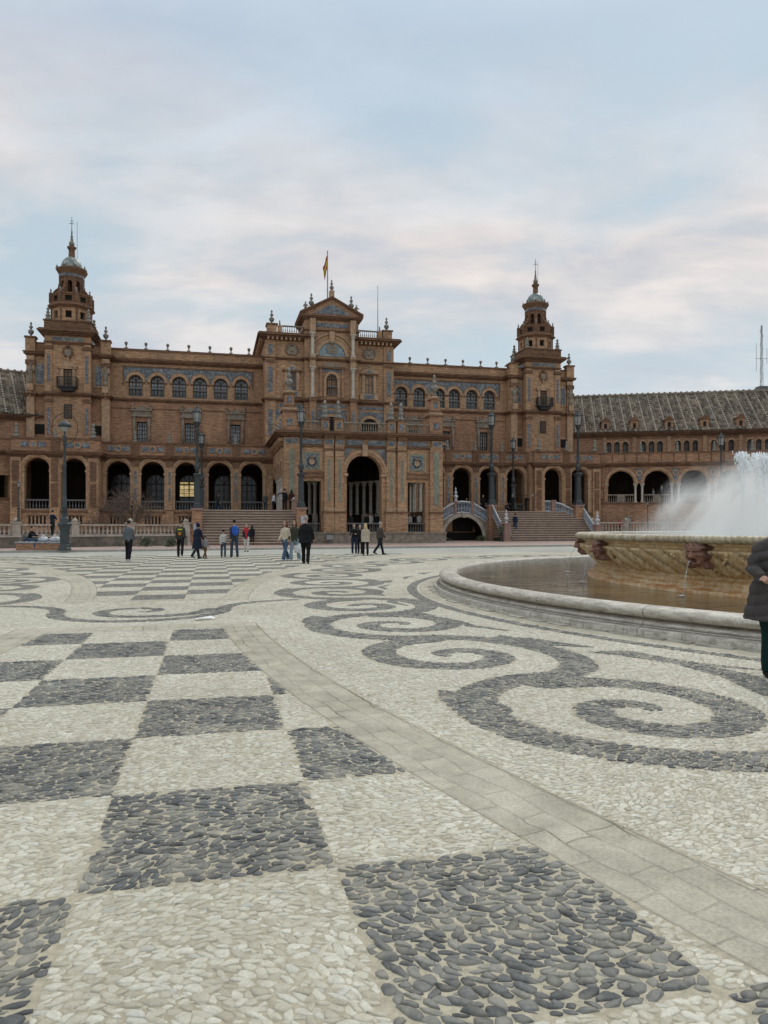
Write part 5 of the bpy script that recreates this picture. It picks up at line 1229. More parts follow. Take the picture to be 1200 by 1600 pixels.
lampP(308, 794, 633, 57.2, 'tall grey lantern on the pedestal at the left edge of the left steps', (.36, ZG))
lampP(315, 800, 672, 68.3, 'smaller grey lantern just behind the tall lantern left of the steps')
lampP(470.5, 793, 633, 57.6, 'tall grey lantern on the pedestal between the left steps and portico', (.36, ZG))
lampP(768, 789, 640, 67.9, 'tall grey lantern beside the humped bridge', (.42, ZG))
lampP(802, 795, 682, 69.4, 'smaller grey lantern above the top of the right steps')
lampP(903, 789, 640, 67.6, 'tall grey lantern at the right side of the right steps', (.42, ZG))
lampP(29, 815, 750, 48.5, 'short grey lantern on the left canal balustrade')
v = pd(1034, 800, 74); lantern_lamp(v, 43*74/1150, 0, 'dim lantern seen through the right wing arcade')
v = pd(1127, 800, 72); lantern_lamp(v, 125*72/1150, 0, 'tall lantern half lost in the fountain spray')
v = pd(1012, 826, 70); lantern_lamp(v, 44*70/1150, 0, 'small lantern in front of the right wing balustrade')
# the big round-capped lamp near the kerb on the left
v = pd(101, 860, 43.0); v.z = ZG; Mx = at(v); rt = empty('street_lamp', Mx); Mx = Mx @ Matrix.Diagonal((.84, .84, 1, 1)); tag(rt, 'tall grey pole lamp with domed cap and ring garland near the left kerb', 'street lamp')
k = MB(Mx); k.lathe([(.46, 0), (.46, .12), (.40, .16), (.36, .32), (.33, .36), (.33, 1.18), (.38, 1.24), (.38, 1.34), (.5, 1.5), (.5, 1.56), (.36, 1.62), (.3, 1.86), (.22, 1.95), (.2, 2.2)], n=8, smooth=False)
k.lathe([(.2, 2.15), (.17, 2.5), (.2, 2.55), (.14, 2.65), (.16, 3.0), (.12, 3.05), (.11, 4.9), (.14, 4.95), (.1, 5.05), (.085, 6.1), (.12, 6.15), (.09, 6.25), (.16, 6.35), (.08, 6.5), (.18, 6.62), (.08, 6.72), (.05, 6.95)], n=12); k.build('post', M['iron'], rt)
k = MB(Mx); k.lathe([(.06, 6.8), (.1, 6.95)], n=8); k.lathe([(.42, 7.22), (.46, 7.27), (.36, 7.42), (.2, 7.5), (.1, 7.56), (.02, 7.62)], n=16); cap = k.build('lamp_cap', M['iron'], rt)
k = MB(Mx); k.lathe([(.08, 6.92), (.2, 6.98), (.29, 7.1), (.32, 7.22)], n=16); k.build('glass', M['lamp'], cap)
k = MB(Mx); pts_ = [(.92*math.cos(a), 0, 7.1 + .92*math.sin(a)) for a in np.linspace(0, 2*PI, 41)]; k.tube(pts_, .012, 5)
for a in np.linspace(0, 2*PI, 46): k.lathe([(.015, -.045), (.035, 0), (.015, .045)], (.92*math.cos(a), 0, 7.1 + .92*math.sin(a)), 5)
k.build('ring_garland', M['irond'], rt)

# ------------------------------------------------------------------ small things by the promenade
def bench_block():
    a = pg(33, 862, ZG); b_ = pg(96, 862, ZG); a.y += 2.6; b_.y += 2.6; a.x -= 1.6; b_.x -= 1.2
    d = (b_ - a); L = d.length; Mx = Matrix.Translation(a) @ Matrix.Rotation(math.atan2(d.y, d.x), 4, 'Z')
    r_ = empty('brick_bench', Mx); tag(r_, 'low brick bench with blue tiled top at the left below the balustrade', 'bench')
    k = MB(Mx); k.box(0, L, 0, 1.2, -.1, .42); k.build('base', M['brick2'], r_); k = MB(Mx); k.box(-.05, L + .05, -.05, 1.25, .42, .5); k.build('seat', M['cerblue'], r_)
    return Mx, L
BM, BL = bench_block()
for x, lab in ((.55, 'white plastic bag on the brick bench, nearer the sitting person'), (.82, 'white plastic bag on the brick bench, nearer the big lamp')):
    k = MB(BM @ at((BL*x, .35, .5))); k.lathe([(.2, 0), (.3, .06), (.32, .16), (.22, .26), (.08, .32), (.12, .38), (.03, .42)], n=9, sx=1.1, sy=.7)
    tag(k.build('plastic_bag', M['ceramw']), lab, 'bag')
v = pg(318, 969); k = MB(at(v, .3)); k.face([(-.14, -.05, .03), (-.02, -.09, .05), (.0, .06, .045), (-.12, .08, .028)]); k.face([(-.02, -.09, .05), (.15, -.03, .03), (.12, .08, .06), (.0, .06, .045)]); k.face([(.15, -.03, .03), (.2, .02, .028), (.12, .08, .06)])
tag(k.build('paper_scrap', plain('white_paper', (.8, .8, .78), .6)), 'crumpled scrap of white paper on the pavement', 'litter')
M['poster'] = plain('printed_poster', (.42, .45, .52), .6, noise=.5, scale=14)
for x, y, t, lab in ((306.5, 824, 56.75, 'blue and white notice on the pedestal left of the steps'), (474, 812, 57.1, 'white notice on the pedestal between steps and portico')):
    s_, z_ = pl(x, y, t); k = MB(ML); k.box(s_ - .2, s_ + .2, t, t + .03, z_ - .28, z_ + .28); tag(k.build('notice', M['poster']), lab, 'notice')
v = ML @ Vector((ps(515, 59.4), 59.3, ZG)); k = MB(at(v, TH)); k.box(-.06, .06, -.05, .05, 0, .3); k.box(-.32, .32, -.08, .12, .28, .72, 0); k.box(-.27, .27, -.085, -.075, .33, .67, 1)
tag(k.build('floodlight', [M['grey'], M['lamp']]), 'square grey floodlight at the foot of the portico wall', 'floodlight')
# flower bed shrubs and the bare tree
def leaf_mat(name, c):
    m, nt, b, o = mat_new(name); N = NT(nt); oi = N.attr('lt'); N.l(N.ramp(oi.outputs['Fac'], [(0, tuple(x*.5 for x in c)), (1, tuple(x*1.6 for x in c))]), b.inputs['Base Color']); b.inputs['Roughness'].default_value = .7; return m
M['leaf'] = leaf_mat('shrub_leaf', (.055, .08, .035)); M['leafp'] = leaf_mat('pale_flowers', (.42, .36, .33))
M['bark'] = plain('bare_bark', (.15, .105, .08), .9, noise=.25, scale=5)
def shrub(v, w_, h, label, flowers=True):
    Mx = at(v); r_ = empty('rose_shrub', Mx); tag(r_, label, 'shrub', 'low shrubs in the flower bed')
    for nm, mt_, n, sz in (('foliage', M['leaf'], 420, .055), ('flowers', M['leafp'], 26 if flowers else 0, .05)):
        if not n: continue
        k = MB(Mx); lt = []
        for i in range(n):
            a, b_ = random.uniform(0, 2*PI), random.random()**.5; z = random.random()**.7
            rr_ = (1 - .5*z)*(.8 + .3*math.sin(a*3 + w_)); p = Vector((math.cos(a)*b_*w_*rr_, math.sin(a)*b_*w_*.6*rr_, z*h*(.6 + .4*random.random())))
            q = Vector((random.gauss(0, 1), random.gauss(0, 1), random.gauss(0, 1))).normalized(); u = q.orthogonal().normalized()*sz; w2 = q.cross(u)
            k.face([p - u, p - w2*.6, p + u, p + w2*.6]); lt += [random.random()]*4
        o_ = k.build(nm, mt_, r_); o_.data.attributes.new('lt', 'FLOAT', 'POINT').data.foreach_set('value', lt)
    k = MB(Mx); [k.tube([(0, 0, 0), (random.uniform(-.3, .3)*w_, random.uniform(-.3, .3)*w_, h*.7)], .012, 4) for _ in range(6)]; k.build('stem', M['bark'], r_)
for x, y, w_, h, lab in ((118, 853, 1.0, .75, 'rose shrub with pale blooms right of the big left lamp'), (228, 852, .9, .7, 'low green shrub right of the man in the grey jacket'), (268, 851, .7, .6, 'small shrub left of the man with the backpack'),
                     (752, 845, .9, .55, 'low green plant under the right side of the bridge arch'), (697, 846, .8, .35, 'flat clump of leaves at the left foot of the bridge arch'), (775, 845, .5, .35, 'small clump of leaves beside the foot of the right stairs')):
    d = 50.5 if x < 400 else 70; v = pd(x, y, d); v.z = ZG; shrub(v, w_, h, lab, x < 250)
def bare_tree(v, H, label):
    Mx = at(v); r_ = empty('bare_tree', Mx); tag(r_, label, 'tree'); k = MB(Mx); kb = MB(Mx); rnd = random.Random(5)
    def br(p, d, L, r, dep, kk):
        pts = [p]; q = p.copy(); dd = d.copy()
        for i in range(3): dd = (dd + Vector((rnd.gauss(0, .16), rnd.gauss(0, .16), rnd.gauss(.03, .12)))).normalized(); q = q + dd*L/3; pts.append(q.copy())
        kk.tube(pts, [r, r*.85, r*.7, r*.55], 5 if dep < 3 else 3)
        if dep >= 6: return
        for i in range(4 if dep < 4 else 3):
            nd = (dd + Vector((rnd.gauss(0, .62), rnd.gauss(0, .62), rnd.gauss(.12, .4)))).normalized(); br(pts[rnd.choice((2, 3, 3))], nd, L*rnd.uniform(.60, .88), max(r*.6, .011), dep + 1, kb)
    for a in range(3): br(Vector((0, 0, 0)), Vector((math.cos(a*2.1 + .4)*.45, math.sin(a*2.1)*.45, 1)).normalized(), H*.30, .07, 1, k)
    k.build('trunk', M['bark'], r_); kb.build('crown', M['bark'], r_)
v = pd(200, 850, 56.5); v.z = ZG; bare_tree(v, 4.6, 'leafless brown tree behind the left balustrade')
v = pd(206, 850, 55.5); v.z = ZG; k = MB(at(v)); k.tube([(0, 0, 0), (0, 0, 2.9)], .07, 6); k.lathe([(.1, 2.85), (.1, 3.0)], n=6); tag(k.build('dark_pole', M['irond']), 'short dark pole in front of the leafless tree', 'pole')

# ------------------------------------------------------------------ the fountain
FX, FY = FC; MF = at((FX, FY, 0)); FT = empty('fountain', MF)
tag(FT, 'large round marble fountain with a rope-edged carved bowl and stone masks', 'fountain')
def marble(name, base_hi, base_lo, stain, rust=0.0, joints=0, streak=(3, 3, .6)):
    m, nt, b, o = mat_new(name); N = NT(nt); P = N.obj(); sp = N.n('ShaderNodeSeparateXYZ'); N.l(P, sp.inputs[0])
    n1 = N.noise(P, 2.2, 7, .65); c = N.ramp(n1, [(.3, base_lo), (.68, base_hi)])
    n2 = N.noise(N.scale(P, streak), 2.0, 6, .7); c = N.mix(N.math('MULTIPLY', N.step(n2, .42, .66), .85), c, stain)
    n3 = N.noise(P, 28, 4, .7); c = N.mix(1.0, c, N.ramp(n3, [(.3, (.72,) * 3), (.7, (1.18,) * 3)]), 'MULTIPLY')
    if rust:
        lo = N.math('SUBTRACT', 1.0, N.step(sp.outputs[2], .35, .72)); n4 = N.noise(N.scale(P, (1.2, 1.2, 9)), 1.6, 6, .75)
        c = N.mix(N.math('MULTIPLY', N.math('MULTIPLY', lo, N.step(n4, .40, .58)), rust), c, (.42, .17, .035))
        c = N.mix(N.math('MULTIPLY', N.math('MULTIPLY', lo, N.step(N.noise(N.scale(P, (1.6, 1.6, 6), (3, 1, 0)), 1.9, 6, .75), .56, .66)), .8), c, (.42, .40, .34))
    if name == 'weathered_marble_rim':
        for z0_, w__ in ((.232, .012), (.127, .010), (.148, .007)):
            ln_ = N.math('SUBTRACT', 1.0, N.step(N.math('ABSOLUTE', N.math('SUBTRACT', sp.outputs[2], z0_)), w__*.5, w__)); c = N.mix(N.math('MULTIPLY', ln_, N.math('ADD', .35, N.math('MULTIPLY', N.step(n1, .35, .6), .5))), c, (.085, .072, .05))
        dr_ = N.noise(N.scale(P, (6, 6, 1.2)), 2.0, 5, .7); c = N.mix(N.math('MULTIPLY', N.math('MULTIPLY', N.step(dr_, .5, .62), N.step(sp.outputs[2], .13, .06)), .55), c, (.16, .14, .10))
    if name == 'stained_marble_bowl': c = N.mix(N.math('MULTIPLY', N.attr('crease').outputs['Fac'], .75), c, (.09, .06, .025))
    if joints:
        an = N.math('ARCTAN2', sp.outputs[1], sp.outputs[0]); f = N.math('FRACT', N.math('MULTIPLY', an, joints/(2*PI))); jn = N.math('LESS_THAN', N.math('ABSOLUTE', N.math('SUBTRACT', f, .5)), .0035*joints/36)
        c = N.mix(N.math('MULTIPLY', jn, .8), c, (.07, .06, .045))
    N.l(c, b.inputs['Base Color']); b.inputs['Roughness'].default_value = .5; N.bump(N.math('ADD', n3, n1), .3, .01, b); return m
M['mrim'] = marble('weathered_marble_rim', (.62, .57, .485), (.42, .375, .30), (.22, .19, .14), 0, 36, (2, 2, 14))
M['mbowl'] = marble('stained_marble_bowl', (.84, .69, .46), (.60, .44, .22), (.40, .22, .06), .9, 32, (5, 5, .5))
M['mrope'] = marble('stained_marble_rope', (.58, .52, .40), (.40, .33, .20), (.22, .15, .06), 0, 0)
M['mask'] = marble('red_stone_mask', (.33, .155, .10), (.22, .10, .065), (.06, .03, .022), 0, 0)
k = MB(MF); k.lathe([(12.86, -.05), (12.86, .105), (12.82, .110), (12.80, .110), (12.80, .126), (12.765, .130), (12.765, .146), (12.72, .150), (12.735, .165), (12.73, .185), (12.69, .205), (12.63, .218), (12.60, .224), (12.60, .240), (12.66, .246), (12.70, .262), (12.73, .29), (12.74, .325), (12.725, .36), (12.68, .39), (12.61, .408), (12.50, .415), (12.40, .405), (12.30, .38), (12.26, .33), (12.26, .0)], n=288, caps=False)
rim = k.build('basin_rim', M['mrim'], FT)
k = MB(MF)                                                   # irregular paving stones round the foot of the rim
a = 0.0
while a < 2*PI:
    da = random.uniform(.25, .6)/13; w_ = random.uniform(.16, .30); h = random.uniform(.012, .03)
    pts = [(12.74, a), (12.74, a + da*.96), (12.74 + w_, a + da*.9), (12.74 + w_*random.uniform(.8, 1.1), a + da*.1)]
    top = [(r*math.cos(q), r*math.sin(q), h) for r, q in pts]; bot = [(r*1.0005*math.cos(q), r*1.0005*math.sin(q), -.01) for r, q in pts]
    k.face(top); [k.face([bot[i], bot[(i+1) % 4], top[(i+1) % 4], top[i]]) for i in range(4)]; a += da
k.build('foot_stones', M['stone_foot'] if 'stone_foot' in M else plain('foot_stone', (.36, .34, .28), .8, noise=.2, scale=5), FT)
# bowl
def bowl():
    prof = [(8.86, -.1), (8.86, .31), (8.82, .33), (8.70, .335), (8.70, .37), (8.66, .39), (8.68, .42), (8.68, .46), (8.62, .50), (8.56, .53), (8.55, .56)]
    nz = 9; fl = [(8.56 + .50*(j/nz)**.85, .58 + .50*j/nz) for j in range(nz + 1)]
    prof2 = [(9.00, 1.085), (8.94, 1.10), (8.90, 1.14), (8.96, 1.17), (9.02, 1.20), (9.02, 1.23)]
    allp = [(r, z, 0) for r, z in prof] + [(r, z, math.sin(PI*min(1, (j + 1.5)/(nz + 2)))**.5) for j, (r, z) in enumerate(fl)] + [(r, z, 0) for r, z in prof2]
    n = 2304; th = np.linspace(0, 2*PI, n, endpoint=False); V = []; CR = []
    for r, z, g_ in allp:
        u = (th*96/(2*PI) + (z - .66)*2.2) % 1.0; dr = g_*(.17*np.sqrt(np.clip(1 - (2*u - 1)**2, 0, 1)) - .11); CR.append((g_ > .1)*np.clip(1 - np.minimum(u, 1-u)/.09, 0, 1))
        rr_ = r + dr; V.append(np.c_[rr_*np.cos(th), rr_*np.sin(th), np.full(n, z)])
    V = np.concatenate(V); K = len(allp); i = np.arange(n); F = []
    for j in range(K - 1): F.append(np.c_[j*n + i, j*n + (i+1) % n, (j+1)*n + (i+1) % n, (j+1)*n + i])
    F = np.concatenate(F)
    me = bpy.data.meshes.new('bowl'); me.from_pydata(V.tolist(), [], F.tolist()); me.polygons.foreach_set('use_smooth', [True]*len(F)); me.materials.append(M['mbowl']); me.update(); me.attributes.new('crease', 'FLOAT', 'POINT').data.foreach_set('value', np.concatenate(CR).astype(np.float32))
    o_ = bpy.data.objects.new('bowl', me); col.objects.link(o_); o_.parent = FT; WM[o_.name] = MF.copy()
    # rope moulding
    n = 3300; seg = 440; c = 12; V = []; th = np.linspace(0, 2*PI, n, endpoint=False)
    for q in range(c):
        ph = 2*PI*q/c; b_ = .074*(1 + .20*np.abs(np.sin(seg/2*th + ph*.9)) - .1)
        rr_ = 9.10 + b_*math.cos(ph)*1.1; V.append(np.c_[rr_*np.cos(th), rr_*np.sin(th), 1.30 + b_*math.sin(ph)])
    V = np.concatenate(V); i = np.arange(n); F = np.concatenate([np.c_[q*n + i, q*n + (i+1) % n, ((q+1) % c)*n + (i+1) % n, ((q+1) % c)*n + i] for q in range(c)])
    me = bpy.data.meshes.new('rope_edge'); me.from_pydata(V.tolist(), [], F.tolist()); me.polygons.foreach_set('use_smooth', [True]*len(F)); me.materials.append(M['mrope']); me.update()
    o2 = bpy.data.objects.new('rope_edge', me); col.objects.link(o2); o2.parent = o_; WM[o2.name] = MF.copy()
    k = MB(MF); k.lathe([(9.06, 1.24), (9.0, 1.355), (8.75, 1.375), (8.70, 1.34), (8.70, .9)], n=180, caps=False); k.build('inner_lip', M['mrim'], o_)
    return o_
BOWL = bowl()
def mask_mesh():
    k = MB(); nu, nv = 40, 48; W_, H_ = .25, .25
    def bump_(x, y, cx, cy, sx, sy, a): return a*math.exp(-((x-cx)/sx)**2 - ((y-cy)/sy)**2)
    for j in range(nv + 1):
        for i in range(nu + 1):
            x, y = -1 + 2*i/nu, -1 + 2*j/nv
            wd = 1.0 - .10*abs(y) - (.12*math.sin(y*9) if abs(x) > .7 else 0) - (.35*max(0, -y - .75)) ; px = x*W_*wd
            z = .16*max(0, 1 - x*x)**.5*max(0, 1 - y*y*.8)**.5
            z += bump_(x, y, 0, .02, .13, .34, .07) + bump_(x, y, 0, -.16, .22, .1, .05) + bump_(x, y, -.42, .02, .22, .16, .035) + bump_(x, y, .42, .02, .22, .16, .035)
            z += bump_(x, y, -.4, .34, .34, .09, .045) + bump_(x, y, .4, .34, .34, .09, .045) - bump_(x, y, -.36, .18, .17, .09, .05) - bump_(x, y, .36, .18, .17, .09, .05) + bump_(x, y, -.36, .18, .08, .05, .03) + bump_(x, y, .36, .18, .08, .05, .03)
            z -= bump_(x, y, 0, -.44, .2, .13, .10); z += bump_(x, y, 0, -.27, .34, .07, .03) + bump_(x, y, 0, -.64, .26, .08, .035)
            if y > .45: z += .010*math.sin(x*13 + y*4)*math.cos(y*11) + .03
            if y < -.5 or abs(x) > .62: z += .010*math.sin(x*15 + y*8) + .010*math.sin(y*13 - x*6)
            if i in (0, nu) or j in (0, nv): z = -.12
            k.vv((px, -z, y*H_ - (.03 if abs(x) > .75 and y < -.8 else 0)))
    for j in range(nv):
        for i in range(nu): a = j*(nu+1) + i; k.f.append([a, a+1, a+nu+2, a+nu+1]); k.m.append(0); k.sm.append(True)
    return k
mk_ = mask_mesh(); first = None; MASKS = []
for i in range(16):
    a = R(205.2 + 22.5*i); Mx = MF @ Matrix.Rotation(a + PI/2, 4, 'Z') @ Matrix.Translation((0, -9.02, 1.02)) @ Matrix.Rotation(R(3), 4, 'X')
    if first is None:
        k = MB(Mx); k.v = [tuple(Mx @ Vector(p)) for p in mk_.v]; k.f, k.m, k.sm = mk_.f, mk_.m, mk_.sm; first = k.build('mask', M['mask'], BOWL, M=Mx)
    else: copy_tree(first, BOWL, Mx)
    MASKS.append(a)
# garlands carved under the masks: two hanging clusters
k = MB(MF); rnd = random.Random(3)
for a in MASKS:
    for i in range(34):
        u = -1 + 2*i/33; q = a + u*.072; z = .70 + .30*abs(u)**2.2 + rnd.uniform(-.02, .02); r_ = 8.585 + .50*max(0, (z - .66)/.42)**.75 + .03
        s_ = rnd.uniform(.022, .036)*(1.3 if abs(u) > .9 else 1); c = Vector((r_*math.cos(q), r_*math.sin(q), z)); k.lathe([(s_*.4, -s_), (s_, 0), (s_*.4, s_)], c, 6)
k.build('garland', M['mbowl'], BOWL)

# water in the pool and in the bowl
def water_mat(name, c1, c2, bump_s, rough=.04):
    m, nt, b, o = mat_new(name); N = NT(nt); P = N.obj(); N.l(N.ramp(N.noise(P, .6, 4), [(.35, c1), (.65, c2)]), b.inputs['Base Color'])
    b.inputs['Roughness'].default_value = rough; b.inputs['Specular IOR Level'].default_value = .75
    N.bump(N.math('ADD', N.noise(N.scale(P, (1, 1.6, 1)), 2.2, 5, .6, .6), N.math('MULTIPLY', N.noise(P, 9, 3), .3)), bump_s, .05, b); return m
M['pool'] = water_mat('pool_water', (.17, .12, .055), (.05, .042, .025), .4, .03)
M['foam'] = water_mat('churned_water', (.42, .45, .46), (.30, .33, .34), .6, .2)
def ring_sheet(r0, r1, z, name, mat):
    k = MB(MF); n = 160
    for i in range(n):
        a, b_ = 2*PI*i/n, 2*PI*(i+1)/n
        if r0: k.face([(r0*math.cos(a), r0*math.sin(a), z), (r1*math.cos(a), r1*math.sin(a), z), (r1*math.cos(b_), r1*math.sin(b_), z), (r0*math.cos(b_), r0*math.sin(b_), z)])
        else: k.face([(0, 0, z), (r1*math.cos(a), r1*math.sin(a), z), (r1*math.cos(b_), r1*math.sin(b_), z)])
    return tag(k.build(name, mat, M=MF), kind='structure')
ring_sheet(8.5, 12.28, .25, 'pool_water', M['pool']); ring_sheet(0, 8.72, 1.24, 'bowl_water', M['foam'])
# thin spouts from the masks, jets, and drifting spray
m, nt, b, o = mat_new('falling_water'); N = NT(nt); b.inputs['Base Color'].default_value = (.85, .88, .9, 1); b.inputs['Roughness'].default_value = .15; b.inputs['Transmission Weight'].default_value = .55; b.inputs['IOR'].default_value = 1.2; M['spout'] = m
for i, a in enumerate(MASKS):
    if i not in (0, 14, 15): continue
    labs = {0: 'thin spout from the mask nearest the standing woman', 15: 'thin spout from the mask near the left end of the bowl', 14: 'thin spout from the mask at the bowl\'s left edge'}
    k = MB(MF); pts = []
    for q in range(9):
        u = q/8; r_ = 9.22 + .22*u; z = .90 - .64*u*u; pts.append((r_*math.cos(a + .004*u), r_*math.sin(a + .004*u), z))
    k.tube(pts, [.005, .004, .004, .004, .005, .005, .006, .006, .007], 5)
    for q in range(24):
        u = random.random(); r_ = 9.22 + .22*u + random.gauss(0, .01); z = .90 - .64*u*u + random.gauss(0, .01); k.lathe([(.003, -.012), (.005, 0), (.002, .012)], (r_*math.cos(a + random.gauss(0, .0015)), r_*math.sin(a), max(z, .26)), 4)
    k.lathe([(.09, .255), (.06, .262), (.02, .268)], ((9.44)*math.cos(a), 9.44*math.sin(a), 0), 10)
    tag(k.build('water_spout', M['spout']), labs.get(i, 'thin spout falling from a mask of the bowl into the pool'), 'water spout', 'spouts from the masks')
m, nt, b, o = mat_new('jet_foam'); b.inputs['Base Color'].default_value = (.9, .92, .93, 1); b.inputs['Roughness'].default_value = .35; b.inputs['Subsurface Weight'].default_value = .0; M['jet'] = m
jets = [(1160, 712, 18.6, 'left white jet rising above the spray'), (1184, 713, 18.2, 'broad white jet at the right edge, second from the left'), (1196, 716, 17.4, 'white jet cut by the right edge of the picture')]
for x, y, d, lab in jets:
    v = pd(x, y, d); h = v.z - 1.24 + .12; Mx = at((v.x, v.y, 1.24)); k = MB(Mx); rnd = random.Random(int(x)); n = 26
    for j in range(900):
        u = rnd.random()**.6; z = h*u; w_ = (.03 + .07*max(0, u - .72)/.28)*(1.7 if x == 1184 else 1); s_ = rnd.uniform(.004, .014)*(1.3 if u > .8 else .9)
        c = (rnd.gauss(0, w_), rnd.gauss(0, w_), z - rnd.random()*.06); k.lathe([(s_*.25, -s_*5), (s_, -s_*.5), (s_*.8, s_*.6), (s_*.2, s_*1.5)], c, 5)
    k.tube([(0, 0, 0), (.01, 0, h*.5), (0, .01, h*.86), (0, 0, h*.97)], [.03, .035, .05, .06], 8)
    tag(k.build('water_jet', M['jet']), lab, 'water jet', 'jets of the fountain')
def spray():
    x0, x1, y0, y1, z0, z1 = 6.0, 20.5, 14.2, 22.5, 1.26, 5.4
    k = MB(at((0, 0, 0))); 
    k.prism([(x0, z0), (x1, z0), (x1, z1), (9.0, z1), (x0, 2.2)], y0, y1)
    m = bpy.data.materials.new('drifting_spray'); m.use_nodes = True; nt = m.node_tree; nt.nodes.clear(); N = NT(nt)
    out = N.n('ShaderNodeOutputMaterial'); pv = N.n('ShaderNodeVolumePrincipled'); N.l(pv.outputs[0], out.inputs['Volume'])
    pv.inputs['Color'].default_value = (1, .99, .965, 1); pv.inputs['Anisotropy'].default_value = .2
    P = N.obj(); sp = N.n('ShaderNodeSeparateXYZ'); N.l(P, sp.inputs[0]); X_, Y_, Z_ = sp.outputs
    # blown to the left: the upper face of the cloud climbs from the bowl's water towards the jets
    rot = N.n('ShaderNodeMapping'); N.l(P, rot.inputs[0]); rot.inputs['Rotation'].default_value = (0, R(48), 0)
    st_ = N.noise(N.scale(rot.outputs[0], (.35, .6, 1.7)), 1.0, 5, .6, .5); n2 = N.noise(P, .8, 4, .6)
    top = N.math('ADD', N.math('MULTIPLY', N.math('SUBTRACT', X_, 6.9), 1.2), 1.15)
    top = N.math('MINIMUM', top, 3.5); top = N.math('ADD', top, N.math('MULTIPLY', N.math('SUBTRACT', n2, .5), 2.2))
    f = N.math('DIVIDE', N.math('SUBTRACT', top, Z_), 1.2); f = N.math('MAXIMUM', N.math('MINIMUM', f, 1.0), 0.0); f = N.math('POWER', f, 1.5)
    ed = N.math('MULTIPLY', N.step(Y_, y0, y0 + 1.5), N.step(Y_, y1, y1 - 1.5))
    low = N.step(Z_, 4.6, 2.9)
    dn = N.math('MULTIPLY', N.math('MULTIPLY', f, ed), N.math('MULTIPLY', N.math('POWER', N.step(st_, .33, .64), 1.6), low))
    N.l(N.math('MULTIPLY', dn, 2.0), pv.inputs['Density'])
    tag(k.build('fountain_spray', m, M=I4), 'white spray drifting left over the fountain bowl', 'spray', kind='stuff')
    m.cycles.volume_step_rate = 1.0
spray()
sc.cycles.volume_bounces = 3
# ------------------------------------------------------------------ people
from mathutils import noise as mnoise
def voxel(mb, vox, smooth=2, fold=0.0, fscale=6.0, fold_fn=None):
    me = bpy.data.meshes.new('tmp'); me.from_pydata(mb.v, [], mb.f); me.update()
    o = bpy.data.objects.new('tmp', me); col.objects.link(o)
    r = o.modifiers.new('r', 'REMESH'); r.mode = 'VOXEL'; r.voxel_size = vox; r.use_smooth_shade = True
    s = o.modifiers.new('s', 'SMOOTH'); s.iterations = smooth; s.factor = .5
    dg = bpy.context.evaluated_depsgraph_get(); ev = o.evaluated_get(dg); m2 = bpy.data.meshes.new_from_object(ev)
    if fold or fold_fn:
        n = len(m2.vertices); co = np.empty(n*3, np.float32); m2.vertices.foreach_get('co', co); co = co.reshape(-1, 3)
        no = np.array([v.normal for v in m2.vertices], np.float32)
        if fold_fn: d = fold_fn(co)
        else: d = np.array([mnoise.noise((c[0]*fscale*1.3, c[1]*fscale*1.3, c[2]*fscale*.8)) for c in co.tolist()], np.float32)*fold
        m2.vertices.foreach_set('co', (co + no*d[:, None]).ravel().astype(np.float32))
    bpy.data.objects.remove(o); bpy.data.meshes.remove(me)
    m2.polygons.foreach_set('use_smooth', [True]*len(m2.polygons)); m2.update(); return m2
def ell(mb, c, r, n=12, k=8, rot=None):
    b = len(mb.v); Rm = rot or Matrix.Identity(3)
    for j in range(k + 1):
        p = -PI/2 + PI*j/k; rr = max(math.cos(p), .02)
        for i in range(n):
            a = 2*PI*i/n; v = Rm @ Vector((r[0]*rr*math.cos(a), r[1]*rr*math.sin(a), r[2]*math.sin(p))); mb.vv((c[0] + v.x, c[1] + v.y, c[2] + v.z))
    for j in range(k):
        for i in range(n): i2 = (i+1) % n; mb.f.append([b + j*n + i, b + j*n + i2, b + (j+1)*n + i2, b + (j+1)*n + i]); mb.m.append(0); mb.sm.append(True)
    mb.f.append([b + i for i in reversed(range(n))]); mb.f.append([b + k*n + i for i in range(n)]); mb.m += [0, 0]; mb.sm += [True, True]
def rings(mb, R_, n=14):                                     # list of (cx, cy, z, rx, ry)
    b = len(mb.v); k = len(R_)
    for cx, cy, z, rx, ry in R_:
        for i in range(n): a = 2*PI*i/n; mb.vv((cx + rx*math.cos(a), cy + ry*math.sin(a), z))
    for j in range(k - 1):
        for i in range(n): i2 = (i+1) % n; mb.f.append([b + j*n + i, b + j*n + i2, b + (j+1)*n + i2, b + (j+1)*n + i]); mb.m.append(0); mb.sm.append(True)
    mb.f.append([b + i for i in reversed(range(n))]); mb.f.append([b + (k-1)*n + i for i in range(n)]); mb.m += [0, 0]; mb.sm += [True, True]
_cm = {}
def cloth(c, rough=.85):
    key = tuple(round(x, 3) for x in c)
    if key not in _cm: _cm[key] = plain('cloth_%d' % len(_cm), c, rough, noise=.1, scale=12, bump=.2, spec=.2)
    return _cm[key]
SKIN = plain('skin', (.42, .24, .17), .55, noise=.05, scale=20); HAIRC = {'black': (.012, .010, .009), 'brown': (.045, .025, .014), 'grey': (.28, .27, .26), 'blond': (.50, .38, .20), 'auburn': (.09, .035, .016)}
def vdir(a, b_): return Vector((math.sin(b_), math.sin(a)*math.cos(b_), -math.cos(a)*math.cos(b_)))
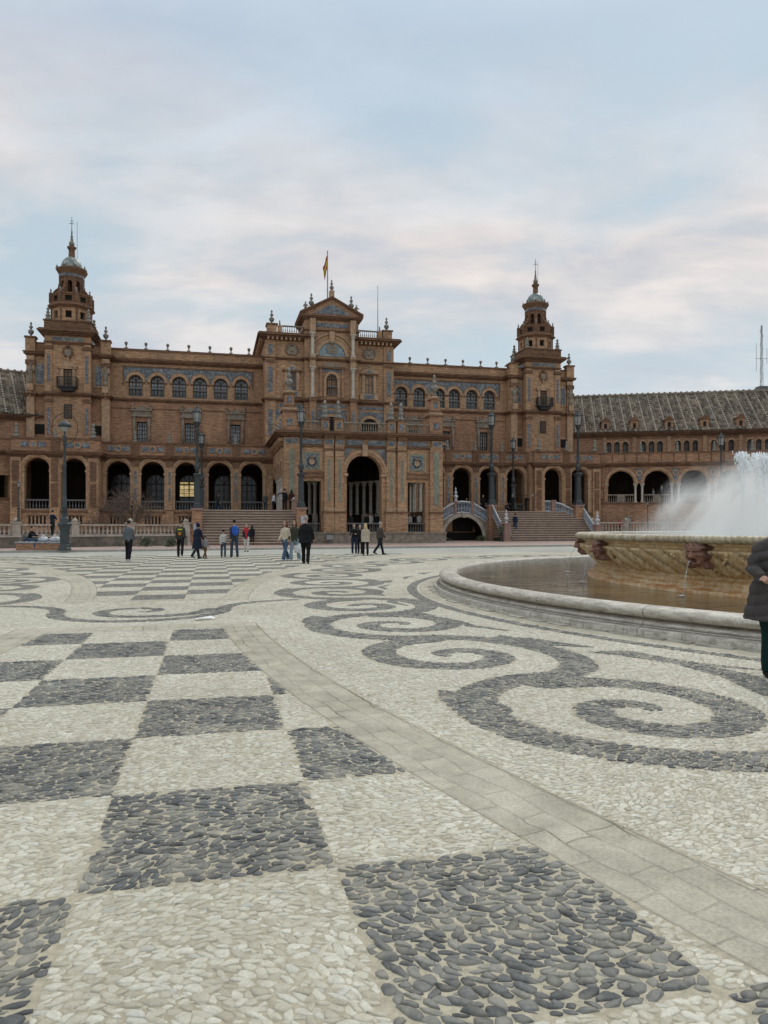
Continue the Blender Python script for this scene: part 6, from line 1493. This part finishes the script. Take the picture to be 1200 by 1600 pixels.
def person(v, H, yaw, label, top=(.03,)*3, legs=(.02,)*3, hair='black', long_hair=False, hood=False, pose='walk', ph=1, coat=0.0, arms=None, leg=None, shoe=(.03,)*3, vox=.016, girth=1.0, skirt=False, lean=0.0, sit=False, flare=False, fold_fn=None, fingers=False, hat=None):
    v = Vector(v); S = H/1.75; Mx = Matrix.Translation(v) @ Matrix.Rotation(yaw, 4, 'Z') @ Matrix.Scale(S, 4); Mo = Matrix.Translation(v) @ Matrix.Rotation(yaw, 4, 'Z')
    if leg is None: leg = {'walk': ((26*ph, 6), (-20*ph, 26)), 'stand': ((3, 2), (-3, 4)), 'sit': ((88, 88), (84, 80))}[pose]
    if arms is None: arms = {'walk': ((-14*ph, 3, 14), (14*ph, 3, 22)), 'stand': ((4, 4, 14), (2, 5, 18)), 'sit': ((35, 8, 70), (40, 8, 60))}[pose]
    leg = [(R(a), R(b_)) for a, b_ in leg]; arms = [(R(a), R(b_), R(c)) for a, b_, c in arms]
    hipz = .0; J = {}
    for s_, (a, kb) in zip((-1, 1), leg):
        h = Vector((s_*.095, 0, 0)); kn = h + vdir(a, s_*.03)*.43; an = kn + vdir(a - kb, s_*.01)*.42; J[s_] = (h, kn, an, a - kb)
    low = min(J[s_][2].z for s_ in J) - .085
    if pose == 'sit': low = -.13
    off = Vector((0, 0, -low)); hips = off.copy(); ln = Vector((0, math.sin(R(lean)), math.cos(R(lean))))
    for s_ in J: J[s_] = tuple(p + off for p in J[s_][:3]) + (J[s_][3],)
    sh = hips + ln*.52; nk = hips + ln*.60; hd = nk + Vector((0, .025, .125)) + ln*.02
    A = {}
    for s_, (a, ab, eb) in zip((-1, 1), arms):
        q = sh + Vector((s_*.175, 0, -.02)); e = q + vdir(a, s_*ab)*.29; wv = vdir(a + eb, s_*(ab*.3 if eb < 1 else (-.12 if fingers else -.35))); w_ = e + wv*.255; A[s_] = (q, e, w_, wv)
    g = girth; P2 = lambda z, rx, ry, m_: (0, m_*z*math.sin(R(lean)) + 0, hips.z + z*math.cos(R(lean)), rx, ry)
    def torso(mb, inf, z0=-.08, nkz=.62):
        m_ = 1.0
        rings(mb, [P2(z0, .165*g + inf, .115*g + inf, m_), P2(.05, .160*g + inf, .112*g + inf, m_), P2(.2, .14*g + inf, .10*g + inf, m_), P2(.38, .165*g + inf, .118*g + inf, m_), P2(.48, .175 + inf, .105 + inf, m_), P2(.545, .12 + inf, .075 + inf, m_), P2(nkz - .02, .062 + inf*.6, .06 + inf*.6, m_)])
    def arm(mb, s_, inf, hand=True):
        q, e, w_, wv = A[s_]; mb.tube([q + Vector((-s_*.03, 0, .0)), q.lerp(e, .3), e, e.lerp(w_, .35), w_], [.058 + inf, .050 + inf, .042 + inf, .040 + inf, .030 + inf*1.1], 9)
    bd = MB(Mx); torso(bd, 0)
    bd.tube([nk - ln*.04, nk + Vector((0, .01, .09))], [.055, .052], 9)
    ell(bd, hd + Vector((0, -.005, .035)), (.076, .094, .105)); ell(bd, hd + Vector((0, .03, -.045)), (.055, .062, .065)); ell(bd, hd + Vector((0, .098, -.005)), (.014, .02, .026), 6, 5)
    for s_ in (-1, 1):
        ell(bd, hd + Vector((s_*.076, 0, .0)), (.012, .02, .03), 6, 5); arm(bd, s_, 0)
        q, e, w_, wv = A[s_]; sd = Vector((0, 1, 0)) if abs(wv.y) < .8 else Vector((1, 0, 0)); pn = wv.cross(sd).normalized()
        fw = pn.cross(wv).normalized(); bd.tube([w_ - wv*.02, w_ + wv*.04, w_ + wv*.095], [.028, .036, .034], 8)
        if fingers:
            for fi in range(4):
                o_ = w_ + wv*.085 + fw*(fi - 1.5)*.021; L = (.062, .078, .082, .070)[::-1][fi]; cv = pn*(-s_)*1.0
                bd.tube([o_, o_ + wv*L*.45 + cv*.006, o_ + wv*L*.75 + cv*.022, o_ + wv*L*.82 + cv*.045], [.0115, .0105, .0095, .008], 7)
            bd.tube([w_ + wv*.02 + fw*.03, w_ + wv*.05 + fw*.055, w_ + wv*.085 + fw*.062 - pn*s_*.012], [.014, .0125, .010], 7)
        else:
            for fi in range(4): o_ = w_ + wv*.085 + fw*(fi - 1.5)*.019; bd.tube([o_, o_ + wv*.05 - pn*s_*.012, o_ + wv*.07 - pn*s_*.04], [.011, .011, .009], 5)
            bd.tube([w_ + wv*.02 + fw*.028, w_ + wv*.075 + fw*.055], [.014, .012], 5)
        h, kn, an, sa = J[s_]; bd.tube([h + Vector((0, 0, .03)), h.lerp(kn, .5), kn, kn.lerp(an, .35), an], [.088*g, .075*g, .055, .055, .037], 9)
        fd = Vector((0, math.cos(sa*.5), math.sin(sa*.5))); bd.tube([an - fd*.04 + Vector((0, 0, -.03)), an + fd*.06 + Vector((0, 0, -.045)), an + fd*.16 + Vector((0, 0, -.055))], [.036, .036, .024], 8)
    me = voxel(bd, vox*S*.85, 1); me.name = 'person'; me.materials.append(SKIN)
    o = bpy.data.objects.new('person', me); col.objects.link(o); WM[o.name] = I4.copy()
    # give the figure its own origin at the feet
    me.transform(Mo.inverted()); o.matrix_world = Mo; WM[o.name] = Mo.copy(); tag(o, label, 'person')
    def part(mb, name, mat, vx, **kw):
        m2 = voxel(mb, vx, **kw); m2.transform(Mo.inverted()); m2.name = name; m2.materials.append(mat)
        c = bpy.data.objects.new(name, m2); col.objects.link(c); c.parent = o; WM[c.name] = Mo.copy(); return c
    tr = MB(Mx)
    if skirt: rings(tr, [(0, 0, hips.z + .12, .16, .12), (0, 0, hips.z - .05, .19, .15), (0, 0, .28, .25, .24)])
    else:
        rings(tr, [P2(.1, .155*g + .012, .108*g + .012, 1), P2(-.02, .172*g + .01, .124*g + .012, 1), P2(-.10, .165*g, .11*g, 1)])
        for s_ in (-1, 1):
            h, kn, an, sa = J[s_]; ex = .035 if flare else .012; tr.tube([h + Vector((0, 0, .04)), h.lerp(kn, .5), kn, kn.lerp(an, .5), an + Vector((0, 0, -.02))], [.10*g, .088*g, .071, .066 + ex*.5, .055 + ex], 10)
    part(tr, 'trousers' if not skirt else 'skirt', cloth(legs), vox*S, fold=.007, fscale=9)
    tp = MB(Mx); inf = .028 if coat else .020; torso(tp, inf, -.06 if not coat else -.1, .61)
    if coat: rings(tp, [P2(.1, .175*g + inf, .125*g + inf, 1), (0, hips.y, hips.z - .1, .20*g + inf, .15*g + inf), (0, hips.y, hips.z - coat, .21*g + inf + coat*.12, .165*g + inf + coat*.12)])
    for s_ in (-1, 1): arm(tp, s_, .016)
    if hood: ell(tp, hd + Vector((0, -.03, .01)), (.105, .11, .135))
    part(tp, 'jacket', cloth(top), vox*S, fold=.010, fscale=8, fold_fn=fold_fn)
    if not hood and hat is None:
        hr = MB(Mx); ell(hr, hd + Vector((0, -.022, .055)), (.085, .092, .098))
        if long_hair: hr.tube([hd + Vector((0, -.06, .03)), hd + Vector((0, -.09, -.12)), hd + Vector((0, -.11, -.30))], [.078, .075, .045], 9); [hr.tube([hd + Vector((s_*.06, -.02, .04)), hd + Vector((s_*.078, -.0, -.1)), hd + Vector((s_*.07, .02, -.22))], [.03, .03, .018], 6) for s_ in (-1, 1)]
        part(hr, 'hair', cloth(HAIRC[hair], .5), vox*S*.8, fold=.004, fscale=20)
    elif hat is not None:
        hr = MB(Mx); ell(hr, hd + Vector((0, -.01, .06)), (.088, .10, .09)); part(hr, 'hat', cloth(hat), vox*S*.8)
    for s_ in (-1, 1):
        h, kn, an, sa = J[s_]; fd = Vector((0, math.cos(sa*.5), math.sin(sa*.5))); q = MB(Mx)
        q.tube([an - fd*.06 + Vector((0, 0, -.04)), an + fd*.06 + Vector((0, 0, -.05)), an + fd*.185 + Vector((0, 0, -.06))], [.042, .043, .032], 8)
        part(q, 'shoe', cloth(shoe), .014*S, smooth=1)
    o['_sh'] = 0; del o['_sh']
    return o, Mo, S, dict(sh=sh, hips=hips, hd=hd, A=A, J=J)
def fig(x, yf, yt, label, z=0.0, t=None, d=None, **kw):
    # feet and head read off the picture: stands on height z (or at depth t of the palace plan)
    if t is not None: s_, _ = pl(x, yf, t); v = ML @ Vector((s_, t, z))
    elif d is not None: v = pd(x, yf, d); v.z = z
    else: v = pg(x, yf, z)
    H = (yf - yt)*v.y/FPX; H = min(max(H, 1.0), 2.0)
    return person(v, kw.pop('H', H), kw.pop('yaw', 0.0), label, **kw)
def backpack(Mo, S, c, label, acc=None, w_=.15, h=.22):
    k = MB(Mo @ Matrix.Scale(S, 4)); ell(k, (0, -.19, 1.28), (w_, .10, h)); ell(k, (0, -.27, 1.17), (w_*.75, .05, h*.5))
    for s_ in (-1, 1): k.tube([(s_*.1, -.15, 1.46), (s_*.12, .0, 1.50), (s_*.12, .13, 1.36), (s_*.13, .05, 1.15), (s_*.12, -.14, 1.10)], .016, 5)
    me = voxel(k, .014, 1); me.transform(Mo.inverted()); me.name = 'backpack'; me.materials.append(cloth(c)); o = bpy.data.objects.new('backpack', me); col.objects.link(o); o.matrix_world = Mo; tag(o, label, 'backpack')
    if acc:
        k = MB(Mo @ Matrix.Scale(S, 4)); k.lathe([(.01, -.1), (.075, -.08), (.08, .0), (.05, .06)], (0, -.315, 1.16), 8, sy=.35); q = k.build('pocket', cloth(acc[0]), None, M=Mo); q.parent = o; q.matrix_local = I4
        k = MB(Mo @ Matrix.Scale(S, 4)); k.box(-.1, .1, -.305, -.28, 1.33, 1.39); q = k.build('strap', cloth(acc[1]), None, M=Mo); q.parent = o; q.matrix_local = I4
def handbag(v, c, label, s=1.0, name='shopping_bag', cat='bag'):
    k = MB(at(v, .3, s)); k.lathe([(.10, -.42), (.15, -.38), (.16, -.2), (.11, -.06), (.05, 0)], n=10, sy=.55); k.tube([(-.05, 0, -.05), (-.04, 0, .08), (.04, 0, .08), (.05, 0, -.05)], .01, 5)
    tag(k.build(name, cloth(c, .4)), label, cat)
def hand_of(Mo, S, J, s_): q, e, w_, wv = J['A'][s_]; return Mo @ ((w_ + wv*.09)*S)

BK, NAVY, DGR, JEAN = (.012, .012, .014), (.012, .018, .035), (.03, .032, .034), (.045, .08, .13)
# -- figures on the plaza
fig(201, 877, 815, 'man in a grey jacket and black trousers walking away at the left', yaw=R(-12), top=(.12, .13, .145), legs=BK, pose='walk', leg=((8, 8), (-6, 12)), shoe=(.5, .5, .5))
o, Mo, S, J = fig(282, 870, 815, 'man in an olive jacket carrying a yellow and orange backpack', yaw=R(8), top=(.05, .055, .045), legs=BK, pose='walk', leg=((10, 8), (-14, 22)), hair='brown', girth=1.1)
backpack(Mo, S, (.06, .06, .035), 'dark backpack with yellow strap and orange pocket on the man in olive', ((.42, .16, .03), (.55, .60, .04)))
fig(308, 873, 817.5, 'person in a long navy coat with raised hood, leaning right towards a child', yaw=R(-35), top=NAVY, legs=DGR, hood=True, coat=.42, pose='walk', leg=((16, 4), (-20, 20)), lean=6)
fig(320.5, 873, 838, 'small child in a black and white checked jacket and brown trousers', yaw=R(-30), top=(.22, .22, .22), legs=(.13, .06, .03), pose='walk', leg=((18, 6), (-14, 16)), girth=1.15)
fig(349, 871, 829, 'child in a white sweater and jeans walking away', yaw=R(10), top=(.52, .50, .46), legs=(.05, .075, .11), pose='walk', leg=((6, 4), (-8, 12)), hair='black', shoe=(.12, .07, .04))
o, Mo, S, J = fig(366, 871, 814, 'man in a grey hooded top with a bright blue backpack', yaw=R(25), top=(.05, .055, .06), legs=(.035, .06, .09), pose='walk', leg=((8, 3), (-8, 12)))
backpack(Mo, S, (.03, .10, .42), 'bright blue backpack on the man in the grey top', None, .17, .25)
fig(385, 862, 821, 'person with grey hair, red scarf and white trousers coming from the steps', yaw=R(176), top=(.02, .03, .05), legs=(.55, .53, .50), hair='grey', pose='walk', leg=((6, 3), (-6, 8)))
s_ = fig(385, 862, 821, 'x') if False else None
v = pg(385, 862); k = MB(at((v.x + .03, v.y - .22, 1.18))); k.lathe([(.05, -.42), (.07, -.1), (.14, .1), (.12, .26), (.06, .3)], n=9, sy=.4); tag(k.build('scarf', cloth((.42, .03, .035))), 'red scarf worn by the person in white trousers', 'scarf')
fig(394, 850, 820, 'dark figure in black behind the person with the red scarf', z=ZG, d=55.2, yaw=R(10), top=BK, legs=BK, long_hair=True, pose='stand')
fig(382.5, 846, 810, 'woman in black standing low on the left steps, holding something white', z=.95, d=59.3, H=1.7, yaw=R(180), top=BK, legs=BK, pose='stand', arms=((25, 6, 75), (25, 6, 70)))
fig(446, 876, 814, 'woman with long brown hair, cream jacket and flared blue jeans', yaw=R(150), top=(.52, .45, .34), legs=(.055, .095, .15), hair='auburn', long_hair=True, pose='walk', leg=((22, 4), (-18, 14)), shoe=(.6, .6, .6), flare=True)
o, Mo, S, J = fig(460.5, 876, 814.5, 'woman in an olive jacket and pale jeans beside the cream-jacketed woman', yaw=R(160), top=(.045, .048, .032), legs=(.20, .27, .32), hair='black', long_hair=True, pose='walk', leg=((-10, 14), (14, 4)), shoe=(.6, .6, .6), flare=True)
handbag(hand_of(Mo, S, J, -1) + Vector((-.05, 0, 0)) , (.62, .64, .62), 'white plastic carrier bag held between the pale jeans and the big man in black', 1.1)
fig(478, 881, 805, 'tall man in a black coat walking away, largest figure on the plaza', yaw=R(-5), top=(.010, .011, .013), legs=(.008, .008, .009), hair='grey', pose='walk', leg=((10, 4), (-10, 12)), girth=1.22, coat=.14, H=1.92, vox=.014, arms=((4, 12, 18), (6, 14, 20)), fingers=True)
fig(553.5, 866, 820, 'woman in a dark jacket and jeans looking at what she holds', yaw=R(176), top=BK, legs=(.02, .03, .055), hair='black', pose='stand', arms=((15, 10, 85), (15, 10, 85)), shoe=(.4, .4, .4))
fig(562.5, 865, 822, 'grey-haired person in dark clothes half hidden behind the blonde woman', yaw=R(165), top=BK, legs=BK, hair='grey', pose='stand')
fig(571, 868, 819.5, 'blonde woman in a beige coat and black trousers, seen from behind', yaw=R(5), top=(.44, .38, .29), legs=BK, hair='blond', long_hair=True, coat=.16, pose='stand', leg=((6, 4), (-8, 6)))
fig(594, 867, 816, 'bald man in a brown jacket walking left of the blonde woman'.replace('left', 'right'), yaw=R(-60), top=(.075, .062, .052), legs=(.015, .018, .025), hair='grey', pose='walk', leg=((20, 6), (-22, 20)), girth=1.15)
# -- on landings, steps and behind railings
fig(340, 797, 771, 'person in dark top and jeans walking across the left landing', z=ZL, t=68.9, H=1.65, yaw=R(-90), top=(.02, .025, .03), legs=(.02, .035, .07), long_hair=True, pose='walk')
fig(415, 797, 771, 'man in a grey coat standing at the far end of the left landing', z=ZL, t=67.5, H=1.7, yaw=R(170), top=(.08, .08, .075), legs=(.04, .05, .06), pose='stand')
fig(427, 797, 777, 'person in a white jacket leaning beside the marble columns', z=ZL, t=64.5, H=1.6, yaw=R(-60), top=(.55, .56, .56), legs=(.012, .016, .03), pose='stand', lean=8)
fig(444.5, 797, 769, 'man in black stretching one arm out to the left on the landing', z=ZL, t=59.6, H=1.68, yaw=R(10), top=BK, legs=BK, pose='stand', arms=((20, 82, 10), (4, 8, 12)))
fig(455.5, 797, 772, 'woman in a maroon coat and black trousers on the landing', z=ZL, t=59.5, H=1.6, yaw=R(15), top=(.05, .014, .02), legs=BK, long_hair=True, coat=.12, pose='stand', shoe=(.6, .6, .6))
fig(805, 826, 795, 'man in a dark blue jacket climbing the right steps', z=1.0, t=65.9, H=1.74, yaw=R(-12), top=(.016, .024, .05), legs=(.04, .06, .10), pose='walk', leg=((24, 30), (-4, 6)), shoe=(.6, .6, .6))
fig(783, 838, 802, 'person in a green jacket beside the railing of the right steps', z=ZG, t=63.2, H=1.7, yaw=R(200), top=(.06, .075, .045), legs=(.03, .03, .035), pose='stand')
fig(795.5, 842, 808, 'person in a pale top bending forward at the foot of the right steps', z=ZG + .2, t=64.8, H=1.6, yaw=R(20), top=(.5, .5, .48), legs=(.30, .29, .27), pose='walk', lean=10)
fig(755, 800, 773, 'woman in black standing behind the bridge railing', z=ZR - .05, t=69.0, H=1.62, yaw=R(175), top=BK, legs=BK, hair='grey', pose='stand')
fig(729, 800, 776, 'dark haired person leaning low behind the top of the bridge railing', z=ZR - .1, t=69.2, H=1.35, yaw=R(160), top=BK, legs=BK, pose='stand')
fig(801, 800, 777, 'man in a black coat at the top of the right steps', z=ZR, t=69.0, H=1.7, yaw=R(0), top=BK, legs=BK, pose='stand', hair='grey')
fig(822, 800, 779, 'person in black raising both hands above the right steps', z=ZR, t=69.2, H=1.65, yaw=R(-60), top=BK, legs=(.03, .03, .03), pose='stand', arms=((60, 10, 70), (60, 10, 70)))
fig(792, 800, 790, 'person seated at the top left of the right steps', z=ZR, t=69.0, H=1.6, yaw=R(180), top=BK, legs=BK, pose='sit')
for x, c, hh, lab in ((573, BK, 'black', 'person in black inside the great arch, leftmost by the railing'), (579, (.4, .38, .34), 'brown', 'person in a pale top between two dark figures in the great arch'), (589, BK, 'black', 'person in black at the right side of the great arch'), (548, (.03, .03, .03), 'brown', 'small dark figure at the left inside the great arch'),
                      (640, (.45, .44, .42), 'black', 'person in white in the right portico window, left of three'), (647, BK, 'brown', 'person in black in the right portico window, middle of three'), (655, (.5, .5, .48), 'auburn', 'person in white in the right portico window, right of three')):
    fig(x, 836, 806, lab, z=1.0, t=61.4, H=1.62, yaw=R(0 if x % 2 else 170), top=c, legs=BK, hair=hh, pose='stand', vox=.02)
fig(82, 834, 807, 'man in navy standing on the wall ledge by the left balustrade', z=.93, d=49.0, H=1.62, yaw=R(-15), top=NAVY, legs=BK, pose='stand', leg=((6, 4), (-8, 6)), arms=((20, 10, 60), (20, 10, 80)))
vb = BM @ Vector((BL*.26, .15, .5)); person(vb, 1.65, BM.to_euler().z - PI/2, 'person in a black top and jeans sitting on the brick bench, head bowed', top=BK, legs=JEAN, pose='sit', lean=22)
bp = BM @ Vector((BL*.10, .5, .5)); k = MB(at(bp)); ell(k, (0, 0, .22), (.16, .13, .23)); ell(k, (0, -.1, .15), (.11, .06, .12)); me = voxel(k, .016, 1); me.transform(at(bp).inverted()); me.materials.append(cloth((.10, .11, .10))); ob = bpy.data.objects.new('rucksack', me); col.objects.link(ob); ob.matrix_world = at(bp); tag(ob, 'grey rucksack on the bench behind the sitting person', 'rucksack')
fig(968, 832, 806, 'woman in a red jacket beyond the fountain bowl, behind the balustrade', z=ZG + .6, d=75.5, H=1.6, yaw=R(150), top=(.50, .05, .06), legs=BK, pose='stand', long_hair=True)
fig(982, 832, 803, 'broad man in a grey hooded top beyond the fountain bowl', z=ZG + .7, d=75.5, H=1.75, yaw=R(5), top=(.28, .29, .28), legs=BK, pose='stand', girth=1.3, hood=True)
fig(1021, 790, 770, 'person in white standing in the middle arch of the right wing', z=4.0, d=77.5, H=1.5, yaw=R(90), top=(.5, .5, .5), legs=(.4, .4, .4), pose='stand', vox=.02)

# -- the woman in the quilted jacket, close on the right, cut by the frame
def quilt(co):
    z = co[:, 2]; x = co[:, 0] - 4.05
    arm_ = (x < -.215) & (z > .88)
    ph = (z*1.0 + np.abs(x)*.35)/.105; q = np.abs(np.sin(ph*PI)); d = .026*q**.5 - .011
    n_ = np.array([mnoise.noise((c[0]*14, c[1]*14, c[2]*9)) for c in co.tolist()], np.float32)
    ver = np.exp(-((x + .05 + .12*(1.35 - z))/.012)**2)
    return d + .006*n_ - .01*ver
yw = R(172); vx_ = (1216 - 600)/1150*7.55
o, Mo, S, J = person((vx_, 7.55, 0), 1.66, yw, 'woman in a dark grey quilted jacket and dark green trousers, cut by the right edge', top=(.066, .058, .056), legs=(.006, .026, .026), shoe=(.012, .012, .012), hair='brown', coat=.30, pose='stand', girth=1.36,
       leg=((2, 2), (2, 2)), arms=((6, 8, 14), (10, 22, 62)), vox=.010, fingers=True, fold_fn=quilt)
k = MB(Mo @ Matrix.Scale(S, 4))                              # black jumper showing in the open front, tall collar, press studs
rings(k, [(-.02, .045, .66, .14, .21), (-.02, .045, 1.0, .11, .235), (-.01, .045, 1.28, .09, .19), (0, .02, 1.45, .075, .11)], 16)
q = voxel(k, .012, 1); q.transform(Mo.inverted()); q.name = 'jumper'; q.materials.append(cloth((.004, .004, .0045))); c = bpy.data.objects.new('jumper', q); col.objects.link(c); c.parent = o
k = MB(Mo @ Matrix.Scale(S, 4)); rings(k, [(0, 0, 1.40, .115, .105), (0, 0, 1.47, .10, .095), (0, -.005, 1.53, .098, .092)], 18); q = voxel(k, .010, 1); q.transform(Mo.inverted()); q.name = 'collar'; q.materials.append(cloth((.066, .058, .056))); c = bpy.data.objects.new('collar', q); col.objects.link(c); c.parent = o
k = MB(Mo @ Matrix.Scale(S, 4))
for i, (a, b_) in enumerate(((.10, 1.34), (.085, 1.26), (.12, 1.28))): k.lathe([(.008, -.004), (.008, .004)], (a, .205, b_), 8)
c = k.build('press_stud', M['ceramw'], None, M=Mo); c.parent = o; c.matrix_local = I4
